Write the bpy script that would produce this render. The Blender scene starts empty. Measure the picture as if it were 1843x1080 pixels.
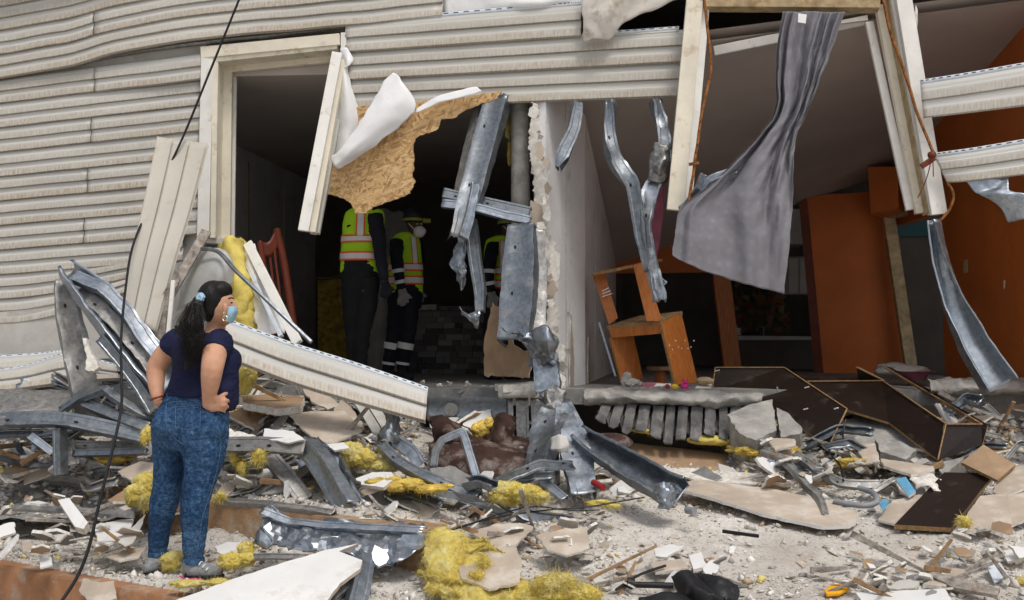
import bpy, bmesh, math, random
import numpy as np
from mathutils import Vector, Matrix, noise, geometry
random.seed(11)
rnd = random.Random(5)
SC = bpy.context.scene
COL = SC.collection

# ---------------------------------------------------------------- camera, sky, sun, exposure
F = 1962.0            # focal length in photo pixels (photo is 1843 wide)
EYE = 1.30            # eye height above the lower tread
HORIZON = 610.0
cam_data = bpy.data.cameras.new('camera')
cam_data.sensor_width = 36.0
cam_data.lens = F / 1843.0 * 36.0
cam_data.shift_y = (HORIZON - 540.0) / 1843.0
cam_data.clip_start = 0.05
cam_data.clip_end = 600.0
cam = bpy.data.objects.new('camera', cam_data)
COL.objects.link(cam)
cam.location = (0, 0, EYE)
cam.rotation_euler = (math.radians(90), 0, 0)
SC.camera = cam

SUN_EL, SUN_AZ = math.radians(62), math.radians(152)   # azimuth clockwise from +Y
world = bpy.data.worlds.new('World')
SC.world = world
world.use_nodes = True
wn, wl = world.node_tree.nodes, world.node_tree.links
sky = wn.new('ShaderNodeTexSky')
sky.sky_type = 'NISHITA'
sky.sun_disc = False
sky.sun_elevation = SUN_EL
sky.sun_rotation = SUN_AZ
sky.air_density = 1.0
sky.dust_density = 4.0
sky.ozone_density = 1.0
hsv = wn.new('ShaderNodeHueSaturation')
hsv.inputs['Saturation'].default_value = 0.42
wl.new(sky.outputs[0], hsv.inputs['Color'])
bg = wn['Background']
bg.inputs['Strength'].default_value = 0.15
wl.new(hsv.outputs[0], bg.inputs['Color'])
sun_data = bpy.data.lights.new('sun', 'SUN')
sun_data.energy = 1.5
sun_data.angle = math.radians(12)
sun_data.color = (1.0, 0.955, 0.89)
sun = bpy.data.objects.new('sun', sun_data)
COL.objects.link(sun)
sdir = Vector((math.sin(SUN_AZ) * math.cos(SUN_EL), math.cos(SUN_AZ) * math.cos(SUN_EL), math.sin(SUN_EL)))
sun.rotation_euler = sdir.to_track_quat('Z', 'Y').to_euler()
SC.view_settings.view_transform = 'Standard'
SC.view_settings.look = 'None'
SC.view_settings.gamma = 1.0
SC.view_settings.exposure = -0.12
SC.cycles.use_denoising = True
SC.cycles.max_bounces = 8
SC.cycles.diffuse_bounces = 7

# ---------------------------------------------------------------- materials
MATS = {}
def lin(r, g, b):
    f = lambda c: (c / 255 / 12.92) if c / 255 <= 0.04045 else ((c / 255 + 0.055) / 1.055) ** 2.4
    return (f(r), f(g), f(b), 1)

class NT:
    def __init__(s, name, rough=0.7, metal=0.0, spec=0.3):
        m = bpy.data.materials.new(name); m.use_nodes = True
        s.m = m; s.n = m.node_tree.nodes; s.l = m.node_tree.links
        s.b = s.n['Principled BSDF']
        s.b.inputs['Roughness'].default_value = rough
        s.b.inputs['Metallic'].default_value = metal
        s.b.inputs['Specular IOR Level'].default_value = spec
        s.co = None
        MATS[name] = m
    def coord(s, kind='Object', scale=(1, 1, 1), rot=(0, 0, 0)):
        t = s.n.new('ShaderNodeTexCoord'); mp = s.n.new('ShaderNodeMapping')
        mp.inputs['Scale'].default_value = scale
        mp.inputs['Rotation'].default_value = rot
        s.l.new(t.outputs[kind], mp.inputs['Vector'])
        return mp.outputs[0]
    def noise(s, scale, detail=4, rough=0.55, co=None, dist=0.0):
        t = s.n.new('ShaderNodeTexNoise')
        t.inputs['Scale'].default_value = scale; t.inputs['Detail'].default_value = detail
        t.inputs['Roughness'].default_value = rough; t.inputs['Distortion'].default_value = dist
        s.l.new(co if co is not None else s.coord(), t.inputs['Vector'])
        return t.outputs['Fac']
    def voro(s, scale, co=None, out='Color', rnd_=1.0):
        t = s.n.new('ShaderNodeTexVoronoi'); t.inputs['Scale'].default_value = scale
        t.inputs['Randomness'].default_value = rnd_
        s.l.new(co if co is not None else s.coord(), t.inputs['Vector'])
        return t.outputs[out]
    def ramp(s, fac, stops):
        r = s.n.new('ShaderNodeValToRGB'); e = r.color_ramp.elements
        while len(e) < len(stops): e.new(0.5)
        for i, (p, c) in enumerate(stops):
            e[i].position = p
            e[i].color = c if len(c) == 4 else (*c, 1)
        s.l.new(fac, r.inputs[0]); return r.outputs[0]
    def rng(s, fac, a, b, c=0.0, d=1.0):
        r = s.n.new('ShaderNodeMapRange'); r.clamp = True
        for i, v in zip((1, 2, 3, 4), (a, b, c, d)): r.inputs[i].default_value = v
        s.l.new(fac, r.inputs[0]); return r.outputs[0]
    def math(s, op, a, b):
        r = s.n.new('ShaderNodeMath'); r.operation = op
        for i, v in enumerate((a, b)):
            if isinstance(v, (int, float)): r.inputs[i].default_value = v
            else: s.l.new(v, r.inputs[i])
        return r.outputs[0]
    def mix(s, fac, a, b, mode='MIX'):
        r = s.n.new('ShaderNodeMix'); r.data_type = 'RGBA'; r.blend_type = mode
        for i, v in ((0, fac), (6, a), (7, b)):
            if isinstance(v, (int, float)): r.inputs[i].default_value = v
            elif isinstance(v, tuple): r.inputs[i].default_value = v if len(v) == 4 else (*v, 1)
            else: s.l.new(v, r.inputs[i])
        return r.outputs[2]
    def color(s, c):
        if isinstance(c, tuple): s.b.inputs['Base Color'].default_value = c if len(c) == 4 else (*c, 1)
        else: s.l.new(c, s.b.inputs['Base Color'])
        return s
    def rough(s, v): s.l.new(v, s.b.inputs['Roughness']); return s
    def bump(s, h, strength=0.3, dist=0.01):
        b = s.n.new('ShaderNodeBump'); b.inputs['Strength'].default_value = strength
        b.inputs['Distance'].default_value = dist
        s.l.new(h, b.inputs['Height']); s.l.new(b.outputs[0], s.b.inputs['Normal']); return s
    def orand(s):
        t = s.n.new('ShaderNodeObjectInfo'); return t.outputs['Random']
    def attr(s, name, out='Color'):
        t = s.n.new('ShaderNodeAttribute'); t.attribute_name = name; return t.outputs[out]

def simple(name, col, rough=0.7, metal=0.0, var=0.18, scale=9, bump=0.15, spec=0.3, stain=None, bscale=None):
    t = NT(name, rough, metal, spec)
    n = t.noise(scale, 5)
    dark = tuple(c * (1 - var * 1.6) for c in col[:3]); lite = tuple(min(1, c * (1 + var)) for c in col[:3])
    c = t.ramp(n, [(0.3, dark), (0.7, lite)])
    if stain:
        n2 = t.noise(stain[1], 6, 0.7)
        c = t.mix(t.rng(n2, stain[2], stain[3]), c, stain[0])
    t.color(c)
    if bump: t.bump(t.noise(bscale or scale * 6, 4), bump, 0.008)
    return t

def make_materials():
    # vinyl siding: UV.x metres along, UV.y course position (0 top .. 1 bottom of each course)
    t = NT('siding', 0.42, 0, 0.35)
    uv = t.coord('UV')
    sx = t.n.new('ShaderNodeSeparateXYZ'); t.l.new(uv, sx.inputs[0])
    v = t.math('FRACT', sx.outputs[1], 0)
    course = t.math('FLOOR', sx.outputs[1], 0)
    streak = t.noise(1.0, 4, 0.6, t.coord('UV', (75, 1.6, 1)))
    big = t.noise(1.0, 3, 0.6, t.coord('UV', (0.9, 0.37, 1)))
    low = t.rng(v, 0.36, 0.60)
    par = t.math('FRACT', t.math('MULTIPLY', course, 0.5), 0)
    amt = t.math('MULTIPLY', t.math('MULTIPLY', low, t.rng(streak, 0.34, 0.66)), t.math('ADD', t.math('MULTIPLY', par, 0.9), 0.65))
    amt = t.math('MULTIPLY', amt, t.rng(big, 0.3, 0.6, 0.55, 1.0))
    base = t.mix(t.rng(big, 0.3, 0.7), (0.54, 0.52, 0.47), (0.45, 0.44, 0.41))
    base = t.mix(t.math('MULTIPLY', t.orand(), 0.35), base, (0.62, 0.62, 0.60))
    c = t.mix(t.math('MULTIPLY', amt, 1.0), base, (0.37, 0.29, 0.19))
    sp = t.noise(1.0, 3, 0.7, t.coord('UV', (30, 6, 1)))
    c = t.mix(t.rng(sp, 0.60, 0.78, 0, 0.45), c, (0.36, 0.30, 0.21))
    t.color(c); t.bump(streak, 0.06, 0.004)
    # clean pale vinyl of flanges
    simple('vinyl_blue', (0.60, 0.65, 0.70), 0.4, 0, 0.08, 12, 0.05, stain=((0.36, 0.33, 0.28), 14, 0.55, 0.75))
    simple('vinyl_back', (0.50, 0.50, 0.47), 0.5, 0, 0.12, 4, 0.05, stain=((0.34, 0.30, 0.24), 5, 0.5, 0.75))
    simple('trim_cream', (0.76, 0.70, 0.57), 0.5, 0, 0.08, 5, 0.1, stain=((0.42, 0.31, 0.17), 7, 0.56, 0.75))
    simple('trim_white', (0.78, 0.76, 0.71), 0.5, 0, 0.07, 6, 0.1, stain=((0.44, 0.37, 0.27), 9, 0.58, 0.76))
    simple('trim_tan', (0.46, 0.35, 0.20), 0.6, 0, 0.2, 12, 0.2, stain=((0.25, 0.15, 0.07), 9, 0.5, 0.7))
    simple('sheathing', (0.56, 0.54, 0.50), 0.75, 0, 0.12, 3, 0.15, stain=((0.38, 0.34, 0.29), 4, 0.5, 0.75))
    simple('wrap_white', (0.82, 0.82, 0.82), 0.55, 0, 0.06, 5, 0.18, bscale=60, stain=((0.50, 0.45, 0.38), 5, 0.6, 0.8))
    simple('wrap_dirty', (0.66, 0.62, 0.56), 0.6, 0, 0.1, 4, 0.2, bscale=30, stain=((0.33, 0.25, 0.17), 6, 0.5, 0.72))
    # galvanised steel
    def galv(name, a, b, r0, r1, dirt, metal=0.9):
        t = NT(name, 0.4, metal, 0.5)
        sp = t.voro(42, out='Color'); bw = t.n.new('ShaderNodeRGBToBW'); t.l.new(sp, bw.inputs[0])
        n = t.noise(7, 7, 0.72)
        c = t.mix(t.rng(bw.outputs[0], 0.2, 0.8), a, b)
        dm = t.rng(n, 0.52, 0.66, 0, dirt)
        c = t.mix(dm, c, (0.34, 0.315, 0.28))
        sc_ = t.noise(1, 5, 0.7, t.coord('Object', (6, 6, 60), (0.3, 0.5, 0)))
        c = t.mix(t.rng(sc_, 0.62, 0.72, 0, 0.35), c, (0.6, 0.6, 0.6))
        rs = t.noise(11, 6, 0.75)
        c = t.mix(t.rng(rs, 0.64, 0.70, 0, 0.75), c, (0.17, 0.09, 0.05))
        t.color(c)
        t.rough(t.rng(t.noise(40, 3), 0.3, 0.7, r0, r1))
        t.l.new(t.rng(dm, 0.0, 0.6, metal, 0.3), t.b.inputs['Metallic'])
        t.bump(t.noise(70, 4, 0.6), 0.08, 0.003)
    galv('galvanised', (0.19, 0.21, 0.23), (0.25, 0.275, 0.30), 0.34, 0.55, 0.45)
    galv('galvanised_bright', (0.29, 0.325, 0.365), (0.38, 0.415, 0.46), 0.26, 0.48, 0.4)
    galv('galvanised_dusty', (0.24, 0.235, 0.225), (0.33, 0.325, 0.315), 0.35, 0.65, 0.9, 0.7)
    # OSB
    t = NT('osb', 0.8)
    cols = []
    c = None
    for i, a in enumerate((0.2, 1.1, 2.0, 2.8)):
        co = t.coord('Object', (1 / 7, 1 / 7, 1 / 34), (0, a, 0)); co.node.vector_type = 'TEXTURE'
        vv = t.voro(1.6, co, 'Color'); bw = t.n.new('ShaderNodeRGBToBW'); t.l.new(vv, bw.inputs[0])
        k = t.ramp(bw.outputs[0], [(0.15, (0.36, 0.20, 0.08)), (0.45, (0.58, 0.36, 0.16)), (0.8, (0.72, 0.50, 0.26))])
        if c is None: c = k
        else: c = t.mix(t.rng(t.noise(9 + 3 * i, 2), 0.47, 0.53), c, k)
    c = t.mix(t.rng(t.noise(60, 3), 0.6, 0.72, 0, 0.5), c, (0.26, 0.13, 0.05))
    t.color(c); t.bump(t.noise(48, 4, 0.6, t.coord('Object', (1, 1, 3))), 0.6, 0.01)
    simple('osb_edge', (0.60, 0.38, 0.18), 0.9, 0, 0.35, 60, 0.6)
    simple('drywall_face', (0.72, 0.71, 0.69), 0.85, 0, 0.07, 3, 0.1, stain=((0.48, 0.42, 0.35), 5, 0.55, 0.8))
    simple('drywall_paper', (0.47, 0.39, 0.31), 0.9, 0, 0.12, 5, 0.12, stain=((0.62, 0.58, 0.52), 6, 0.5, 0.75))
    simple('drywall_core', (0.74, 0.71, 0.65), 0.95, 0, 0.15, 30, 0.5, stain=((0.50, 0.42, 0.32), 12, 0.5, 0.7))
    simple('kraft', (0.36, 0.24, 0.145), 0.85, 0, 0.15, 6, 0.1, stain=((0.48, 0.40, 0.30), 7, 0.55, 0.75))
    simple('wall_white', (0.80, 0.80, 0.80), 0.8, 0, 0.08, 1.6, 0.06, stain=((0.40, 0.36, 0.31), 3, 0.55, 0.8))
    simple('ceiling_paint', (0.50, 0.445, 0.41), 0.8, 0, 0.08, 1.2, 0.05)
    simple('orange_paint', (0.56, 0.145, 0.028), 0.55, 0, 0.14, 1.4, 0.05, stain=((0.42, 0.125, 0.03), 2.5, 0.5, 0.8))
    simple('teal_paint', (0.05, 0.15, 0.18), 0.6, 0, 0.1, 2, 0.05)
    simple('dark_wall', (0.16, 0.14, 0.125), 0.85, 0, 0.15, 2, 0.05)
    simple('concrete', (0.34, 0.325, 0.30), 0.9, 0, 0.25, 7, 0.9, bscale=38, stain=((0.48, 0.45, 0.41), 5, 0.5, 0.7))
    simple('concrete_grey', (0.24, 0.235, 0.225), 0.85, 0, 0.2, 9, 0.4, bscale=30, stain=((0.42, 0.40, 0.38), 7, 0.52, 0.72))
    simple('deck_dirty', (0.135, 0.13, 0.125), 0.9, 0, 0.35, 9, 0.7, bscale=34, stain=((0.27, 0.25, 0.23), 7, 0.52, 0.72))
    simple('step_paint', (0.36, 0.175, 0.085), 0.75, 0, 0.22, 4, 0.35, bscale=50, stain=((0.45, 0.38, 0.30), 5, 0.52, 0.72))
    simple('step_brown', (0.33, 0.20, 0.105), 0.85, 0, 0.25, 5, 0.5, bscale=70, stain=((0.46, 0.40, 0.32), 4, 0.5, 0.72))
    simple('earth', (0.24, 0.135, 0.065), 0.95, 0, 0.5, 40, 1.0, bscale=90)
    # rubble bed
    t = NT('ground_dust', 0.95)
    n = t.noise(2.2, 6, 0.65); n2 = t.noise(34, 5, 0.7)
    c = t.ramp(n, [(0.3, (0.50, 0.45, 0.39)), (0.5, (0.66, 0.62, 0.565)), (0.7, (0.76, 0.73, 0.69))])
    c = t.mix(t.rng(n2, 0.5, 0.68, 0, 0.75), c, (0.34, 0.28, 0.215))
    c = t.mix(t.rng(t.noise(0.9, 4), 0.55, 0.7, 0, 0.5), c, (0.36, 0.31, 0.26))
    t.color(c); t.bump(t.noise(60, 6, 0.7), 0.8, 0.015)
    t = NT('crumbs', 0.95); t.color(t.attr('Col')); t.bump(t.noise(90, 2), 0.4, 0.004)
    t = NT('chunk_mix', 0.95)
    c = t.ramp(t.orand(), [(0.0, (0.70, 0.67, 0.62)), (0.35, (0.56, 0.53, 0.49)), (0.6, (0.44, 0.41, 0.38)), (0.8, (0.48, 0.39, 0.29)), (1.0, (0.64, 0.58, 0.48))])
    c = t.mix(t.rng(t.noise(22, 5), 0.5, 0.75, 0, 0.7), c, (0.40, 0.34, 0.27)); t.color(c); t.bump(t.noise(50, 4), 0.6, 0.01)
    # wood, fabric
    t = NT('dark_laminate', 0.42, 0, 0.3); w = t.noise(2, 4, 0.6, t.coord('Object', (2, 2, 30)))
    c = t.mix(w, (0.011, 0.007, 0.005), (0.022, 0.013, 0.010))
    c = t.mix(t.rng(t.noise(6, 6, 0.7), 0.55, 0.8, 0, 0.3), c, (0.25, 0.22, 0.19)); t.color(c)
    simple('chip_edge', (0.33, 0.20, 0.09), 0.85, 0, 0.25, 40, 0.4)
    t = NT('orange_laminate', 0.45, 0, 0.35); w = t.noise(3, 4, 0.6, t.coord('Object', (18, 18, 2)))
    t.color(t.ramp(w, [(0.3, (0.36, 0.105, 0.022)), (0.7, (0.52, 0.185, 0.045))]))
    simple('wood_raw', (0.33, 0.205, 0.105), 0.8, 0, 0.3, 14, 0.3)
    simple('wood_red', (0.16, 0.035, 0.018), 0.45, 0, 0.2, 8, 0.1)
    simple('wood_grey', (0.36, 0.32, 0.28), 0.9, 0, 0.4, 18, 0.7, stain=((0.20, 0.15, 0.11), 8, 0.5, 0.65))
    simple('leather', (0.055, 0.025, 0.018), 0.75, 0, 0.35, 6, 0.6, bscale=16, stain=((0.30, 0.26, 0.23), 7, 0.5, 0.72))
    t = NT('insulation', 0.95, 0, 0.1)
    n = t.noise(9, 6, 0.7); c = t.ramp(n, [(0.25, (0.80, 0.55, 0.10)), (0.45, (0.95, 0.77, 0.20)), (0.7, (0.97, 0.88, 0.48))])
    t.color(c); t.bump(t.noise(60, 5, 0.75, t.coord('Object', (1, 1, 1)), 1.5), 0.9, 0.02)
    tr = t.n.new('ShaderNodeBsdfTranslucent'); t.l.new(c, tr.inputs[0]); mx = t.n.new('ShaderNodeMixShader'); mx.inputs[0].default_value = 0.12
    t.l.new(t.b.outputs[0], mx.inputs[1]); t.l.new(tr.outputs[0], mx.inputs[2]); t.l.new(mx.outputs[0], t.n['Material Output'].inputs[0])
    simple('lamp_yellow', (0.30, 0.32, 0.05), 0.5, 0, 0.1, 8, 0.05)
    simple('vinyl_cream', (0.50, 0.47, 0.405), 0.45, 0, 0.06, 3, 0.05, stain=((0.40, 0.34, 0.26), 6, 0.55, 0.78))
    simple('insulation_old', (0.66, 0.47, 0.10), 0.95, 0, 0.35, 14, 0.8, bscale=60)
    simple('insulation_face', (0.66, 0.53, 0.13), 0.75, 0, 0.25, 7, 0.35, bscale=25, stain=((0.32, 0.19, 0.05), 6, 0.55, 0.75))
    # curtain: grey satin with woven spots
    t = NT('curtain_fabric', 0.85, 0, 0.12)
    uv = t.coord('UV', (13, 13, 1)); d = t.voro(1.0, uv, 'Distance', 0.25)
    spot = t.rng(d, 0.22, 0.30, 1, 0)
    c = t.mix(t.math('MULTIPLY', spot, 0.20), (0.205, 0.20, 0.22), (0.29, 0.285, 0.31)); t.color(c)
    t.rough(t.rng(spot, 0, 1, 0.9, 0.6)); t.bump(t.noise(1.0, 6, 0.6, t.coord('UV', (9, 4, 1)), 1.0), 0.22, 0.02)
    simple('rust', (0.30, 0.115, 0.03), 0.85, 0, 0.5, 40, 0.5)
    simple('black_rubber', (0.012, 0.012, 0.013), 0.5, 0, 0.2, 20, 0.1)
    simple('black_plastic', (0.02, 0.02, 0.022), 0.4, 0, 0.3, 12, 0.2, stain=((0.34, 0.33, 0.32), 10, 0.6, 0.8))
    simple('pvc_grey', (0.25, 0.26, 0.275), 0.5, 0, 0.15, 10, 0.1)
    simple('white_plastic', (0.75, 0.75, 0.74), 0.4, 0, 0.05, 8, 0.05)
    simple('pink', (0.62, 0.03, 0.20), 0.5, 0, 0.1, 8, 0.05)
    simple('yellow_toy', (0.75, 0.50, 0.03), 0.5, 0, 0.1, 8, 0.05)
    simple('red_toy', (0.28, 0.02, 0.02), 0.5, 0, 0.1, 8, 0.05)
    simple('amber', (0.85, 0.40, 0.01), 0.6, 0, 0.1, 8, 0.1)
    simple('blue_scrap', (0.12, 0.34, 0.52), 0.6, 0, 0.2, 8, 0.1)
    simple('pink_cloth', (0.35, 0.10, 0.15), 0.8, 0, 0.2, 8, 0.1)
    simple('stone_strip', (0.13, 0.125, 0.125), 0.8, 0, 0.4, 12, 0.4)
    simple('sheet_cloth', (0.36, 0.345, 0.32), 0.85, 0, 0.15, 3, 0.15)
    t = NT('floral', 0.6); vv = t.voro(14, out='Color')
    bw = t.n.new('ShaderNodeRGBToBW'); t.l.new(vv, bw.inputs[0])
    t.color(t.ramp(bw.outputs[0], [(0.2, (0.012, 0.014, 0.006)), (0.5, (0.03, 0.036, 0.01)), (0.66, (0.16, 0.07, 0.012)), (0.78, (0.12, 0.015, 0.012)), (0.92, (0.2, 0.17, 0.08))]))
    # stone bar strips vary per object
    t = NT('stone_vary', 0.85); c = t.ramp(t.orand(), [(0.0, (0.06, 0.055, 0.055)), (0.5, (0.15, 0.14, 0.135)), (1.0, (0.27, 0.255, 0.24))]); t.color(c); t.bump(t.noise(30, 4), 0.5, 0.01)
    # people
    t = NT('skin', 0.55, 0, 0.3); n = t.noise(16, 7, 0.7); t.bump(t.noise(160, 3), 0.15, 0.003)
    t.color(t.ramp(n, [(0.3, (0.50, 0.255, 0.155)), (0.7, (0.62, 0.345, 0.225))]))
    t.b.inputs['Subsurface Weight'].default_value = 0.12
    t.b.inputs['Subsurface Radius'].default_value = (0.02, 0.008, 0.004)
    simple('skin_dark', (0.11, 0.055, 0.033), 0.5, 0, 0.1, 14, 0.05)
    t = NT('hair', 0.42, 0, 0.25); n = t.noise(1, 4, 0.6, t.coord('Object', (120, 120, 6)))
    t.color(t.ramp(n, [(0.3, (0.004, 0.0035, 0.0035)), (0.7, (0.012, 0.010, 0.009))])); t.bump(n, 0.7, 0.006)
    t = NT('navy_cotton', 0.8, 0, 0.15); n = t.noise(5, 4)
    t.color(t.ramp(n, [(0.3, (0.010, 0.012, 0.036)), (0.7, (0.017, 0.020, 0.058))]))
    t.bump(t.noise(7, 5, 0.6, t.coord('Object', (1, 1, 2.4)), 1.0), 0.55, 0.03)
    t = NT('denim', 0.85, 0, 0.15); n = t.noise(44, 7, 0.8); n2 = t.noise(3.2, 3)
    f = t.math('ADD', t.math('MULTIPLY', n, 0.75), t.math('MULTIPLY', n2, 0.32))
    t.color(t.ramp(f, [(0.39, (0.008, 0.020, 0.054)), (0.52, (0.022, 0.060, 0.135)), (0.63, (0.068, 0.138, 0.245)), (0.77, (0.22, 0.32, 0.43))]))
    t.bump(t.noise(8, 5, 0.6, t.coord('Object', (1, 1, 3.2)), 1.2), 0.55, 0.03)
    simple('denim_seam', (0.10, 0.17, 0.27), 0.85, 0, 0.3, 60, 0.3)
    simple('denim_dark', (0.015, 0.05, 0.13), 0.85, 0, 0.4, 30, 0.3)
    simple('mask_blue', (0.30, 0.50, 0.62), 0.8, 0, 0.1, 14, 0.15)
    simple('tie_blue', (0.40, 0.60, 0.78), 0.7, 0, 0.2, 30, 0.3)
    simple('gold', (0.8, 0.55, 0.25), 0.3, 1.0, 0.05, 20, 0)
    simple('shoe_grey', (0.26, 0.27, 0.28), 0.85, 0, 0.2, 40, 0.4)
    simple('sole_dark', (0.02, 0.02, 0.022), 0.7, 0, 0.2, 20, 0.1)
    simple('lace_white', (0.7, 0.7, 0.7), 0.8, 0, 0.1, 20, 0.1)
    simple('hi_vis', (0.42, 0.72, 0.02), 0.75, 0, 0.08, 6, 0.3, bscale=14)
    simple('hi_vis_red', (0.85, 0.09, 0.02), 0.7, 0, 0.05, 6, 0)
    simple('reflective', (0.68, 0.68, 0.67), 0.45, 0, 0.06, 10, 0.1)
    simple('uniform_navy', (0.010, 0.011, 0.018), 0.85, 0, 0.3, 6, 0.4, bscale=9)
    simple('trouser_black', (0.009, 0.009, 0.010), 0.85, 0, 0.3, 6, 0.4, bscale=9)
    simple('glove', (0.26, 0.25, 0.235), 0.85, 0, 0.15, 20, 0.3)
    simple('mask_white', (0.78, 0.78, 0.76), 0.8, 0, 0.04, 14, 0.1)
make_materials()

# ---------------------------------------------------------------- geometry helpers
def V(px, py, d):
    """a point seen at photo pixel (px, py) and standing d metres in front of the camera plane"""
    return Vector(((px - 921.5) * d / F, d, EYE + (HORIZON - py) * d / F))
MSL = 0.12
def m(px, d): return px * d / F          # photo pixels to metres at distance d
def dfac(px): return 8.6 / (1 + MSL * (px - 921.5) / F)
def PF(px, py, off=0.0): return V(px, py, dfac(px) - off)
VS = lambda L: [V(*p) for p in L]

def tag(o, label, cat, group=None, kind=None):
    if label: o['label'] = label
    if cat: o['category'] = cat
    if group: o['group'] = group
    if kind: o['kind'] = kind
    return o

def empty(name, loc=(0, 0, 0), label=None, cat=None, group=None, kind=None, parent=None):
    o = bpy.data.objects.new(name, None); COL.objects.link(o); o.location = loc
    o.empty_display_size = 0.1
    if parent: setpar(o, parent)
    return tag(o, label, cat, group, kind)

def wloc(o):
    v = Vector(o.location)
    while o.parent: o = o.parent; v += o.location
    return v

def setpar(o, parent):
    o.parent = parent
    o.location = o.location - wloc(parent)

def obj(name, verts, faces, mat, parent=None, smooth=None, uvs=None, solid=0.0, mats=None, fmat=None):
    """one mesh object; origin at its centre of bounds; smooth = sharp-edge angle in degrees"""
    me = bpy.data.meshes.new(name)
    vs = [Vector(v) for v in verts]
    lo = Vector((min(v[i] for v in vs) for i in range(3))); hi = Vector((max(v[i] for v in vs) for i in range(3)))
    c = (lo + hi) / 2; c.z = lo.z
    me.from_pydata([v - c for v in vs], [], faces)
    for m in (mats or [mat]): me.materials.append(MATS[m])
    if fmat: me.polygons.foreach_set('material_index', fmat)
    if uvs:
        ul = me.uv_layers.new(name='UVMap')
        for lp in me.loops: ul.data[lp.index].uv = uvs[lp.vertex_index]
    if smooth is not None:
        me.polygons.foreach_set('use_smooth', [True] * len(me.polygons))
        if smooth < 180: me.set_sharp_from_angle(angle=math.radians(smooth))
    me.update()
    o = bpy.data.objects.new(name, me); COL.objects.link(o); o.location = c
    if solid:
        s = o.modifiers.new('thickness', 'SOLIDIFY'); s.thickness = abs(solid); s.offset = 0 if solid > 0 else -1
    if parent: setpar(o, parent)
    return o

def cr(P, n, lin_=False):
    """resample a polyline to n points, Catmull-Rom or linear"""
    m = len(P)
    out = []
    for i in range(n):
        t = i / (n - 1) * (m - 1); k = min(int(t), m - 2); u = t - k
        if lin_ or m == 2: out.append(P[k] * (1 - u) + P[k + 1] * u); continue
        p0 = P[max(k - 1, 0)]; p1 = P[k]; p2 = P[k + 1]; p3 = P[min(k + 2, m - 1)]
        out.append(0.5 * ((2 * p1) + (p2 - p0) * u + (2 * p0 - 5 * p1 + 4 * p2 - p3) * u * u + (3 * p1 - p0 - 3 * p2 + p3) * u ** 3))
    return out

def nz(p, s, seed=0.0):
    return noise.noise_vector(Vector((p[0] * s + seed, p[1] * s - seed * 1.7, p[2] * s + seed * 0.6)))

def crease(p, s, seed=0.0):
    n = nz(p, s, seed); return Vector((1 - 3.2 * abs(n.x), 1 - 3.2 * abs(n.y), 1 - 3.2 * abs(n.z)))

def loft(name, rows, mat, parent=None, nu=16, nv=12, thick=0.003, amp=0.0, sc=4.0, smooth=180, lin_=False, jag=0.0, seed=0.0, linv=False, fib=0):
    """a surface through rows of points; rows run along v, points along u"""
    R = [cr([Vector(p) for p in r], nu, lin_) for r in rows]
    cols = [cr([R[j][i] for j in range(len(R))], nv, linv or lin_) for i in range(nu)]
    vs, uvs = [], []
    lu = sum((R[0][i + 1] - R[0][i]).length for i in range(nu - 1)); lv = sum((cols[0][j + 1] - cols[0][j]).length for j in range(nv - 1))
    for j in range(nv):
        for i in range(nu):
            p = cols[i][j].copy()
            if amp:
                if mat.startswith('galv') or mat.startswith('wrap') or mat == 'leather': p += crease(p, sc * 0.8, seed) * amp * 0.55 + crease(p, sc * 2.3, seed + 3) * amp * 0.28
                else: p += nz(p, sc, seed) * amp + nz(p, sc * 2.7, seed + 3) * amp * 0.4
            if jag and (i in (0, nu - 1) or j in (0, nv - 1)): p += nz(p, 23, seed + 9) * jag
            vs.append(p); uvs.append((i / (nu - 1) * lu, j / (nv - 1) * lv))
    fs = [(j * nu + i, j * nu + i + 1, (j + 1) * nu + i + 1, (j + 1) * nu + i) for j in range(nv - 1) for i in range(nu - 1)]
    o = obj(name, vs, fs, mat, parent, smooth, uvs, thick)
    if fib:
        R = random.Random(7); fv, ff = [], []
        for _ in range(fib):
            v = R.choice(vs) + Vector((R.gauss(0, 1), R.gauss(0, 1), R.gauss(0, 1))) * 0.006; d = Vector((R.gauss(0, 1), R.gauss(-.5, 1), R.gauss(0.1, 1))).normalized(); L = R.uniform(.012, .045)
            wd = Vector((R.gauss(0, 1), R.gauss(0, 1), R.gauss(0, 1))).cross(d).normalized() * R.uniform(.0004, .0012); e = v + d * L + Vector((R.gauss(0, 1), R.gauss(0, 1), R.gauss(-.5, 1))) * L * .4
            q = len(fv); m_ = v.lerp(e, .5) + Vector((R.gauss(0, 1), R.gauss(0, 1), R.gauss(0, 1))) * L * .2
            fv += [v - wd, v + wd, m_ - wd, m_ + wd, e]; ff += [(q, q + 1, q + 3, q + 2), (q + 2, q + 3, q + 4)]
        f = obj('loose_fibre', fv, ff, mat, None, 180); f['kind'] = 'stuff'; setpar(f, o)
    return o

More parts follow.
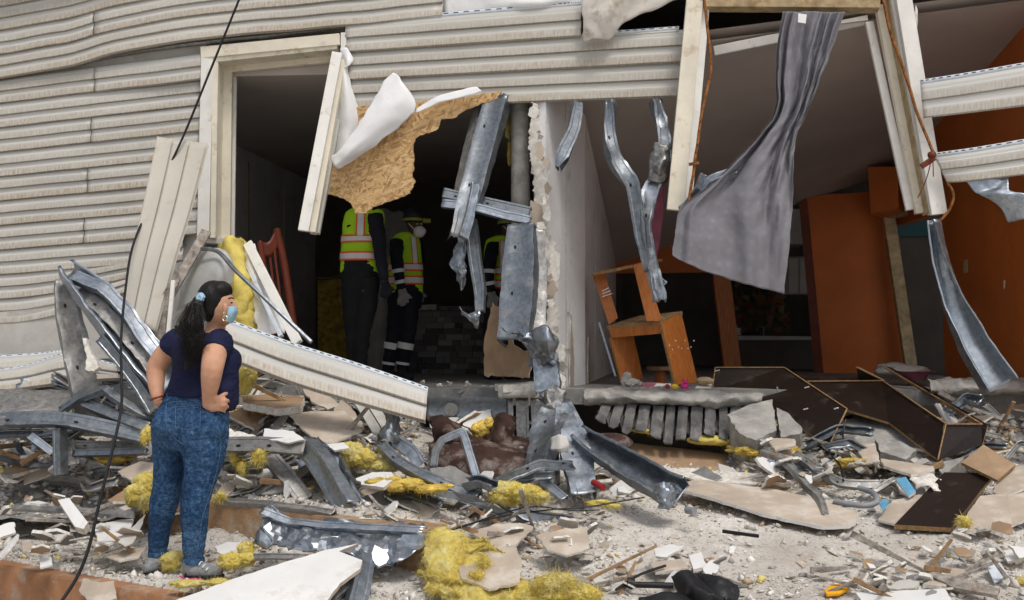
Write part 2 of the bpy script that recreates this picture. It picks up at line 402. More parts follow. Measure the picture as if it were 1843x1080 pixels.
def plate(name, pts, thick, mat, edge=None, parent=None, jag=0.0, step=0.03, away=True, back=None, bend=0.0, seed=1.0):
    """a flat (or slightly bent) board from an outline of 3-D points; torn edge when jag > 0"""
    P = [Vector(p) for p in pts]
    out = []
    for i, p in enumerate(P):
        q = P[(i + 1) % len(P)]; L = (q - p).length
        k = max(1, int(L / step)) if jag else 1
        for s in range(k):
            w = p.lerp(q, s / k)
            if jag and s: w += nz(w, 26, seed) * jag + nz(w, 70, seed + 5) * jag * 0.6
            out.append(w)
    n = Vector((0, 0, 0))
    for i, p in enumerate(out):
        q = out[(i + 1) % len(out)]
        n += Vector(((p.y - q.y) * (p.z + q.z), (p.z - q.z) * (p.x + q.x), (p.x - q.x) * (p.y + q.y)))
    n.normalize()
    c = sum(out, Vector()) / len(out)
    tocam = Vector((0, 0, EYE)) - c
    if n.dot(tocam) < 0: out.reverse(); n = -n
    if jag: out = [p - n * (p - c).dot(n) * 0.93 for p in out]      # keep a torn board flat
    off = -n * thick
    N = len(out)
    ax = n.orthogonal().normalized(); ay = n.cross(ax)
    tris = geometry.tessellate_polygon([[Vector(((p - c).dot(ax), (p - c).dot(ay), 0)) for p in out]])
    vs = out + [p + off for p in out]; fs, fm = [], []
    for i, j, k in tris:
        nn = (out[j] - out[i]).cross(out[k] - out[i])
        if nn.dot(n) < 0: j, k = k, j
        fs += [(i, j, k), (N + k, N + j, N + i)]; fm += [0, 2 if back else 0]
    for i in range(N): fs.append((i, N + i, N + (i + 1) % N, (i + 1) % N)); fm.append(1)
    return obj(name, vs, fs, mat, parent, None, None, 0, [mat, edge or mat] + ([back] if back else []), fm)

def box(name, p0, p1, w, h, mat, parent=None, face=None, bev=0.003, w1=None):
    """a straight beam from p0 to p1: w across (seen from the front), h in depth"""
    p0, p1 = Vector(p0), Vector(p1); t = (p1 - p0).normalized()
    view = Vector(face) if face else Vector((0, -1, 0))
    a = t.cross(view).normalized(); b = a.cross(t).normalized()
    bm = bmesh.new(); vv = []
    for p, ww in ((p0, w), (p1, w1 or w)):
        for sa, sb in ((-1, -1), (1, -1), (1, 1), (-1, 1)):
            vv.append(bm.verts.new(p + a * sa * ww / 2 + b * sb * h / 2))
    for f in ((0, 1, 2, 3), (7, 6, 5, 4), (0, 4, 5, 1), (1, 5, 6, 2), (2, 6, 7, 3), (3, 7, 4, 0)):
        bm.faces.new([vv[i] for i in f])
    bmesh.ops.recalc_face_normals(bm, faces=bm.faces)
    if bev: bmesh.ops.bevel(bm, geom=bm.edges[:], offset=bev, segments=1, affect='EDGES')
    bm.verts.index_update()
    vs = [v.co.copy() for v in bm.verts]; fs = [[v.index for v in q.verts] for q in bm.faces]; bm.free()
    return obj(name, vs, fs, mat, parent)

def abox(name, lo, hi, mat, parent=None, bev=0.004):
    lo, hi = Vector(lo), Vector(hi); m = (lo + hi) / 2
    return box(name, (m.x, m.y, lo.z), (m.x, m.y, hi.z), hi.x - lo.x, hi.y - lo.y, mat, parent, (0, -1, 0), bev)

def hexa(name, q, mat, parent=None):
    """box from 8 corners: q[0:4] front quad, q[4:8] matching back quad"""
    return obj(name, q, [(0, 1, 2, 3), (7, 6, 5, 4), (0, 4, 5, 1), (1, 5, 6, 2), (2, 6, 7, 3), (3, 7, 4, 0)], mat, parent)

def slab4(name, q, vec, mat, parent=None):
    q = [Vector(p) for p in q]; return hexa(name, q + [p + Vector(vec) for p in q], mat, parent)

def tube(name, pts, r, mat, parent=None, n=48, seg=8, lin_=False, r1=None, wob=0.0, prof=None):
    P = cr([Vector(p) for p in pts], n, lin_); vs, fs = [], []
    up = Vector((0.31, 0.2, 0.93))
    for i, p in enumerate(P):
        t = (P[min(i + 1, n - 1)] - P[max(i - 1, 0)]).normalized()
        a = t.cross(up)
        if a.length < 1e-3: a = t.cross(Vector((1, 0, 0)))
        a.normalize(); b = t.cross(a); up = b if False else up
        rr = r if r1 is None else r + (r1 - r) * i / (n - 1)
        if prof: rr *= prof(i / (n - 1))
        if wob: p = p + nz(p, 9) * wob
        for k in range(seg):
            an = 2 * math.pi * k / seg
            vs.append(p + a * math.cos(an) * rr + b * math.sin(an) * rr)
    for i in range(n - 1):
        for k in range(seg):
            fs.append((i * seg + k, i * seg + (k + 1) % seg, (i + 1) * seg + (k + 1) % seg, (i + 1) * seg + k))
    fs.append(tuple(range(seg))); fs.append(tuple((n - 1) * seg + k for k in reversed(range(seg))))
    return obj(name, vs, fs, mat, parent, 50)

def channel(name, path, w, h, mat='galvanised', n=28, face=(0, -1, 0), faces=None, lip=0.012, amp=0.0, sc=7.0, ws=None, hs=None, lin_=True, parent=None, seed=0.0, opn=1, holes=False, rip=0.0):
    """a C-shaped cold-formed steel stud swept along path; the web looks towards face (opn = -1: the open side does)"""
    P = cr([Vector(p) for p in path], n, lin_)
    if not lin_ is True: pass
    rows = []
    for i, p in enumerate(P):
        t = (P[min(i + 1, n - 1)] - P[max(i - 1, 0)]).normalized(); u = i / (n - 1)
        if faces:
            k = u * (len(faces) - 1); j = min(int(k), len(faces) - 2); fv = Vector(faces[j]).lerp(Vector(faces[j + 1]), k - j)
        else: fv = Vector(face)
        a = t.cross(fv).normalized(); b = a.cross(t).normalized() * opn     # b towards the viewer side of the web
        def val(L, d0):
            if not L: return d0
            k = u * (len(L) - 1); j = min(int(k), len(L) - 2); return L[j] + (L[j + 1] - L[j]) * (k - j)
        W, H = val(ws, w), val(hs, h)
        l = min(lip, W * 0.3)
        prof = [(-W / 2 + l, -H), (-W / 2, -H), (-W / 2, -H * 0.5), (-W / 2, 0), (-W * 0.32, 0), (-W * 0.26, -0.004), (0, -0.004), (W * 0.26, -0.004), (W * 0.32, 0), (W / 2, 0), (W / 2, -H * 0.5), (W / 2, -H), (W / 2 - l, -H)]
        row = []
        for x, y in prof:
            q = p + a * x + b * y
            if amp: q += crease(q, sc * 0.8, seed) * amp * 0.45 + crease(q, sc * 2.2, seed + 4) * amp * 0.2
            if rip and i in (0, n - 1): q += t * noise.noise(q * 37) * rip
            row.append(q)
        rows.append(row)
    m = len(rows[0]); vs = [q for r in rows for q in r]
    fs = [(j * m + i, j * m + i + 1, (j + 1) * m + i + 1, (j + 1) * m + i) for j in range(n - 1) for i in range(m - 1)]
    o = obj(name, vs, fs, mat, parent, 28, None, 0.0022)
    L = sum((P[i + 1] - P[i]).length for i in range(n - 1))
    if L > 0.5 and w > 0.05 and opn == 1 and int(P[0].x * 977) % 3 != 0:
        for t_ in (0.22, 0.62):
            i = int(t_ * (n - 1)); c = (rows[i][6] + rows[i][7]) / 2; ax = (P[i + 1] - P[i]).normalized(); sd = (rows[i][9] - rows[i][3]).normalized(); nn = ax.cross(sd).normalized()
            if nn.dot(Vector((0, 0, EYE)) - c) < 0: nn = -nn
            k = min(0.009, w * 0.10); h = ring_loft('knockout_hole', [(c + nn * 0.0035, ax * k * 1.8, sd * k), (c - nn * 0.0035, ax * k * 1.8, sd * k)], 'black_rubber', None, 12, 40); setpar(h, o)
    return o

def siding(name, top, bot, parent=None, n=24, courses=2, mat='siding', u0=0.0, flange=False, depth=0.020, lin_=False, amp=0.0, c0=0, seed=0.0, flip=1, flat=False):
    """a vinyl siding panel between a top and a bottom edge: overlapping profile with drip lips"""
    T = cr([Vector(p) for p in top], n, lin_); B = cr([Vector(p) for p in bot], n, lin_)
    prof = [(0.0, 0.10), (0.26, 0.18), (0.36, 0.36), (0.43, 0.68), (0.50, 0.80), (0.915, 1.0), (0.935, 0.92), (0.94, -0.2), (0.995, -0.15)]
    if flat: prof = [(0.0, 0.55), (0.03, 1.0), (0.07, 0.75), (0.5, 0.6), (0.9, 0.75), (0.95, 0.1), (0.995, 0.0)]
    rows, uvr = [], []
    for c in range(courses):
        for v, o in prof: rows.append((c + v, o)); 
    vs, uvs = [], []
    Lacc = [0.0]
    for i in range(1, n): Lacc.append(Lacc[-1] + (T[i] - T[i - 1]).length)
    for v, o in rows:
        for i in range(n):
            t = (T[min(i + 1, n - 1)] - T[max(i - 1, 0)]); dn = (B[i] - T[i])
            nn = t.cross(dn).normalized()
            p0 = T[i] + dn * (v / courses)
            if nn.dot(Vector((0, 0, EYE)) - p0) < 0: nn = -nn
            q = p0 + nn * flip * o * depth
            if amp: q += nz(q, 3.0, seed) * amp
            vs.append(q); uvs.append((Lacc[i] + u0, c0 + v))
    m = len(rows)
    fs = [(j * n + i, j * n + i + 1, (j + 1) * n + i + 1, (j + 1) * n + i) for j in range(m - 1) for i in range(n - 1)]
    o = obj(name, vs, fs, mat, parent, 16, uvs, 0.0018)
    if flange:
        up = [(T[i] - B[i]).normalized() for i in range(n)]
        hgt = flange if isinstance(flange, float) else 0.04
        strip = [T[i] + up[i] * 0.0 for i in range(n)]
        rr = [strip, [T[i] + up[i] * hgt * 0.45 - Vector((0, .006, 0)) for i in range(n)], [T[i] + up[i] * hgt for i in range(n)]]
        fl = loft('nail_flange', rr, 'vinyl_blue', None, n, 5, 0.002, lin_=True)
        setpar(fl, o)
        # nailing slots, dark punched openings along the strip
        L = Lacc[-1]; k = int(L / 0.055)
        sv, sf = [], []
        for s in range(k):
            x = (s + 0.25) / k * (n - 1); i = min(int(x), n - 2); u = x - i
            x2 = x + 0.5 / k * (n - 1); i2 = min(int(x2), n - 2); u2 = x2 - i2
            a = T[i].lerp(T[i + 1], u) + up[i] * hgt * 0.72; b = T[i2].lerp(T[i2 + 1], u2) + up[i] * hgt * 0.72
            dz = up[i] * 0.0035; fr = Vector((0, -0.0062, 0)); bk = Vector((0, 0.004, 0))
            q = len(sv); sv += [a - dz + fr, b - dz + fr, b + dz + fr, a + dz + fr, a - dz + bk, b - dz + bk, b + dz + bk, a + dz + bk]
            sf += [tuple(q + w for w in f) for f in ((0, 1, 2, 3), (7, 6, 5, 4), (0, 4, 5, 1), (1, 5, 6, 2), (2, 6, 7, 3), (3, 7, 4, 0))]
        if k > 0:
            so = obj('slot_row', sv, sf, 'black_rubber', None); setpar(so, o); so['kind'] = 'stuff'
    return o

def ico(sub):
    bm = bmesh.new(); bmesh.ops.create_icosphere(bm, subdivisions=sub, radius=1.0)
    vs = [v.co.copy() for v in bm.verts]; fs = [tuple(v.index for v in f.verts) for f in bm.faces]; bm.free(); return vs, fs
ICO = {k: ico(k) for k in (1, 2, 3, 4, 5)}

def lump(name, blobs, mat, parent=None, sub=4, amp=0.25, sc=2.2, fib=0, flen=0.05, smooth=180, seed=0.0, flat=None, split=0):
    """soft mass of displaced ellipsoids [(centre, (rx, ry, rz))], with loose fibres when fib > 0"""
    vs, fs, nf = [], [], 0
    R = random.Random(int(seed * 100) + len(name) + int(abs(blobs[0][0][0]) * 1000))
    if split:
        B = []
        for c, r in blobs:
            B.append((c, tuple(x * 0.8 for x in r)))
            for _ in range(split):
                th, k = R.uniform(0, 6.28), R.uniform(0.35, 0.75)
                B.append((Vector(c) + Vector((r[0] * k * math.cos(th), r[1] * k * math.sin(th), r[2] * R.uniform(-.55, .5))), tuple(x * R.uniform(.35, .6) for x in r)))
        blobs = B
    for c, r in blobs:
        c = Vector(c); v0, f0 = ICO[sub]; b = len(vs); mr = sum(r) / 3
        f1 = 1.1 / mr
        for v in v0:
            w = Vector((v.x * r[0], v.y * r[1], v.z * r[2])); q = c + w
            if fib:
                k = 1 + amp * (0.9 * noise.noise(q * f1) + 0.9 * (0.35 - abs(noise.noise(q * f1 * 2.1 + Vector((5, 1, 2))))) + 0.6 * (0.3 - abs(noise.noise(q * f1 * 5.3))) + 0.35 * noise.noise(q * f1 * 11))
            else:
                k = 1 + amp * noise.fractal((c * 1.3 + w) * sc / mr * 0.12 + Vector((seed, 0, 0)), 1.0, 2.0, 4) + amp * 0.35 * noise.noise(q * (sc / mr * 0.55)) + amp * 0.3 * noise.noise(q * (sc / mr * 1.5))
            vs.append(c + w * k)
        fs += [tuple(i + b for i in f) for f in f0]
        for _ in range(int(fib / len(blobs))):
            v = vs[b + R.randrange(len(v0))]; d = (v - c).normalized() * 0.8 + Vector((R.gauss(0, .8), R.gauss(0, .8), R.gauss(0, .8)))
            d.normalize(); L = flen * R.uniform(.3, 1.2); wd = Vector((R.gauss(0, 1), R.gauss(0, 1), R.gauss(0, 1))).cross(d).normalized() * R.uniform(.0004, .0013)
            cv = Vector((R.gauss(0, 1), R.gauss(0, 1), R.gauss(0, 1) - 0.6)) * L * 0.6
            q = len(vs); v = v - d * 0.008
            m_ = v + d * L * .55 + cv * .35; e = v + d * L + cv
            vs += [v - wd, v + wd, m_ - wd, m_ + wd, e]; fs += [(q, q + 1, q + 3, q + 2), (q + 2, q + 3, q + 4)]
    return obj(name, vs, fs, mat, parent, smooth)

def ring_loft(name, rings, mat, parent=None, seg=20, smooth=180, cap=True):
    """rings: list of (centre, axis_a, axis_b); closed skin between them"""
    vs, fs = [], []
    for c, a, b in rings:
        for k in range(seg):
            t = 2 * math.pi * k / seg; vs.append(Vector(c) + Vector(a) * math.cos(t) + Vector(b) * math.sin(t))
    for i in range(len(rings) - 1):
        for k in range(seg): fs.append((i * seg + k, i * seg + (k + 1) % seg, (i + 1) * seg + (k + 1) % seg, (i + 1) * seg + k))
    if cap: fs.append(tuple(reversed(range(seg)))); fs.append(tuple((len(rings) - 1) * seg + k for k in range(seg)))
    return obj(name, vs, fs, mat, parent, smooth)
# ---------------------------------------------------------------- ground and steps
def sstep(a, b, x):
    t = min(1, max(0, (x - a) / (b - a))); return t * t * (3 - 2 * t)
def yl(x): return 6.30 - 0.62 * (x + 2.96)      # front edge of the lower tread
def yu(x): return 6.65 - 0.75 * (x + 1.66)      # front edge of the upper tread
def G(x, y):
    """height of the rubble bed"""
    a = -0.32 * (1 - sstep(yl(x) + 0.04, yl(x) + 0.12, y)) + (0.30 + 0.02) * sstep(yu(x) + 0.03, yu(x) + 0.11, y)
    a += 0.28 * sstep(7.0, 8.5, y) * (1 - sstep(-0.2, 1.0, x) * 0.5)
    b = 0.30 * min(1, max(-0.6, (y - 5.4) / 1.9)) + 0.10 * sstep(7.2, 8.6, y)
    k = sstep(-1.0, 0.1, x)
    z = a * (1 - k) + b * k
    t = yu(x) - y
    if t > 0: z += (1 - k) * 0.13 * max(0, 1 - t / 0.5) ** 2 * (0.3 + 1.2 * abs(noise.noise(Vector((x * 2.3, y * 2.3, 0)))))
    return z
def GH(x, y):
    p = Vector((x, y, 0)); z = G(x, y) + 0.010
    rough = 0.4 + 0.6 * sstep(0.35, 0.6, 0.5 + 0.5 * noise.noise(p * 0.9))
    return z + rough * (0.026 * noise.fractal(p * 3.2, 1.0, 2.0, 4) + 0.010 * noise.noise(p * 17) + 0.008 * noise.noise(p * 31))
def GP(px, py, d0=5.0, d1=9.5):
    """where the view ray of a photo pixel meets the rubble bed"""
    best = None
    for i in range(400):
        d = d0 + (d1 - d0) * i / 399; p = V(px, py, d)
        if p.z <= GH(p.x, p.y): return p
    return V(px, py, d1)

def build_ground():
    s = 60.0
    o = obj('ground', [(-s, -s, -0.42), (s, -s, -0.42), (s, s, -0.42), (-s, s, -0.42)], [(0, 1, 2, 3)], 'ground_dust')
    tag(o, 'pale dusty ground around the wrecked house', 'ground', kind='structure')
    nx, ny = 300, 170; x0, x1, y0, y1 = -5.2, 4.8, 3.6, 9.0
    X = [x0 + (x1 - x0) * i / (nx - 1) for i in range(nx)]; Y = [y0 + (y1 - y0) * j / (ny - 1) for j in range(ny)]
    vs = []
    for y in Y:
        for x in X:
            z = GH(x, y)
            vs.append((x, y, z))
    fs = [(j * nx + i, j * nx + i + 1, (j + 1) * nx + i + 1, (j + 1) * nx + i) for j in range(ny - 1) for i in range(nx - 1)]
    o = obj('rubble_ground', vs, fs, 'ground_dust', None, 180)
    tag(o, 'dusty bed of crushed plaster covering the porch', 'ground', kind='structure')
    # the two steps, real blocks with a worn nosing
    def step(name, fy, xa, xb, ztop, zbot, mat, depth, label):
        n = 60; vs, fs = [], []
        for i in range(n):
            x = xa + (xb - xa) * i / (n - 1); y = fy(x); p = Vector((x, y, 1.0))
            w = 0.012 * noise.noise(p * 4) + 0.006 * noise.noise(p * 15)
            c = 0.010 + 0.02 * max(0, noise.noise(p * 5 + Vector((3, 3, 3))))
            vs += [(x, y - 0.015 + w, zbot), (x, y - 0.02 + w, ztop - c), (x, y - 0.02 + c + w, ztop + 0.004), (x + 0.1, y + depth, ztop + 0.004), (x + 0.1, y + depth, zbot)]
        for i in range(n - 1):
            for k in range(4): fs.append((i * 5 + k, (i + 1) * 5 + k, (i + 1) * 5 + k + 1, i * 5 + k + 1))
        fs += [(0, 1, 2, 3, 4), tuple((n - 1) * 5 + k for k in (4, 3, 2, 1, 0))]
        tag(obj(name, vs, fs, mat, None, 40), label, 'step', kind='structure')
    step('lower_step', yl, -5.0, -0.35, -0.012, -0.42, 'step_paint', 0.30, 'terracotta painted front step at the lower left')
    step('upper_step', yu, -5.0, -0.45, 0.29, -0.1, 'step_brown', 0.16, 'brown rough step behind the woman')
build_ground()

# ---------------------------------------------------------------- the house
house = empty('house', (0, 9, 0.9), 'wrecked house with pale vinyl siding, its front wall torn open', 'house')

def quadwall(name, q, mat, th=0.08, jag=0.0, edge=None):
    return plate(name, q, th, mat, edge or mat, house, jag, 0.03)

def build_house():
    # sheathing behind the siding (solid wall)
    W = lambda L, off=-0.04: [PF(x, y, off) for x, y in L]
    quadwall('wall', W([(-260, -260), (360, -260), (360, 60), (372, 80), (372, 420), (330, 470), (330, 660), (-260, 690)]), 'sheathing', 0.10)
    quadwall('wall', W([(364, -260), (1040, -260), (1040, 15), (628, 50), (364, 78)]), 'sheathing', 0.10)
    quadwall('wall', W([(630, 54), (1040, 20), (1040, 62), (1236, 62), (1236, 168), (905, 178), (640, 190)]), 'sheathing', 0.06)
    quadwall('wall', W([(1044, -260), (2100, -260), (2100, -40), (1600, -22), (1250, -22), (1250, -10), (1044, -8)]), 'sheathing', 0.10)
    # exposed white sheathing and flange strip under the left siding
    plate('sheathing_board', [PF(*p) for p in [(-200, 600, 0.03), (90, 545, 0.03), (330, 470, 0.02), (335, 640, 0.02), (-200, 660, 0.03)]], 0.02, 'sheathing', None, house, 0.004, 0.05)
    # --- left wall siding, lower field
    def yline(y0, px): return y0 - (0.06 + 0.00014 * (610 - y0)) * px
    seam = {0: 171, 2: 158, 4: 152, 6: 147, 8: 143, 1: 560, 3: 600}
    k = 0
    for k in range(10):
        ya, yb = 143 + 44 * k, 143 + 44 * (k + 1)
        xr = 364 if k < 6 else (362, 330, 302, 250)[k - 6] 
        parts = [(-200, xr)]
        if k % 2 == 0: s = 172 - 3.2 * k; parts = [(-200, s - 1.2), (s, xr)]
        for j, (xa, xb) in enumerate(parts):
            n = 14
            top, bot = [], []
            for i in range(n):
                x = xa + (xb - xa) * i / (n - 1)
                sag = 0.0
                if k >= 8: sag = 26 * max(0, (x - 40) / 220) ** 1.5 * (k - 7)
                wob = 0.9 * noise.noise(Vector((x * 0.012, k * 1.7, 0)))
                op = 0.012 + (0.03 * sstep(120, 330, x) if k == 0 else 0)
                y1 = yline(ya, x) + wob; y2 = yline(yb, x) + wob
                if k == 0: y1 = max(y1, 143 - 0.155 * x + 2)
                top.append(PF(x, y1 - sag * 0.6, op + 0.004 * j)); bot.append(PF(x, y2 - sag, op + 0.004 * j + (0.05 * max(0, (x - 60) / 200) if k == 9 else 0)))
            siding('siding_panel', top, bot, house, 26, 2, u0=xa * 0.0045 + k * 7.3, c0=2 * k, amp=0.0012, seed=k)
    # --- upper field, buckled over the break
    bx = [-200, -60, 0, 110, 205, 300, 365, 500, 640, 800]
    by = [174, 152, 142, 124, 98, 80, 70, 58, 46, 30]
    def ybreak(x):
        for i in range(len(bx) - 1):
            if x <= bx[i + 1]:
                t = (x - bx[i]) / (bx[i + 1] - bx[i]); t = t * t * (3 - 2 * t) * 0.5 + t * 0.5
                return by[i] + (by[i + 1] - by[i]) * t
        return by[-1]
    for k in range(6):
        parts = [(-200, 797)]
        if k % 2 == 1: parts = [(-200, 169), (170.5, 797)]
        for j, (xa, xb) in enumerate(parts):
            top, bot = [], []
            for i in range(16):
                x = xa + (xb - xa) * i / 15
                sp = 43 + 0.006 * max(0, x)
                flat = (0.9 ** k)
                base = ybreak(x) * flat + (142 - 0.13 * x) * (1 - flat)
                bul = 0.055 * math.exp(-((x - 330) / 230) ** 2) * 0.75 ** k
                top.append(PF(x, base - sp * (k + 1), 0.022 + bul * 0.75)); bot.append(PF(x, base - sp * k, 0.024 + bul + (0.02 if k == 0 else 0)))
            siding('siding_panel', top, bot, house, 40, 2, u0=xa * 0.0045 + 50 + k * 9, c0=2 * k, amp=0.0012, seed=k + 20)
    # loose bent strip in the gap of the break
    loft('starter_strip', [[PF(x, ybreak(x) + 3, 0.02) for x in (150, 260, 380, 500, 628)], [PF(x, ybreak(x) + 11 * math.sin(max(0.02, (x - 120) / 560) * 3.1), 0.0) for x in (150, 260, 380, 500, 628)]], 'galvanised_dusty', house, 30, 4, 0.002, 0.004, 6)
    # --- siding over the middle
    def ym(i, x): a, b = 45 + 25 * i, -7 + 29.8 * i; return a + (b - a) * (x - 625) / 618
    for k in range(3):
        xb = 1046 if k == 0 else 1243
        top = [PF(x, ym(2 * k, x), 0.035 + 0.006 * (3 - k)) for x in (622, 800, 1000, xb)]
        bot = [PF(x, ym(2 * k + 2, x) + (2 if k == 2 else 0), 0.040 + 0.006 * (3 - k)) for x in (622, 800, 1000, xb)]
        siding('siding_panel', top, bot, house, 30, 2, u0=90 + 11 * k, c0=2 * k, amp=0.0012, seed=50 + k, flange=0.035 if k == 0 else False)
    siding('siding_panel', [PF(x, ym(2, x) - 0.5, 0.046) for x in (1090, 1150, 1222)], [PF(x, ym(2, x) + 3, 0.05) for x in (1090, 1150, 1222)], house, 12, 1, flange=0.03, depth=0.004)
    # J-channel at the corner of the left window
    box('corner_channel', PF(619, 60, 0.05), PF(619, 92, 0.05), 0.045, 0.05, 'trim_white', house)
    # --- left window
    win = empty('window_frame', PF(390, 430), parent=house)
    def wb(name, a, b, w, h, mat): box(name, a, b, w, h, mat, win)
    wb('jamb', PF(374, 86, 0.055), PF(366, 428, 0.055), 0.098, 0.03, 'trim_white')
    wb('jamb', PF(393, 96, -0.03), PF(388, 430, -0.03), 0.045, 0.17, 'trim_cream')
    wb('jamb', PF(411, 112, -0.15), PF(407, 430, -0.15), 0.075, 0.05, 'trim_cream')
    wb('jamb', PF(423, 130, -0.22), PF(419, 430, -0.22), 0.03, 0.03, 'trim_white')
    wb('head', PF(362, 95, 0.06), PF(612, 71, 0.06), 0.092, 0.03, 'trim_cream')
    wb('head', PF(385, 112, -0.03), PF(612, 88, -0.03), 0.045, 0.17, 'trim_cream')
    wb('head', PF(400, 126, -0.15), PF(610, 105, -0.15), 0.06, 0.05, 'trim_cream')
    wb('sill', PF(360, 432, 0.0), PF(420, 436, -0.1), 0.05, 0.12, 'sheathing')
    # hanging right jamb
    wb('hanging_jamb', V(607, 95, 8.62), V(546, 416, 8.30), 0.082, 0.03, 'trim_white')
    wb('hanging_jamb', V(617, 110, 8.70), V(563, 420, 8.38), 0.05, 0.07, 'trim_cream')
    wb('hanging_jamb', V(622, 150, 8.78), V(572, 421, 8.48), 0.03, 0.05, 'vinyl_back')
    # --- torn OSB and house wrap
    osb = [(600, 205), (640, 192), (740, 185), (800, 180), (868, 168), (903, 165), (893, 178), (860, 190), (835, 200), (815, 213), (795, 214), (788, 232), (770, 240), (748, 248), (744, 262), (745, 300), (742, 318), (748, 326), (738, 348), (716, 358), (690, 366), (672, 372), (660, 384), (640, 384), (632, 366), (612, 356), (590, 350)]
    plate('sheathing_board', [PF(x, y, 0.075) for x, y in osb], 0.018, 'osb', 'osb_edge', house, 0.011, 0.012)
    loft('house_wrap', [[PF(x, y, o) for x, y, o in r] for r in (
        [(612, 88, .08), (622, 86, .10), (632, 100, .09)], [(616, 112, .07), (626, 118, .13), (636, 108, .08)], [(610, 130, .08), (618, 124, .12), (625, 124, .07)],
        [(606, 180, .07), (622, 170, .14), (640, 180, .07)], [(604, 240, .06), (625, 235, .12), (648, 205, .06)], [(602, 290, .08), (615, 285, .14), (636, 255, .09)])], 'wrap_white', house, 12, 26, 0.002, 0.008, 9)
    loft('house_wrap', [[PF(x, y, o) for x, y, o in r] for r in (
        [(592, 285, .16), (600, 300, .19), (608, 306, .17)], [(610, 270, .19), (630, 275, .24), (650, 280, .16)], [(640, 230, .19), (665, 238, .23), (690, 252, .16)],
        [(672, 180, .17), (698, 202, .22), (722, 225, .15)], [(690, 148, .15), (722, 165, .18), (748, 190, .14)], [(706, 130, .13), (716, 134, .14), (722, 148, .13)])], 'wrap_white', house, 16, 28, 0.002, 0.010, 8, jag=0.008)
    loft('house_wrap', [[PF(x, y, o) for x, y, o in r] for r in ([(750, 195, .14), (790, 172, .13), (845, 158, .12), (858, 156, .12)], [(748, 203, .15), (795, 184, .15), (845, 172, .14), (868, 164, .13)])], 'wrap_white', house, 20, 5, 0.002, 0.005, 9)
    loft('house_wrap', [[PF(x, y, o) for x, y, o in r] for r in ([(800, -20, .03), (900, -20, .05), (1010, -20, .03), (1046, -20, .03)], [(800, 22, .03), (880, 8, .05), (960, 6, .09), (1046, 0, .04)], [(800, 34, .03), (880, 24, .035), (960, 17, .035), (1046, 8, .035)])], 'wrap_white', house, 24, 8, 0.002, 0.012, 6)
    loft('house_wrap', [[PF(x, y, o) for x, y, o in r] for r in ([(1046, -30, .14), (1110, -30, .20), (1180, -30, .12), (1225, -22, .10)], [(1047, 25, .16), (1090, 20, .22), (1130, 10, .16), (1215, 2, .10)], [(1049, 76, .15), (1072, 72, .19), (1096, 70, .14), (1112, 40, .12)])], 'wrap_dirty', house, 24, 18, 0.002, 0.016, 7, jag=0.01)
    # --- interior shell
    FZ = 0.91
    def P3(px, d, z): return Vector(((px - 921.5) * d / F, d, z))
    X = lambda px, d: (px - 921.5) * d / F
    # left room
    plate('wall', [(-3.48, 9.25, FZ), (-3.16, 12.5, FZ), (-2.85, 15.8, FZ), (-2.85, 15.8, 3.55), (-3.16, 12.5, 3.55), (-3.48, 9.25, 3.55)], 0.1, 'wall_white', None, house)
    for d in (12.9, 14.3):
        x = -3.16 + (d - 12.5) * 0.094 + 0.008
        abox('wall_joint', (x - 0.004, d - 0.015, FZ), (x + 0.004, d + 0.015, 3.4), 'trim_tan' if d < 13 else 'drywall_core', house, 0)
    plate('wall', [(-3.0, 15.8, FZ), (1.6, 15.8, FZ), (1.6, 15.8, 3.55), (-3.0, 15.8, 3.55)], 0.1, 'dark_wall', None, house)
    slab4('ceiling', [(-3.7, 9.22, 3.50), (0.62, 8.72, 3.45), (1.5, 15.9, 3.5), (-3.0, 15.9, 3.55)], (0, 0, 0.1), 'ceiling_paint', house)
    # partition with stacked drywall sheets, seams showing
    pn, pm, pf = Vector((0.262, 8.52, 0)), Vector((0.625, 9.35, 0)), Vector((1.26, 13.2, 0))
    def part(t, z, off=0.0):
        a_, b_, u = (pn, pm, t / 0.33) if t <= 0.33 else (pm, pf, (t - 0.33) / 0.67)
        p = a_.lerp(b_, u); n = Vector((b_.y - a_.y, -(b_.x - a_.x), 0)).normalized()
        return Vector((p.x, p.y, z)) + n * off
    ztop = lambda t: 3.5 - (0.28 * t / 0.33 if t <= 0.33 else 0.28 + 0.97 * (t - 0.33) / 0.67)
    ts = [0.0, 0.16, 0.33, 0.5, 0.67, 0.84, 1.0]
    for a, b in zip(ts[:-1], ts[1:]):
        g = 0.0015
        slab4('wall_sheet', [part(a + g, FZ - 0.05, 0.0), part(b - g, FZ, 0.0), part(b - g, ztop(b)), part(a + g, ztop(a))], part(0, 0, -0.1) - part(0, 0, 0), 'wall_white', house)
        if b in (0.16, 0.5): plate('joint_tape', [part(b - 0.003, FZ, 0.006), part(b + 0.003, FZ, 0.006), part(b + 0.002, FZ + 1.0, 0.006), part(b + 0.001, ztop(b) - 0.1, 0.006), part(b - 0.001, ztop(b) - 0.1, 0.006)], 0.004, 'drywall_core', 'drywall_core', house, 0.008, 0.03)
    for z0, z1, t in ((1.52, 1.64, 0.17), (1.22, 1.36, 0.165)):
        slab4('switch_plate', [part(t, z0, 0.004), part(t + 0.02, z0, 0.004), part(t + 0.02, z1, 0.004), part(t, z1, 0.004)], part(0, 0, 0.012) - part(0, 0, 0), 'white_plastic', house)
    # torn edge of the partition
    torn = [(955, 185), (968, 188), (970, 240), (978, 300), (986, 350), (990, 410), (1000, 455), (1006, 500), (1000, 540), (1006, 600), (1012, 660), (1016, 702), (992, 704), (990, 640), (984, 590), (986, 520), (978, 470), (976, 420), (966, 390), (960, 330), (953, 260)]
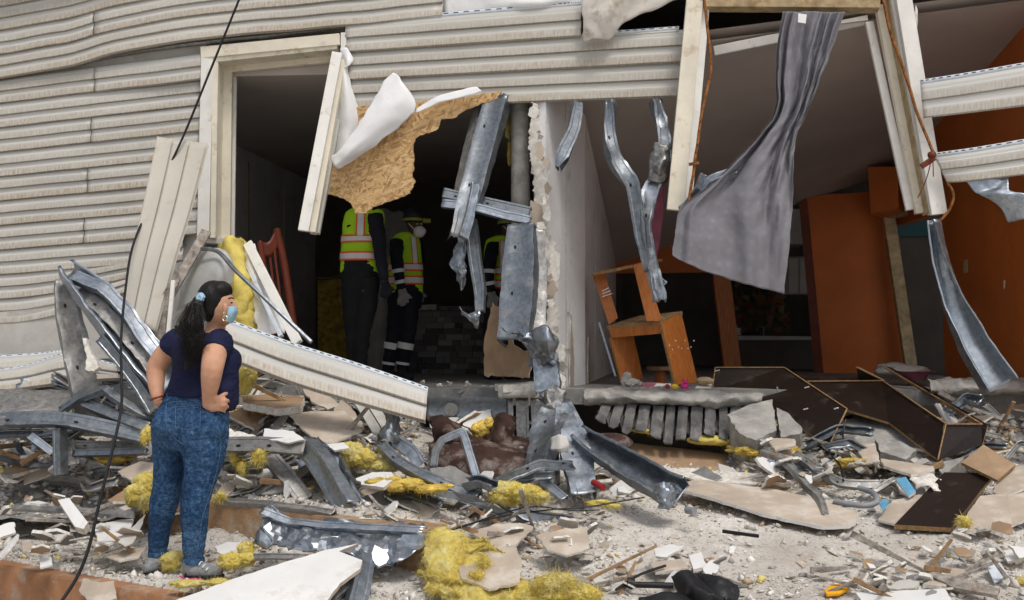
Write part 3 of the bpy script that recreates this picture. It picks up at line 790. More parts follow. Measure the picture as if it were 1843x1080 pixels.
    plate('torn_drywall', [V(x, y, 8.52) for x, y in torn], 0.03, 'drywall_core', 'drywall_core', house, 0.026, 0.012)
    for q in ([(955, 360), (975, 370), (980, 405), (970, 425), (960, 405), (950, 408), (955, 380)], [(990, 450), (1006, 455), (1008, 495), (996, 520), (985, 505)], [(1000, 615), (1018, 622), (1010, 640), (1018, 660), (1004, 668), (995, 640)]):
        plate('torn_paper', [V(x, y, 8.44 + 0.03 * (i % 2)) for i, (x, y) in enumerate(q)], 0.003, 'drywall_paper' if q[0][0] == 955 else 'drywall_core', None, house, 0.008, 0.02)
    for t0, zt, w in ((0.20, 1.55, 0.022), (0.37, 1.32, 0.008)):
        plate('torn_drywall', [part(t0, zt, 0.012), part(t0 + 0.004, zt - 0.1, 0.012), part(t0 + w, FZ + 0.25, 0.014), part(t0 + w * 0.8, FZ, 0.014), part(t0 - w, FZ, 0.014), part(t0 - w * 0.6, FZ + 0.3, 0.014)], 0.01, 'drywall_paper', 'drywall_core', house, 0.014, 0.02)
    R = random.Random(14)
    for i in range(22):
        y = 200 + 23 * i; x = 962 + 0.088 * (y - 190) + R.uniform(-6, 12); s = R.uniform(5, 13); dd = 8.42 - R.uniform(0, 0.05)
        plate('torn_paper', [V(x + s * R.uniform(.5, 1.2) * math.cos(k * 1.257), y + 1.5 * s * R.uniform(.5, 1.2) * math.sin(k * 1.257), dd + R.uniform(-.03, .03)) for k in range(5)], 0.003, R.choice(('drywall_core', 'drywall_paper', 'drywall_core')), 'drywall_core', house, 0.008, 0.012, seed=i * 1.1)
    tube('post', [V(936, 180, 8.75), V(937, 410, 8.7)], 0.076, 'concrete', house, 8, 20)
    # right room ceiling (sagging), bilinear
    NL, BL, BR, NR = Vector((0.30, 8.70, 3.52)), Vector((1.26, 13.2, 2.20)), Vector((4.40, 12.5, 3.22)), Vector((3.95, 7.95, 3.80))
    n = 14; vs = []
    for dz in (0, 0.08):
        for j in range(n):
            for i in range(n):
                u, v = i / (n - 1), j / (n - 1)
                vs.append((NL * (1 - u) + NR * u) * (1 - v) + (BL * (1 - u) + BR * u) * v + Vector((0, 0, dz)))
    fs = []
    for s in (0, 1):
        for j in range(n - 1):
            for i in range(n - 1):
                a = s * n * n + j * n + i; fs.append((a, a + 1, a + n + 1, a + n))
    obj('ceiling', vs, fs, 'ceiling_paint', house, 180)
    # back wall of the right room
    plate('wall', [V(1100, 465, 13.2), V(1290, 415, 12.95), V(1290, 490, 12.95), V(1100, 492, 13.2)], 0.08, 'orange_paint', None, house)
    plate('wall', [V(1452, 352, 12.6), V(1560, 346, 12.5), V(1606, 344, 12.45), V(1630, 672, 12.45), V(1482, 672, 12.6)], 0.1, 'orange_paint', 'drywall_core', house, 0.006, 0.05)
    plate('wall_end', [V(1438, 365, 12.62), V(1452, 354, 12.58), V(1482, 672, 12.58), V(1466, 672, 12.62)], 0.1, 'wood_red', None, house)
    slab4('soffit', [V(1562, 300, 11.8), V(1616, 300, 11.6), V(1617, 374, 11.6), V(1567, 384, 11.8)], (0.3, 0.6, 0.0), 'orange_paint', house)
    box('post', V(1297, 495, 12.7), V(1318, 668, 12.6), 0.20, 0.12, 'orange_laminate', house)
    # right side wall with doorway
    rw = lambda d, z, o=0.0: Vector((4.40 - 0.105 * (12.5 - d) + o, d, z))
    zc = lambda d: 3.22 + 0.58 * (12.5 - d) / 4.55 + 0.03
    plate('wall', [rw(7.6, FZ - 0.1), rw(10.55, FZ - 0.1), rw(10.75, 2.55), rw(12.5, 2.6), rw(12.5, zc(12.5)), rw(7.6, zc(7.6) + .02)], 0.1, 'orange_paint', None, house)
    for d, za, zb in ((9.9, 1.9, 2.02), (9.55, 1.25, 1.36)):
        abox('wall_socket', tuple(rw(d, za) + Vector((-0.012, -0.04, 0))), tuple(rw(d, zb) + Vector((0.0, 0.04, 0))), 'trim_tan', house, 0.002)
    for d, z in ((8.9, 1.75), (8.6, 2.4), (9.3, 1.1), (8.45, 1.3)):
        lump('wall_scar', [(rw(d, z), (0.004, 0.02, 0.035))], 'drywall_core', house, 2, 0.6)
    box('door_frame', V(1598, 384, 12.3), V(1640, 668, 12.2), 0.13, 0.08, 'trim_tan', house)
    box('door_frame', V(1596, 386, 12.3), V(1650, 380, 11.9), 0.09, 0.08, 'trim_tan', house)
    plate('wall', [V(1590, 360, 13.6), V(1700, 360, 13.6), V(1700, 425, 13.6), V(1590, 425, 13.6)], 0.05, 'teal_paint', None, house)
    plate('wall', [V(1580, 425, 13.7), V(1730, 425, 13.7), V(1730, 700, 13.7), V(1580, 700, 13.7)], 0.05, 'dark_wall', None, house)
    # kitchen behind
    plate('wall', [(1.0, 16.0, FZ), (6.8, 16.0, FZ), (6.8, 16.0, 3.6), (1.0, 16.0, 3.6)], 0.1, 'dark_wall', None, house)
    # floor, roof and shell
    slab4('floor_slab', [(-3.8, 9.2, FZ - 0.13), (0.35, 8.45, FZ - 0.13), (0.35, 8.45, FZ), (-3.8, 9.2, FZ)], (0, 7.7, 0), 'concrete_grey', house)
    slab4('floor_slab', [(0.352, 8.50, FZ - 0.12), (4.6, 8.30, FZ - 0.12), (4.6, 8.30, FZ - 0.002), (0.352, 8.50, FZ - 0.002)], (0, 7.7, 0), 'concrete_grey', house)
    slab4('roof', [(-6.5, 9.0, 4.35), (7.5, 8.2, 4.35), (7.5, 17, 4.35), (-6.5, 17, 4.35)], (0, 0, 0.15), 'dark_wall', house)
    for q, v in (([(-6.5, 16.9, -0.4), (7.5, 16.9, -0.4), (7.5, 16.9, 4.4), (-6.5, 16.9, 4.4)], (0, .1, 0)), ([(-6.5, 9.3, -0.4), (-6.5, 16.9, -0.4), (-6.5, 16.9, 4.4), (-6.5, 9.3, 4.4)], (.1, 0, 0)), ([(7.3, 8.4, -0.4), (7.3, 16.9, -0.4), (7.3, 16.9, 4.4), (7.3, 8.4, 4.4)], (.1, 0, 0)), ([(-6, 11.2, -0.4), (7, 11.2, -0.4), (7, 11.2, 0.7), (-6, 11.2, 0.7)], (0, .1, 0))):
        slab4('wall', q, v, 'dark_wall', house)
    # broken slab edge on the right: rounded crust and hanging concrete ribs of the steel deck
    rows = []
    for y, d in ((698, 8.62), (702, 8.30), (710, 8.17), (722, 8.17), (728, 8.28), (729, 8.6)):
        rows.append([V(x, y + 0.022 * (x - 1055) + 2.5 * noise.noise(Vector((x * 0.02, y * 0.1, 0))), d) for x in (1052, 1080, 1120, 1180, 1240, 1300, 1345, 1372)])
    loft('slab_edge', rows, 'concrete', house, 90, 22, 0.004, 0.030, 8, smooth=35)
    # ragged corrugated underside of the slab, snapped and hanging forward
    R = random.Random(9); xs, rows = [], [[], [], [], []]
    x = 1084.0
    while x < 1350:
        wv, g = R.uniform(15, 21), R.uniform(3.5, 6)
        k = (x - 1084) / 266; L = (34 + 34 * math.sin(k * 2.9 + 0.15)) * R.uniform(0.8, 1.12); lx = -13 + 16 * k
        for px_, dep in ((x, 0.10), (x + 1.2, 0.0), (x + wv * .5, -0.012), (x + wv - 1.2, 0.0), (x + wv, 0.10), (x + wv + g * .5, 0.13)):
            y0 = 725 + 0.022 * (px_ - 1055); LL = L * (1.0 if dep < 0.05 else 0.82) + R.uniform(-3, 3)
            for r, t_ in enumerate((0.0, 0.35, 0.7, 1.0)):
                rows[r].append(V(px_ + lx * t_, y0 + LL * t_, 8.24 - 0.22 * t_ + dep * (1 - .25 * t_)))
        x += wv + g
    nn = len(rows[0])
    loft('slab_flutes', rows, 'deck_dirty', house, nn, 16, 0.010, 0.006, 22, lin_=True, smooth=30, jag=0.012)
    rows = [[V(x, y + 2 * math.sin(x * .13), d) for x in (1672, 1720, 1780, 1860)] for y, d in ((684, 8.5), (688, 8.25), (700, 8.15), (710, 8.2), (712, 8.5))]
    loft('slab_edge', rows, 'concrete', house, 60, 20, 0.004, 0.030, 9, smooth=35)
    # --- right window frame, racked and hanging
    wr = empty('window_frame', V(1420, 380, 8.2), parent=house)
    def rb(name, a, b, w, h, mat): return box(name, V(*a), V(*b), w, h, mat, wr)
    rb('jamb', (1254, -40, 8.25), (1215, 379, 8.05), 0.125, 0.035, 'trim_cream')
    rb('jamb', (1272, -40, 8.36), (1235, 374, 8.16), 0.06, 0.16, 'trim_white')
    rb('jamb', (1243, -40, 8.30), (1203, 376, 8.12), 0.02, 0.05, 'vinyl_back')
    rb('head', (1268, 8, 8.25), (1582, 10, 8.02), 0.075, 0.14, 'trim_tan')
    rb('head', (1262, -14, 8.22), (1590, -14, 8.0), 0.10, 0.04, 'trim_cream')
    rb('inner_stop', (1285, 92, 8.45), (1562, 36, 8.25), 0.072, 0.03, 'trim_white')
    rb('jamb', (1564, 40, 8.22), (1638, 378, 8.02), 0.062, 0.03, 'trim_white')
    rb('jamb', (1583, 10, 8.16), (1656, 384, 7.98), 0.07, 0.05, 'trim_cream')
    rb('jamb', (1594, -20, 8.10), (1668, 386, 7.94), 0.03, 0.10, 'trim_tan')
    rb('jamb', (1600, -30, 8.05), (1676, 386, 7.90), 0.035, 0.06, 'trim_white')
    rb('jamb', (1620, -40, 7.98), (1690, 386, 7.84), 0.115, 0.03, 'trim_white')
    lump('plaster_clot', [(V(1648, 30, 8.0), (0.022, 0.02, 0.09))], 'drywall_core', wr, 3, 0.6)
    # dangling siding strips on the right
    siding('siding_panel', VS([(1656, 152, 7.80), (1750, 137, 7.7), (1870, 116, 7.6), (2000, 95, 7.5)]), VS([(1662, 213, 7.80), (1750, 203, 7.7), (1870, 188, 7.6), (2000, 172, 7.5)]), house, 20, 2, u0=130, flange=0.032, depth=0.014)
    siding('siding_panel', VS([(1682, 283, 7.78), (1750, 274, 7.7), (1870, 254, 7.6), (2000, 234, 7.5)]), VS([(1704, 329, 7.78), (1750, 326, 7.7), (1870, 312, 7.6), (2000, 298, 7.5)]), house, 20, 2, u0=140, flange=0.032, depth=0.014, c0=4)
    # recessed ceiling lamp
    c = V(1338, 196, 10.3)
    ring_loft('recessed_lamp', [(c + Vector((0, 0, 0.03)), Vector((0.05, 0, 0)), Vector((0, 0.05, 0))), (c, Vector((0.052, 0, 0)), Vector((0, 0.052, 0))), (c + Vector((0, 0, 0.0)), Vector((0.035, 0, 0)), Vector((0, 0.035, 0))), (c + Vector((0, 0, 0.03)), Vector((0.033, 0, 0)), Vector((0, 0.033, 0)))], 'black_plastic', house, 20, 40)
build_house()
# ---------------------------------------------------------------- people
PEND = []
class Body:
    """collects closed limb surfaces and fuses them into one continuous skin"""
    def __init__(s): s.v, s.f = [], []
    def limb(s, pts, n=14, seg=16, flat=1.0, lin_=False):
        """pts: (px, py, d, r_px) – round tapered limb through the points"""
        P = [Vector(V(a, b, d)) for a, b, d, r in pts]; Rr = [Vector((m(r, d), 0, 0)) for a, b, d, r in pts]
        C = cr(P, n, lin_); R = [x.x for x in cr(Rr, n, lin_)]
        b0 = len(s.v)
        for i, p in enumerate(C):
            t = (C[min(i + 1, n - 1)] - C[max(i - 1, 0)]).normalized()
            a = t.cross(Vector((0, -1, 0.01))).normalized(); b = a.cross(t).normalized()
            for k in range(seg):
                an = 2 * math.pi * k / seg; s.v.append(p + a * math.cos(an) * R[i] + b * math.sin(an) * R[i] * flat)
        s._skin(b0, n, seg)
    def _skin(s, b0, n, seg):
        for i in range(n - 1):
            for k in range(seg):
                s.f.append((b0 + i * seg + k, b0 + i * seg + (k + 1) % seg, b0 + (i + 1) * seg + (k + 1) % seg, b0 + (i + 1) * seg + k))
        s.f.append(tuple(b0 + k for k in reversed(range(seg)))); s.f.append(tuple(b0 + (n - 1) * seg + k for k in range(seg)))
    def stack(s, rings, n=24, seg=24, rot=0.0):
        """rings: (py, px_left, px_right, d, depth_px) – horizontal ellipses"""
        rows = []
        for py, xl, xr, d, dp in rings:
            rows.append((V((xl + xr) / 2, py, d), Vector((m((xr - xl) / 2, d), m(dp, d), 0))))
        C = cr([r[0] for r in rows], n); A = cr([r[1] for r in rows], n); b0 = len(s.v)
        for c, a in zip(C, A):
            for k in range(seg):
                an = 2 * math.pi * k / seg; s.v.append(c + Vector((math.cos(an) * a.x, math.sin(an) * a.y, 0)))
        s._skin(b0, n, seg)
    def ball(s, px, py, d, rx, ry, rz, sub=3):
        b0 = len(s.v); c = V(px, py, d); v0, f0 = ICO[sub]
        s.v += [c + Vector((v.x * m(rx, d), v.y * m(ry, d), v.z * m(rz, d))) for v in v0]; s.f += [tuple(i + b0 for i in f) for f in f0]
    def done(s, name, mat, parent, vox=0.012, it=4, amp=0.0, sc=10, fac=0.5):
        o = obj(name, s.v, s.f, mat, None, 180)
        r = o.modifiers.new('fuse', 'REMESH'); r.mode = 'VOXEL'; r.voxel_size = vox; r.use_smooth_shade = True
        if it: q = o.modifiers.new('smooth', 'SMOOTH'); q.iterations = it; q.factor = fac
        if parent: setpar(o, parent)
        PEND.append((o, mat, amp, sc)); return o

def flush():
    """fuse every pending body surface in one evaluation"""
    dg = bpy.context.evaluated_depsgraph_get()
    made = [(o, mat, amp, sc, bpy.data.meshes.new_from_object(o.evaluated_get(dg))) for o, mat, amp, sc in PEND]
    for o, mat, amp, sc, me in made:
        old = o.data; o.modifiers.clear(); o.data = me; bpy.data.meshes.remove(old); me.name = o.name
        if amp:
            w = wloc(o)
            N = len(me.vertices); co = np.empty(N * 3, np.float32); nr = np.empty(N * 3, np.float32)
            me.vertices.foreach_get('co', co); me.vertex_normals.foreach_get('vector', nr); k = np.empty(N)
            for i in range(N):
                x, y, z = (co[3 * i] + w.x) * sc, (co[3 * i + 1] + w.y) * sc, (co[3 * i + 2] + w.z) * sc
                k[i] = noise.noise(Vector((x, y, z * 1.8))) + 0.7 * (0.4 - 1.6 * abs(noise.noise(Vector((x * 1.6, y * 1.6, z * 3.8)))))
            co += np.repeat(k * amp, 3).astype(np.float32) * nr; me.vertices.foreach_set('co', co); me.update()
        me.polygons.foreach_set('use_smooth', [True] * len(me.polygons))
        if not me.materials: me.materials.append(MATS[mat])
    PEND.clear()

def build_woman():
    w = empty('person', V(330, 1030, 5.95), 'woman in navy T-shirt and acid washed jeans standing with hands on hips', 'person')
    TOR = [(596, 352, 412, 6.0, 14), (606, 322, 414, 6.0, 26), (622, 310, 418, 6.0, 33), (645, 311, 431, 6.0, 38), (665, 311, 431, 6.0, 38), (690, 304, 429, 6.0, 40), (706, 299, 429, 6.0, 44), (714, 296, 428, 6.0, 47)]
    TOR2 = TOR + [(736, 330, 426, 5.99, 47)]
    JTOP = [(702, 302, 416, 6.0, 36), (725, 290, 414, 6.0, 41), (750, 276, 412, 6.0, 45), (772, 272, 412, 6.0, 46), (792, 279, 410, 6.0, 43), (808, 284, 406, 6.0, 34)]
    LL = [(308, 775, 6.05, 36), (307, 815, 6.05, 32), (305, 850, 6.05, 28), (300, 885, 6.05, 26.5), (291, 925, 6.06, 23), (286, 960, 6.07, 19), (285, 996, 6.08, 16.5)]
    RL = [(366, 775, 5.93, 44), (367, 815, 5.92, 39), (362, 850, 5.9, 31), (354, 885, 5.88, 27), (350, 920, 5.87, 25.5), (350, 955, 5.87, 23), (348, 1008, 5.87, 18)]
    shr = lambda L, k: [tuple(list(p[:3]) + [p[3] - k]) for p in L]
    # body: one continuous figure
    b = Body()
    b.stack([(y, a + 6, c - 6, d, q - 6) for y, a, c, d, q in TOR]); b.stack([(y, a + 5, c - 5, d, q - 5) for y, a, c, d, q in JTOP])
    b.limb(shr(LL, 4)); b.limb(shr(RL, 4))
    b.limb([(286, 985, 6.08, 11), (287, 1008, 6.07, 9), (282, 1020, 6.05, 6)]); b.limb([(348, 1000, 5.87, 12), (350, 1016, 5.87, 9), (370, 1028, 5.86, 5)])
    b.limb([(385, 604, 6.0, 21), (389, 588, 6.0, 17), (391, 570, 5.99, 17)])               # neck
    b.ball(393, 549, 5.98, 27, 26, 38); b.ball(402, 560, 5.98, 20, 20, 26); b.ball(404, 578, 5.98, 11, 13, 8)   # skull, face, chin
    b.limb([(414, 536, 5.98, 7), (421, 550, 5.98, 5.5), (425, 556, 5.98, 5), (419, 559, 5.98, 6)], 8, 10)        # nose
    b.limb([(322, 612, 6.02, 20), (304, 628, 6.04, 19), (288, 650, 6.05, 18.5), (281, 666, 6.05, 17.5), (281, 690, 6.02, 15), (283, 712, 5.98, 11), (288, 728, 5.96, 9)])   # far arm
    b.limb([(396, 612, 5.95, 22), (388, 630, 5.86, 22), (384, 650, 5.80, 21), (381, 670, 5.78, 19.5), (379, 690, 5.80, 17), (376, 714, 5.84, 12.5), (374, 732, 5.87, 10)])
    # hand on hip: palm and five fingers
    b.limb([(374, 728, 5.86, 10), (384, 732, 5.84, 10.5), (394, 727, 5.83, 10)], 8, 12, 0.6)
    for tip in ([(388, 720, 5.82, 4.6), (398, 713, 5.81, 4.2), (405, 709, 5.82, 3.8), (409, 708, 5.84, 3.2)], [(392, 725, 5.82, 4.6), (402, 721, 5.80, 4.3), (408, 721, 5.82, 3.8), (412, 722, 5.85, 3.2)], [(392, 731, 5.82, 4.6), (402, 729, 5.80, 4.3), (407, 731, 5.82, 3.8), (410, 733, 5.85, 3.2)], [(389, 737, 5.83, 4.2), (397, 737, 5.81, 3.9), (402, 739, 5.83, 3.5), (405, 741, 5.85, 3.0)]):
        b.limb(tip, 8, 10)
    b.limb([(380, 724, 5.9, 5), (386, 716, 5.95, 4.6), (396, 712, 6.0, 4)], 8, 10)
    b.limb([(288, 726, 5.96, 8), (292, 736, 5.98, 9), (298, 742, 6.0, 7)], 6, 10, 0.6)
    for k in range(4): b.limb([(295, 734 + 4 * k, 5.99, 3.6), (304, 735 + 4 * k, 5.96, 3.4), (310, 738 + 4 * k, 5.96, 3)], 6, 8)
    b.limb([(290, 730, 6.0, 4), (296, 724, 6.05, 3.8), (304, 722, 6.08, 3.2)], 6, 8)
    body = b.done('body', 'skin', w, 0.0075, 3)
    # T-shirt
    b = Body(); b.stack(TOR, 30, 28); b.stack([(690, 372, 429, 6.0, 40), (715, 374, 428, 6.0, 44), (740, 380, 421, 6.0, 42)])
    b.limb([(326, 610, 6.02, 23), (312, 620, 6.03, 23), (302, 630, 6.04, 21.5)], 8, 18); b.limb([(398, 612, 5.96, 25), (390, 624, 5.89, 26), (386, 636, 5.84, 25)], 8, 18)
    b.ball(418, 650, 6.02, 17, 30, 22)
    b.done('t_shirt', 'navy_cotton', w, 0.011, 4, 0.006, 9)
    b = Body(); b.stack(JTOP, 24, 28); b.limb(LL, 30, 22); b.limb(RL, 30, 22); b.ball(305, 765, 5.92, 31, 26, 32); b.ball(368, 768, 5.88, 40, 28, 34)
    j = b.done('jeans', 'denim', w, 0.011, 3, 0.0055, 11)
    # surface details of the jeans follow the finished surface
    flush()
    def on(px, py, lift=0.003):
        o = Vector((0, 0, EYE)); t = V(px, py, 5.95); d = (t - o).normalized()
        ok, loc, nn, _ = j.ray_cast(o - wloc(j), d)
        return (loc + wloc(j) + nn * lift) if ok else t - d * 0.15
    def seam(name, pts, r=0.0016, mat='denim_seam'):
        P = []
        for a, c in zip(pts[:-1], pts[1:]):
            for i in range(6): P.append((a[0] + (c[0] - a[0]) * i / 6, a[1] + (c[1] - a[1]) * i / 6))
        P.append(pts[-1]); o = tube(name, [on(x, y, 0.001) for x, y in P], r, mat, None, len(P), 6, True); setpar(o, j)
    bpy.context.view_layer.update()
    seam('pocket_seam', [(316, 733), (361, 729), (360, 768), (338, 774), (316, 768), (316, 733)])
    seam('pocket_seam', [(319, 737), (358, 733)])
    seam('yoke_seam', [(284, 738), (306, 724), (332, 722), (362, 720)]); seam('waist_seam', [(303, 712), (340, 713), (366, 713)], 0.003)
    seam('side_seam', [(393, 770), (398, 800), (392, 840), (378, 890), (364, 930), (358, 975), (352, 1004)]); seam('side_seam', [(303, 710), (297, 745), (300, 770), (318, 792), (330, 800)])
    seam('inner_seam', [(331, 800), (334, 850), (330, 890)], 0.003, 'denim_dark')
    for x, y in ((303, 708), (340, 706)):
        o = box('belt_loop', on(x, y, 0.006), on(x, y + 14, 0.006), 0.014, 0.006, 'denim'); setpar(o, j)
    for x0, x1, y, d in ((268, 302, 992, 6.08), (329, 367, 1004, 5.87)):
        c = V((x0 + x1) / 2, y, d); r = m((x1 - x0) / 2 + 0.5, d)
        o = ring_loft('jeans_hem', [(c, (r, 0, 0), (0, r, 0)), (c + Vector((0, 0, -0.014)), (r * 1.03, 0, 0), (0, r * 1.03, 0)), (c + Vector((0, 0, -0.028)), (r, 0, 0), (0, r, 0))], 'denim', None, 22, 60); setpar(o, j)
    # hair with ponytail
    b = Body(); b.ball(384, 540, 5.98, 30, 31, 36); b.ball(380, 556, 5.97, 21, 27, 24); b.ball(398, 524, 5.98, 20, 27, 19); b.limb([(376, 560, 5.96, 16), (381, 578, 5.97, 9)], 5, 12)
    b.done('hair', 'hair', w, 0.008, 3)
    b = Body()
    b.limb([(362, 534, 5.9, 8), (353, 552, 5.86, 13), (349, 580, 5.82, 18), (347, 605, 5.80, 20), (346, 630, 5.80, 15), (341, 652, 5.82, 9), (334, 668, 5.84, 3)], 22, 16, 0.6)
    b.limb([(350, 570, 5.84, 12), (336, 588, 5.83, 14), (322, 594, 5.84, 9), (315, 586, 5.85, 3)], 14, 12, 0.6); b.limb([(356, 585, 5.82, 10), (360, 610, 5.80, 9), (361, 632, 5.80, 4)], 10, 10, 0.6)
    pt = b.done('ponytail', 'hair', w, 0.007, 2, 0.006, 26)
    R = random.Random(8)
    sv, sf = [], []
    for i in range(700):
        u = R.random(); x0 = 350 + R.gauss(0, 7); a = [V(x0, 545 + 10 * R.random(), 5.84), V(x0 - 6 + R.gauss(0, 11), 585, 5.76 + R.uniform(0, .05)), V(344 + R.gauss(0, 13), 620 + R.gauss(0, 6), 5.755 + R.uniform(0, .05)), V(338 + R.gauss(0, 14), 635 + 36 * R.random(), 5.77 + R.uniform(0, .04))]
        Q = cr(a, 12); wd = Vector((R.gauss(0, 1), R.gauss(0, 1), 0)).normalized() * 0.0007
        q = len(sv)
        for k, p in enumerate(Q): ww = wd * (1 - 0.8 * k / 11); sv += [p - ww, p + ww]
        sf += [(q + 2 * k, q + 2 * k + 1, q + 2 * k + 3, q + 2 * k + 2) for k in range(11)]
    so = obj('hair_strands', sv, sf, 'hair', None, 180); so['kind'] = 'stuff'; setpar(so, pt)
    o = lump('hair_tie', [(V(361, 534, 5.88), (m(8, 6), m(10, 6), m(9, 6)))], 'tie_blue', w, 4, 0.45, 3)
    # ear, mask, earring
    b = Body(); b.ball(405, 554, 5.86, 5, 4, 9); b.ball(404, 563, 5.86, 3.5, 3, 4); b.done('ear', 'skin', w, 0.004, 2)
    loft('face_mask', [VS([(410, 552, 5.875), (420, 551, 5.89), (425, 551, 5.98), (422, 551, 6.05)]), VS([(408, 566, 5.868), (421, 562, 5.885), (428.5, 561, 5.98), (423, 562, 6.06)]), VS([(406, 579, 5.875), (414, 581, 5.90), (419, 581, 5.98), (415, 580, 6.05)])], 'mask_blue', w, 14, 14, 0.003, 0.001, 20)
    tube('mask_strap', VS([(411, 553, 5.872), (406, 548, 5.855), (401, 555, 5.855)]), 0.0014, 'lace_white', w, 10, 5); tube('mask_strap', VS([(407, 578, 5.872), (404, 570, 5.855), (402, 562, 5.852)]), 0.0014, 'lace_white', w, 10, 5)
    b = Body(); b.limb([(411, 538, 5.875, 1.5), (417, 536, 5.89, 1.6), (421, 538, 5.92, 1.2)], 8, 6); b.done('eyebrow', 'hair', w, 0.0025, 1)
    b = Body(); b.ball(417, 545, 5.895, 2.4, 2, 1.5); b.done('eye', 'sole_dark', w, 0.002, 1)
    c = V(405, 573, 5.85)
    tube('earring', [c + Vector((0.012 * math.cos(t), 0.004 * math.sin(t), 0.014 * math.sin(t))) for t in [i * 0.698 for i in range(10)]], 0.0018, 'gold', w, 24, 6)
    tube('bracelet', [V(283, 716, 5.96) + Vector((0.037 * math.cos(t), 0.037 * math.sin(t), 0.012 * math.cos(t))) for t in [i * 0.698 for i in range(10)]], 0.006, 'wood_red', w, 30, 8)
    # trainers
    def shoe(toe, heel, d, dt, lab):
        s = empty('shoe', V(heel[0], heel[1], d), parent=w)
        hx, hy = heel; tx, ty = toe
        b = Body(); b.limb([(hx + 4, hy - 10, d, 13), (hx + (tx - hx) * .3, hy - 11 + (ty - hy) * .3, d + (dt - d) * .3, 14), (hx + (tx - hx) * .65, hy - 7 + (ty - hy) * .65, d + (dt - d) * .65, 12), (tx - 3, ty - 4, dt, 7)], 14, 16)
        b.limb([(hx + 10, hy - 10, d, 14), (hx + 11, hy - 30, d, 16)], 6, 16); up = b.done('upper', 'shoe_grey', s, 0.008, 2)
        b = Body(); b.limb([(hx - 1, hy - 1, d, 11), (hx + (tx - hx) * .4, hy + 1 + (ty - hy) * .4, d + (dt - d) * .4, 13), (hx + (tx - hx) * .75, hy + 1 + (ty - hy) * .75, d + (dt - d) * .75, 12), (tx, ty + 1, dt, 8)], 14, 16, 0.9)
        for i, v in enumerate(b.v):
            pass
        z0 = V(hx, hy, d).z
        for v in b.v: v.z = z0 + (v.z - z0) * 0.35
        b.done('sole', 'sole_dark', s, 0.008, 1)
        tube('sole_stripe', VS([(hx - 9, hy + 1, d - .03), (hx + 3, hy + 6, d - .045), (hx + (tx - hx) * .4, hy + 7 + (ty - hy) * .4, d + (dt - d) * .4 - .04)]), 0.006, 'pink', s, 12, 6, prof=lambda t: .7)
        for k in range(3): x = hx + (tx - hx) * (.42 + .09 * k); y = hy - 22 + 5 * k + (ty - hy) * .4; tube('lace', VS([(x - 5, y + 4, d - .045), (x, y - 2, d - .02), (x + 5, y + 1, d + .02)]), 0.0035, 'lace_white', s, 8, 6)
    shoe((262, 1028), (284, 1026), 6.08, 5.98, ''); shoe((404, 1033), (333, 1036), 5.86, 5.86, '')

def band(parent, name, mat, rings, y0, y1, grow=0.006, seg=28):
    """a strip of cloth round a ring stack between picture heights y0 and y1"""
    def at(y):
        for a, b in zip(rings[:-1], rings[1:]):
            if a[0] <= y <= b[0]:
                t = (y - a[0]) / (b[0] - a[0]); return [a[i] + (b[i] - a[i]) * t for i in range(5)]
        return list(rings[-1] if y > rings[-1][0] else rings[0])
    R = []
    for y in (y0, (y0 + y1) / 2, y1):
        q = at(y); c = V((q[1] + q[2]) / 2, y, q[3]); R.append((c, (m((q[2] - q[1]) / 2, q[3]) + grow, 0, 0), (0, m(q[4], q[3]) + grow, 0)))
    return ring_loft(name, R, mat, parent, seg, 180, False)

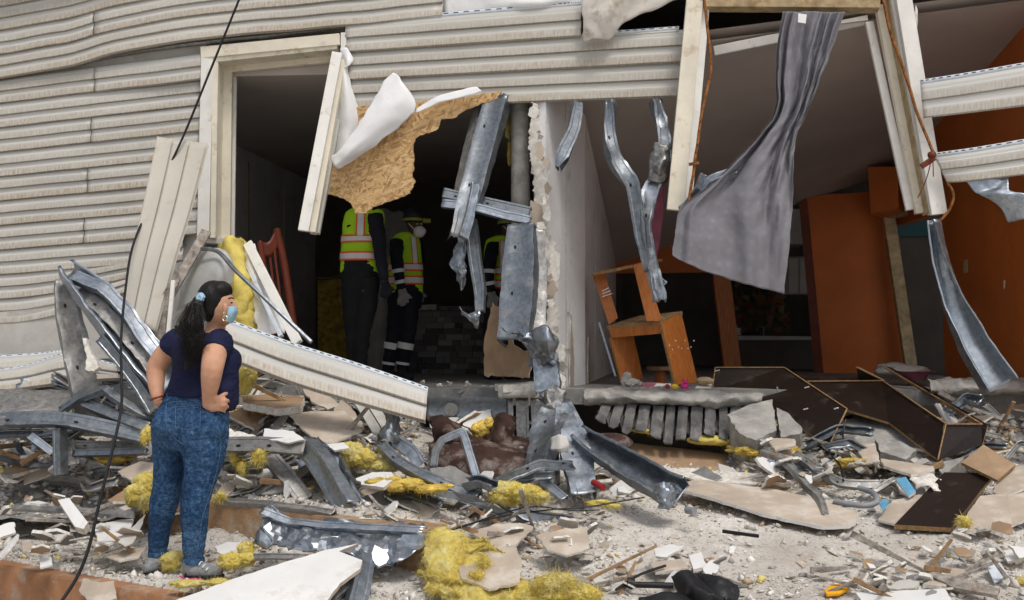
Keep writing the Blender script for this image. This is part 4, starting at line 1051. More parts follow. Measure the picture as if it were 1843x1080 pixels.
def worker(label, ox, d, torso, legs, arm, arm2, head, trou, vert, bands, helmet=True, legbands=(), armbands=(), foot=None):
    w = empty('person', V(ox, 690, d), label, 'person', 'rescue workers inside the left room')
    sh = lambda L, k: [tuple(list(p[:3]) + [p[3] - k]) for p in L]
    b = Body(); b.stack([(y, a + 3, c - 3, dd, q - 3) for y, a, c, dd, q in torso])
    for L in legs: b.limb(sh(L, 2))
    for A in (arm, arm2): b.limb(sh(A, 1.5))
    hx, hy = head; b.limb([(hx - 2, hy + 42, d, 11), (hx, hy + 18, d, 9)], 6, 12); b.ball(hx, hy, d, 15, 17, 20); b.ball(hx + 3, hy + 8, d, 11, 13, 13)
    for A in (arm, arm2):
        x, y, dd, r = A[-1]; b.limb([(x, y, dd, 6), (x + 2, y + 10, dd, 7.5), (x + 3, y + 17, dd, 6)], 8, 12, 0.6)
        for k in range(4): b.limb([(x - 4 + 4 * k, y + 15, dd, 2.6), (x - 6 + 5.5 * k, y + 22, dd - .01, 2.4), (x - 6 + 6 * k, y + (28, 31, 29, 24)[k], dd, 2.0)], 6, 8)
        b.limb([(x + 7, y + 8, dd, 2.8), (x + 13, y + 13, dd, 2.6), (x + 17, y + 16, dd, 2.0)], 6, 8)
    b.done('body', 'skin_dark', w, 0.012, 2)
    for A in (arm, arm2):     # work gloves
        g = Body(); x, y, dd, r = A[-1]; g.limb([(x, y - 1, dd, 7.4), (x + 2, y + 10, dd, 8.6), (x + 3, y + 17, dd, 7)], 8, 12, 0.65)
        for k in range(4): g.limb([(x - 4 + 4 * k, y + 14, dd, 3.2), (x - 6 + 5.5 * k, y + 22, dd - .01, 3.0), (x - 6 + 6 * k, y + (29, 32, 30, 25)[k], dd, 2.5)], 6, 8)
        g.limb([(x + 6, y + 8, dd, 3.4), (x + 13, y + 13, dd, 3.2), (x + 18, y + 17, dd, 2.5)], 6, 8); g.done('glove', 'glove' if helmet else 'uniform_navy', w, 0.010, 1)
    b = Body()
    for L in legs: b.limb(L, 26, 20)
    b.stack([(torso[-1][0] - 30, torso[-1][1] + 3, torso[-1][2] - 3, d, torso[-1][4]), (torso[-1][0] + 2, torso[-1][1] + 1, torso[-1][2] - 1, d, torso[-1][4] + 1), (torso[-1][0] + 26, torso[-1][1] + 2, torso[-1][2] - 4, d, torso[-1][4] - 2)])
    tr = b.done('trousers', trou, w, 0.016, 3, 0.008, 8)
    b = Body(); b.stack([(y, a + 1.2, c - 1.2, dd, q - 1.2) for y, a, c, dd, q in torso[:-1]]); b.limb(arm, 20, 18); b.limb(arm2, 20, 18); b.done('jacket', 'uniform_navy', w, 0.014, 3, 0.006, 9)
    R = []
    b = Body(); b.stack(torso, 30, 28); vs = b.done('vest', 'hi_vis', w, 0.014, 3, 0.005, 8)
    for y0, y1 in bands:
        band(w, 'reflective_band', 'reflective', torso, y0, y1, 0.007)
        band(w, 'red_edging', 'hi_vis_red', torso, y0 - 3, y0, 0.008); band(w, 'red_edging', 'hi_vis_red', torso, y1, y1 + 3, 0.008)
    for (x0, ya, x1, yb, wd) in vert:
        dd = d - 0.02
        def fr(x, y, wd_, mat, name, g):
            pass
        P = []
        rws = []
        for i in range(7):
            y = ya + (yb - ya) * i / 6; x = x0 + (x1 - x0) * i / 6
            for q0, q1 in zip(torso[:-1], torso[1:]):
                if q0[0] <= y <= q1[0]:
                    t = (y - q0[0]) / (q1[0] - q0[0]); q = [q0[k] + (q1[k] - q0[k]) * t for k in range(5)]; break
            cx, rx, ry = (q[1] + q[2]) / 2, (q[2] - q[1]) / 2, q[4]
            row = []
            for e in (-1.35, -1.0, -0.98, 0.98, 1.0, 1.35):
                xx = x + e * wd / 2; u = max(-0.97, min(0.97, (xx - cx) / rx)); row.append(V(xx, y, d - m(ry, d) * math.sqrt(1 - u * u) - 0.014))
            rws.append(row)
        loft('reflective_band', [r[1:5] for r in rws], 'reflective', w, 6, 10, 0.003); loft('red_edging', [[r[0], r[1]] for r in rws], 'hi_vis_red', w, 3, 10, 0.003); loft('red_edging', [[r[4], r[5]] for r in rws], 'hi_vis_red', w, 3, 10, 0.003)
    def cuff(L, t0, t1, name):
        P = [V(a, b_, dd) for a, b_, dd, r in L]; Q = cr(P, 41); rr = cr([Vector((m(p[3], p[2]), 0, 0)) for p in L], 41); i0, i1 = int(t0 * 40), int(t1 * 40); ax = (Q[i1] - Q[i0]).normalized()
        a = ax.cross(Vector((0, -1, 0.01))).normalized(); bb = a.cross(ax)
        ring_loft(name, [(Q[i], a * (rr[i].x + 0.009), bb * (rr[i].x + 0.009)) for i in (i0, i1)], 'reflective', w, 22, 180, False)
    for k, t0, t1 in legbands: cuff(legs[k], t0, t1, 'reflective_band')
    for t0, t1 in armbands: cuff(arm, t0, t1, 'reflective_band')
    for L in legs:
        x, y, dd, r = L[-1]; g = Body(); g.limb([(x - 4, y + 4, dd, 10), (x + 6, y + 8, dd - .05, 10), (x + 18, y + 12, dd - .12, 7)], 8, 12); g.done('boot', 'sole_dark', w, 0.012, 2)
    if helmet:
        h = empty('helmet', V(hx, hy, d), parent=w)
        b = Body(); b.ball(hx, hy - 10, d, 20, 22, 17); b.limb([(hx + 12, hy - 1, d, 6), (hx + 24, hy - 1, d, 3)], 6, 12); b.done('shell', 'black_plastic', h, 0.010, 2)
        ring_loft('lamp_strap', [(V(hx, hy - 6, d), (m(21, d), 0, 0), (0, m(23, d), 0)), (V(hx, hy - 1, d), (m(21.5, d), 0, 0), (0, m(23.5, d), 0))], 'lamp_yellow', h, 24, 180, False)
        box('head_lamp', V(hx + 16, hy - 3, d - 0.08), V(hx + 29, hy - 2, d - 0.05), 0.04, 0.04, 'lamp_yellow', h)
        b = Body(); b.ball(hx + 10, hy + 17, d - 0.05, 11, 11, 11); b.ball(hx + 16, hy + 16, d - 0.06, 6, 7, 6); b.done('respirator', 'mask_white', w, 0.008, 2)
        tube('respirator_strap', VS([(hx + 2, hy + 14, d - .1), (hx - 6, hy + 6, d - .1), (hx - 10, hy + 2, d - .09)]), 0.004, 'mask_white', w, 8, 6)
        b = Body(); b.ball(hx - 5, hy + 8, d - 0.085, 3, 3, 6); b.done('ear', 'skin_dark', w, 0.006, 1)
        for dx in (6, 13): lump('eye', [(V(hx + dx, hy + 3, d - 0.09), (0.010, 0.008, 0.006))], 'trim_white', w, 2, 0)
    else:
        b = Body(); b.ball(hx, hy - 4, d, 17, 19, 20); b.done('hair', 'hair', w, 0.012, 2)

def build_workers():
    d = 9.6
    T = [(372, 642, 672, d, 10), (380, 624, 690, d, 18), (400, 617, 692, d, 23), (430, 615, 690, d, 24), (460, 613, 686, d, 23), (492, 612, 684, d, 24)]
    worker('rescue worker in lime vest seen from behind under the torn board', 650, d, T, [[(634, 500, d, 21), (634, 550, d, 18), (636, 600, d, 15), (638, 676, d, 11)], [(664, 500, d - .05, 20), (660, 550, d - .05, 18), (652, 600, d - .05, 15), (648, 676, d - .05, 11)]],
           [(676, 386, d - .08, 13), (682, 430, d - .14, 13), (686, 470, d - .16, 11), (692, 506, d - .18, 8)], [(632, 390, d + .05, 12), (628, 440, d + .12, 12), (634, 480, d + .2, 10), (640, 505, d + .22, 7)], (664, 350), 'trouser_black', [(650, 374, 648, 424, 12)], [(427, 435), (457, 467)], helmet=False)
    d = 10.4
    T = [(418, 722, 742, d, 8), (426, 708, 754, d, 15), (445, 702, 758, d, 19), (480, 700, 760, d, 20), (510, 699, 761, d, 21), (529, 699, 762, d, 21)]
    worker('rescue worker in black helmet, white respirator and lime vest facing right', 728, d, T, [[(715, 532, d, 17), (710, 590, d, 14), (702, 640, d, 12), (698, 668, d, 10)], [(739, 532, d - .05, 17), (735, 590, d - .05, 15), (727, 640, d - .05, 12), (723, 668, d - .05, 10)]],
           [(712, 432, d - .1, 11), (714, 465, d - .18, 12), (718, 495, d - .2, 10), (723, 520, d - .2, 8)], [(748, 432, d + .1, 11), (756, 465, d + .16, 10), (754, 495, d + .18, 9), (750, 518, d + .16, 7)], (745, 400), 'uniform_navy', [(744, 426, 748, 474, 8)], [(477, 486), (500, 510)], True, ((1, .52, .58), (1, .78, .84), (0, .52, .58), (0, .78, .84)), ((.56, .63), (.78, .85)))
    d = 10.5
    T = [(424, 892, 914, d, 8), (432, 876, 926, d, 15), (450, 871, 930, d, 19), (485, 870, 931, d, 20), (515, 869, 931, d, 21), (534, 869, 931, d, 21)]
    worker('rescue worker in lime vest mostly hidden behind the steel post', 900, d, T, [[(886, 537, d, 16), (884, 590, d, 14), (882, 640, d, 12), (880, 668, d, 10)], [(912, 537, d, 16), (914, 590, d, 14), (915, 640, d, 12), (916, 668, d, 10)]],
           [(886, 440, d - .08, 11), (882, 470, d - .18, 12), (880, 500, d - .2, 10), (884, 525, d - .2, 8)], [(918, 440, d + .08, 11), (922, 470, d + .16, 10), (920, 500, d + .18, 9), (916, 523, d + .16, 7)], (916, 405), 'uniform_navy', [(905, 432, 904, 482, 8)], [(484, 493), (507, 517)], True, (), ((.52, .59), (.76, .83)))
build_woman(); build_workers(); flush()
# ---------------------------------------------------------------- loose things: steel, siding, boards
def steel(label, path, wpx, hpx=None, mat='galvanised', name='steel_stud', **k):
    P = VS(path); d = sum(p[2] for p in path) / len(path)
    if 'wsp' in k: k['ws'] = [m(x, d) for x in k.pop('wsp')]
    if 'hsp' in k: k['hs'] = [m(x, d) for x in k.pop('hsp')]
    o = channel(name, P, m(wpx, d), m(hpx or wpx * 0.5, d), mat, **k)
    return tag(o, label, 'metal stud', 'bent steel studs of the wrecked frame')
def sheetm(label, rows, mat, name, cat, group=None, **k):
    return tag(loft(name, [VS(r) for r in rows], mat, None, **k), label, cat, group)
def board(label, pts, th, mat, edge=None, name='drywall_piece', cat='drywall', group='broken drywall pieces', **k):
    return tag(plate(name, VS(pts), th, mat, edge, None, **k), label, cat, group)
def fluff(label, blobs, name='insulation_clump', mat='insulation', fib=500, cat='insulation', group='torn yellow insulation', **k):
    B = []
    for px, py, d, rx, ry, rz in blobs: B.append((V(px, py, d), (m(rx, d), m(ry, d), m(rz, d))))
    k.setdefault('amp', 0.42); k.setdefault('split', 4); k.setdefault('flen', 0.028)
    return tag(lump(name, B, mat, None, fib=int(fib * 3.5), **k), label, cat, group)

def build_left():
    # folded stud in front of the left wall
    steel('folded wide steel stud with open trough running down behind the woman', [(122, 500, 7.45), (160, 535, 7.35), (215, 600, 7.2), (268, 665, 7.1), (300, 700, 7.1)], 62, 36, 'galvanised_bright', opn=-1, face=(0.35, -0.8, 0.5), amp=0.010, n=30, wsp=[30, 52, 62, 66, 66], lip=0.02)
    steel('dented rusty leg of the folded stud standing upright at left', [(113, 502, 7.45), (124, 560, 7.4), (140, 640, 7.35), (153, 700, 7.3), (158, 755, 7.3)], 44, 26, 'galvanised_dusty', face=(0.5, -0.8, 0), amp=0.014, n=30, wsp=[26, 42, 46, 44, 40])
    steel('thin bright steel track lying along the top of the folded stud', [(125, 492, 7.3), (185, 515, 7.2), (225, 556, 7.1), (262, 610, 7.0), (292, 650, 6.95)], 24, 12, 'galvanised_bright', face=(-0.2, -0.6, 0.8), amp=0.010, n=30)
    steel('crumpled inner flange of the folded stud with dents', [(140, 520, 7.3), (185, 556, 7.2), (225, 600, 7.1), (262, 645, 7.0), (280, 668, 7.0)], 26, 10, 'galvanised_dusty', face=(0.3, -0.9, 0.3), amp=0.018, sc=11)
    steel('edge track under the folded stud running to the woman elbow', [(178, 608, 7.05), (215, 652, 7.0), (250, 700, 6.95), (275, 742, 6.9)], 20, 14, 'galvanised', face=(-0.5, -0.8, 0.3), amp=0.006)
    # steel across the lower left
    sheetm('crumpled grey sheet metal lying across the far left debris', [[(-60, 706, 7.5), (30, 700, 7.4), (60, 704, 7.4), (120, 702, 7.4), (196, 695, 7.35)], [(-60, 735, 7.2), (30, 742, 7.1), (70, 735, 7.15), (110, 745, 7.1), (150, 715, 7.2)], [(-60, 762, 7.1), (0, 754, 7.1), (50, 744, 7.1), (90, 752, 7.05), (140, 722, 7.2)]], 'galvanised_dusty', 'sheet_metal', 'sheet metal', nu=26, nv=12, amp=0.012, smooth=25)
    steel('long bowed steel track lying flat across the left debris', [(-60, 762, 7.15), (30, 752, 7.05), (110, 753, 7.0), (190, 768, 6.95), (262, 784, 6.9)], 26, 16, 'galvanised', face=(0, -0.85, 0.5), lin_=False, amp=0.005, n=30)
    steel('narrow steel track just under the long bowed one', [(-60, 783, 7.2), (20, 778, 7.15), (72, 778, 7.1)], 12, 10, 'galvanised_bright', face=(0, -0.8, 0.5), amp=0.003)
    steel('short upright steel stud propping the left debris', [(100, 772, 7.0), (103, 856, 6.95)], 17, 18, 'galvanised', face=(-0.4, -0.9, 0), amp=0.003)
    steel('short steel brace slanting to the upright prop', [(52, 782, 7.05), (95, 815, 7.0)], 13, 8, 'galvanised_bright', face=(0.3, -0.9, 0.3), amp=0.003)
    steel('steel track slanting down to the woman hip', [(150, 722, 7.1), (205, 745, 7.0), (265, 768, 6.9)], 20, 12, 'galvanised', face=(0, -0.7, 0.7), amp=0.004)
    steel('bent steel strip crossing over the grey sheet metal', [(105, 738, 7.1), (140, 715, 7.1), (188, 697, 7.05), (205, 712, 7.0), (262, 745, 6.95), (285, 748, 6.95)], 14, 10, 'galvanised', face=(0.2, -0.6, 0.8), amp=0.006)
    sheetm('flat grey metal sheet behind the slanting track', [[(195, 700, 7.3), (235, 705, 7.3), (280, 712, 7.3)], [(200, 722, 7.1), (240, 738, 7.05), (280, 755, 7.0)]], 'galvanised', 'sheet_metal', 'sheet metal', nu=12, nv=8, amp=0.006)
    steel('straight steel joist lying low behind the woman, upper one', [(128, 800, 7.15), (262, 802, 7.1)], 15, 14, 'galvanised_dusty', face=(0, -0.9, 0.4), amp=0.002)
    steel('straight steel joist lying low behind the woman, lower one', [(130, 815, 7.05), (262, 811, 7.0)], 11, 12, 'galvanised', face=(0, -0.9, 0.4), amp=0.002)
    steel('dusty stud stump beside the upright prop', [(120, 792, 7.1), (132, 838, 7.05)], 20, 12, 'galvanised_dusty', face=(0.4, -0.9, 0), amp=0.012)
    steel('long aluminium threshold along the upper step, left stretch', [(-60, 846, 8.0), (120, 862, 7.45), (205, 874, 7.2)], 15, 10, 'galvanised_dusty', name='threshold_rail', face=(0, -0.6, 0.8), amp=0.004)
    tag(plate('plaster_flap', VS([(146, 606, 7.12), (156, 612, 7.1), (164, 636, 7.06), (178, 660, 7.0), (168, 668, 7.0), (152, 664, 7.02), (156, 640, 7.06)]), 0.035, 'drywall_core', 'drywall_core', None, 0.014, 0.015), 'white ragged plaster flap stuck on the folded stud', 'plaster')
    lumps = [((134, 818, 7.1), (34, 20, 14))]
    # bent siding on the far left
    def sid(label, top, bot, **k):
        return tag(siding('fallen_siding', VS(top), VS(bot), None, **k), label, 'siding', 'fallen siding panels')
    sid('bent siding panel sagging below the left wall', [(-80, 676, 8.6), (40, 662, 8.4), (120, 640, 8.3), (210, 660, 8.2)], [(-80, 716, 8.3), (40, 702, 8.2), (130, 690, 8.1), (215, 684, 8.1)], n=20, flange=0.03, u0=200)
    sid('pale strip of siding hanging under the exposed sheathing', [(-80, 648, 8.7), (60, 640, 8.6), (118, 632, 8.6)], [(-80, 672, 8.6), (60, 662, 8.5), (120, 650, 8.5)], n=14, courses=1, flange=0.03, u0=210)
    # tall leaning panel
    sid('tall vertical siding panel leaning against the left wall', [(286, 250, 8.25), (262, 360, 7.95), (238, 470, 7.7), (220, 575, 7.45)], [(376, 262, 8.15), (345, 380, 7.9), (315, 480, 7.65), (282, 600, 7.4)], n=22, u0=220, depth=0.035, lin_=False, mat='vinyl_cream', flat=True, courses=3)
    sid('lower end of siding panel slanting under the long fallen panel', [(596, 682, 7.6), (640, 735, 7.3), (676, 786, 7.1)], [(660, 706, 7.5), (690, 745, 7.25), (716, 780, 7.05)], n=14, u0=230, depth=0.03, mat='vinyl_back', flat=True)
    sid('long fallen siding panel slanting down to the right of the woman', [(396, 576, 7.15), (520, 622, 7.05), (640, 660, 6.95), (770, 705, 6.85)], [(392, 640, 7.0), (520, 690, 6.9), (640, 727, 6.8), (766, 762, 6.72)], n=30, u0=240, flange=0.034, depth=0.026, amp=0.002)
    sheetm('curled siding sheet with its end rolled over behind the woman head', [[(330, 470, 8.1), (360, 452, 8.0), (398, 448, 7.9), (418, 470, 7.8), (420, 510, 7.85)], [(325, 530, 7.9), (350, 500, 7.8), (384, 476, 7.7), (404, 486, 7.65), (410, 516, 7.7)], [(318, 560, 7.85), (345, 545, 7.75), (370, 530, 7.7), (390, 515, 7.65), (402, 530, 7.7)]], 'vinyl_back', 'fallen_siding', 'siding', 'fallen siding panels', nu=26, nv=12, amp=0.005)
    sheetm('pale backing sheet lying behind the leaning panel', [[(300, 480, 8.3), (345, 470, 8.3), (395, 480, 8.3)], [(300, 540, 8.2), (345, 560, 8.2), (380, 550, 8.2)], [(296, 590, 8.1), (350, 605, 8.0), (400, 580, 8.0)]], 'sheathing', 'backing_sheet', 'sheet', nu=12, nv=10, amp=0.008)
    tag(box('weathered_batten', V(372, 416, 7.9), V(300, 540, 7.6), 0.07, 0.03, 'wood_grey'), 'weathered grey batten leaning from the window corner', 'timber')
    tag(plate('splintered_timber', VS([(318, 480, 7.55), (322, 500, 7.55), (300, 570, 7.5), (294, 625, 7.45), (262, 612, 7.45), (276, 570, 7.5), (292, 530, 7.5)]), 0.05, 'wood_grey', 'wood_grey', None, 0.014, 0.02), 'splintered grey timber lump at the foot of the leaning panel', 'timber')
    tag(box('white_batten', V(312, 505, 7.5), V(299, 640, 7.4), 0.028, 0.025, 'trim_white'), 'thin pale batten upright beside the splintered timber', 'timber')
    # around the window sill
    tag(box('trim_strip', V(446, 438, 8.2), V(536, 618, 7.6), 0.07, 0.03, 'trim_white'), 'white trim strip leaning steeply below the window opening', 'trim')
    tag(box('steel_angle', V(428, 440, 8.3), V(506, 606, 7.65), 0.03, 0.03, 'vinyl_blue'), 'thin blue grey angle strip beside the white trim strip', 'trim')
    tag(tube('bowed_strip', VS([(345, 448, 7.9), (390, 452, 7.7), (425, 488, 7.5), (480, 540, 7.35), (560, 616, 7.2)]), 0.016, 'galvanised', None, 40, 6), 'thin bowed metal strip sweeping down from the curled siding', 'metal strip')
    sheetm('white house wrap hanging loose beside the yellow batt', [[(430, 436, 8.25), (445, 446, 8.2), (458, 440, 8.25)], [(445, 500, 8.1), (462, 510, 8.0), (478, 520, 8.1)], [(455, 560, 8.0), (480, 570, 7.9), (505, 565, 8.0)], [(462, 605, 7.9), (485, 600, 7.8), (512, 598, 7.9)]], 'wrap_white', 'wrap_sheet', 'house wrap', nu=14, nv=22, amp=0.018, sc=7, thick=0.002, jag=0.01)
    sheetm('upright yellow insulation batt below the window opening', [[(400, 440, 8.3), (415, 430, 8.15), (438, 436, 8.3)], [(395, 490, 8.25), (425, 490, 8.0), (450, 500, 8.2)], [(402, 550, 8.15), (432, 548, 7.92), (462, 552, 8.1)], [(410, 605, 8.1), (436, 605, 7.95), (462, 600, 8.05)]], 'insulation_face', 'insulation_batt', 'insulation', 'torn yellow insulation', nu=28, nv=40, amp=0.035, sc=10, thick=0.06, fib=1500)
    fluff('yellow insulation dangling under the long fallen panel', [(446, 672, 7.3, 20, 20, 24), (440, 694, 7.25, 12, 14, 16)], fib=500, flen=0.03)
    tag(box('wood_block', V(420, 668, 7.3), V(452, 668, 7.3), 0.06, 0.06, 'wood_raw'), 'small raw wood block beside the dangling insulation', 'wood')
    # red wooden chair back behind the window opening
    c = empty('red_chair', V(510, 620, 9.3), 'dark red slatted wooden chair back inside the window opening', 'chair')
    tube('back_post', VS([(497, 412, 9.3), (512, 480, 9.3), (530, 600, 9.25)]), 0.035, 'wood_red', c, 16, 8)
    tube('back_post', VS([(468, 436, 9.2), (476, 500, 9.2), (490, 610, 9.15)]), 0.03, 'wood_red', c, 16, 8)
    loft('top_rail', [VS([(466, 432, 9.2), (482, 436, 9.24), (497, 410, 9.3)]), VS([(468, 458, 9.2), (486, 462, 9.24), (503, 440, 9.3)])], 'wood_red', c, 12, 5, 0.03)
    for k in range(3): box('slat', V(476 + 9 * k, 458 - 4 * k, 9.24), V(492 + 10 * k, 600, 9.2), 0.02, 0.015, 'wood_red', c)
    # ---- pile between the woman and the column
    steel('horizontal steel joist with torn drywall on top beside the woman hip', [(405, 799, 6.75), (470, 798, 6.68), (548, 804, 6.6)], 26, 16, 'galvanised_dusty', face=(0, -0.92, 0.38), amp=0.004)
    steel('bent steel joist leg falling to the step, splashed with green paint', [(540, 800, 6.65), (570, 838, 6.5), (598, 885, 6.35), (618, 918, 6.25)], 40, 26, 'galvanised_bright', face=(-0.7, -0.7, 0.1), amp=0.006, opn=1, wsp=[34, 42, 40, 36])
    steel('twisted blue grey stud crumpled behind the bent joist leg', [(560, 795, 6.75), (600, 830, 6.6), (618, 870, 6.5), (645, 912, 6.35)], 28, 18, 'galvanised', faces=[(0.4, -0.9, 0.2), (-0.5, -0.8, 0.3), (0.5, -0.8, 0.1)], amp=0.020, sc=9)
    steel('pale stud lying slanted under the torn drywall', [(484, 818, 6.85), (520, 860, 6.7), (548, 900, 6.6)], 30, 12, 'galvanised_dusty', face=(0.3, -0.8, 0.5), amp=0.008)
    steel('aluminium threshold along the upper step, middle stretch', [(388, 898, 6.78), (480, 905, 6.5), (560, 915, 6.28), (600, 922, 6.2)], 14, 10, 'galvanised_dusty', name='threshold_rail', face=(0, -0.5, 0.9), amp=0.004)
    steel('curved steel track swooping down to the front of the sofa', [(686, 796, 6.7), (715, 826, 6.55), (768, 856, 6.4), (830, 880, 6.3), (862, 886, 6.25)], 20, 14, 'galvanised', face=(0.2, -0.7, 0.7), lin_=False, amp=0.006, n=34)
    steel('short curled stud end beside the curved track', [(705, 790, 6.8), (735, 808, 6.7), (755, 838, 6.6)], 22, 12, 'galvanised_bright', face=(-0.3, -0.8, 0.5), lin_=False, amp=0.010)
    steel('bent steel tube frame standing in front of the brown sofa', [(780, 842, 6.5), (784, 812, 6.5), (796, 792, 6.5), (832, 776, 6.5), (838, 790, 6.5), (850, 830, 6.48), (860, 868, 6.45)], 13, 10, 'galvanised_bright', face=(0.3, -0.9, 0.2), amp=0.004, n=40)
    steel('crushed stud end curling by the yellow clump', [(842, 876, 6.3), (868, 872, 6.25), (890, 882, 6.2)], 20, 14, 'galvanised', face=(0, -0.6, 0.8), amp=0.012, opn=-1)
    sheetm('crumpled grey metal flashing hanging where the siding panel lands', [[(690, 735, 6.9), (706, 742, 6.85), (718, 760, 6.9)], [(688, 770, 6.85), (704, 772, 6.75), (722, 790, 6.8)], [(672, 800, 6.8), (690, 796, 6.7), (708, 808, 6.75)]], 'galvanised', 'flashing', 'sheet metal', nu=14, nv=14, amp=0.03, sc=8, smooth=25)
    # rim joist
    j = steel('galvanised rim joist with a round punched hole under the floor', [(768, 734, 8.33), (915, 737, 8.22)], 40, 18, 'galvanised', name='rim_joist', face=(0, -1, 0.1), amp=0.004)
    c = V(812, 737, 8.28)
    ring_loft('punched_hole', [(c + Vector((0, -0.012, 0)), (0.052, 0, 0), (0, 0, 0.052)), (c + Vector((0, -0.004, 0)), (0.044, 0, 0), (0, 0, 0.044))], 'galvanised_dusty', j, 24, 40)
    # drywall in the pile
    board('large tan backed drywall sheet tipped in the pile', [(520, 748, 7.2), (560, 738, 7.25), (620, 740, 7.3), (652, 775, 7.0), (600, 796, 6.75), (575, 800, 6.75), (545, 770, 6.95)], 0.014, 'drywall_paper', 'drywall_core', jag=0.012)
    board('tan drywall triangle behind the slanting siding end', [(600, 738, 7.35), (618, 712, 7.5), (655, 768, 7.1), (630, 772, 7.1)], 0.014, 'drywall_paper', 'drywall_core', jag=0.010)
    board('white torn drywall strip lying on the horizontal joist', [(476, 772, 6.8), (528, 775, 6.7), (548, 792, 6.6), (520, 797, 6.6), (474, 788, 6.7)], 0.012, 'drywall_face', 'drywall_core', jag=0.010)
    board('grey drywall sheet leaning in the hollow behind the woman knee', [(455, 850, 6.95), (500, 838, 6.95), (520, 850, 6.9), (512, 885, 6.75), (470, 888, 6.75)], 0.013, 'drywall_face', 'drywall_core', jag=0.012)
    board('oval slab of drywall with layered edge by the yellow heap', [(640, 860, 6.5), (670, 850, 6.55), (705, 850, 6.5), (712, 860, 6.4), (690, 878, 6.3), (650, 872, 6.4)], 0.02, 'drywall_face', 'drywall_paper', jag=0.012)
    board('layered drywall ledge below the long fallen panel', [(432, 715, 7.5), (500, 708, 7.5), (548, 712, 7.4), (540, 732, 7.2), (500, 738, 7.15), (440, 722, 7.3)], 0.05, 'kraft', 'drywall_core', jag=0.016)
    board('brown paper backed drywall shard above the dark gap', [(545, 700, 7.5), (590, 706, 7.5), (612, 728, 7.4), (590, 736, 7.35), (560, 722, 7.4)], 0.015, 'drywall_paper', 'drywall_core', jag=0.014)
    board('small drywall flap beside the flashing', [(588, 800, 6.7), (618, 796, 6.7), (628, 806, 6.6), (602, 812, 6.6)], 0.012, 'drywall_face', 'drywall_core', jag=0.008)
    board('thin white splinter of plaster upright behind the joist', [(512, 866, 6.6), (518, 864, 6.6), (520, 890, 6.58), (514, 900, 6.58), (510, 888, 6.6)], 0.008, 'drywall_face', None)
    board('crumpled white plaster slab left of the broken white stud', [(405, 770, 6.9), (440, 778, 6.85), (470, 790, 6.8), (430, 795, 6.75), (404, 792, 6.8)], 0.03, 'drywall_core', 'drywall_core', jag=0.022)
    board('tan drywall scrap behind the woman thigh', [(212, 850, 6.9), (250, 828, 6.95), (284, 836, 6.9), (284, 858, 6.75), (240, 868, 6.75)], 0.014, 'drywall_paper', 'drywall_core', jag=0.010)
    board('kraft paper scrap at the edge of the upper step', [(194, 900, 6.7), (224, 880, 6.8), (232, 898, 6.7), (210, 912, 6.6)], 0.006, 'kraft', None, jag=0.008)
    # insulation in the pile
    fluff('yellow insulation heap stuffed behind the bent joist', [(632, 820, 6.8, 24, 24, 24), (660, 826, 6.75, 26, 22, 20), (700, 838, 6.7, 28, 20, 14)], fib=900)
    fluff('flattened yellow insulation in front of the curved track', [(690, 868, 6.45, 34, 26, 11), (735, 872, 6.4, 40, 26, 11), (780, 880, 6.35, 36, 22, 9)], mat='insulation_old', fib=700)
    fluff('small yellow tuft hanging under the horizontal joist', [(465, 822, 6.65, 12, 12, 15)], fib=300, flen=0.04)
    fluff('yellow insulation hanging behind the woman hip', [(424, 822, 6.8, 12, 12, 18), (436, 842, 6.75, 8, 10, 14)], fib=300, flen=0.035)
    fluff('large torn yellow batt standing behind the woman thigh', [(262, 872, 6.7, 24, 26, 22), (244, 892, 6.6, 22, 24, 20), (268, 900, 6.55, 18, 20, 16)], fib=1200)
    fluff('yellow tuft caught on the steel at the woman hip', [(266, 782, 6.8, 13, 12, 17)], fib=300)
    fluff('yellow fibre lying behind the cable', [(205, 824, 7.2, 40, 22, 9)], fib=400, mat='insulation_old')
    fluff('dark yellow batt deep under the drywall ledge', [(450, 744, 7.6, 46, 30, 12)], fib=200, mat='insulation_old')
    fluff('yellow tuft beside the woman ankle on the threshold', [(398, 892, 6.7, 9, 9, 8)], fib=200)
    fluff('torn yellow batt under the woman shoes', [(310, 1010, 6.0, 19, 20, 20), (345, 1050, 5.55, 34, 20, 6), (395, 1048, 5.55, 26, 20, 6), (420, 1008, 5.8, 32, 24, 15), (442, 990, 5.9, 16, 18, 13)], fib=900, flen=0.03)

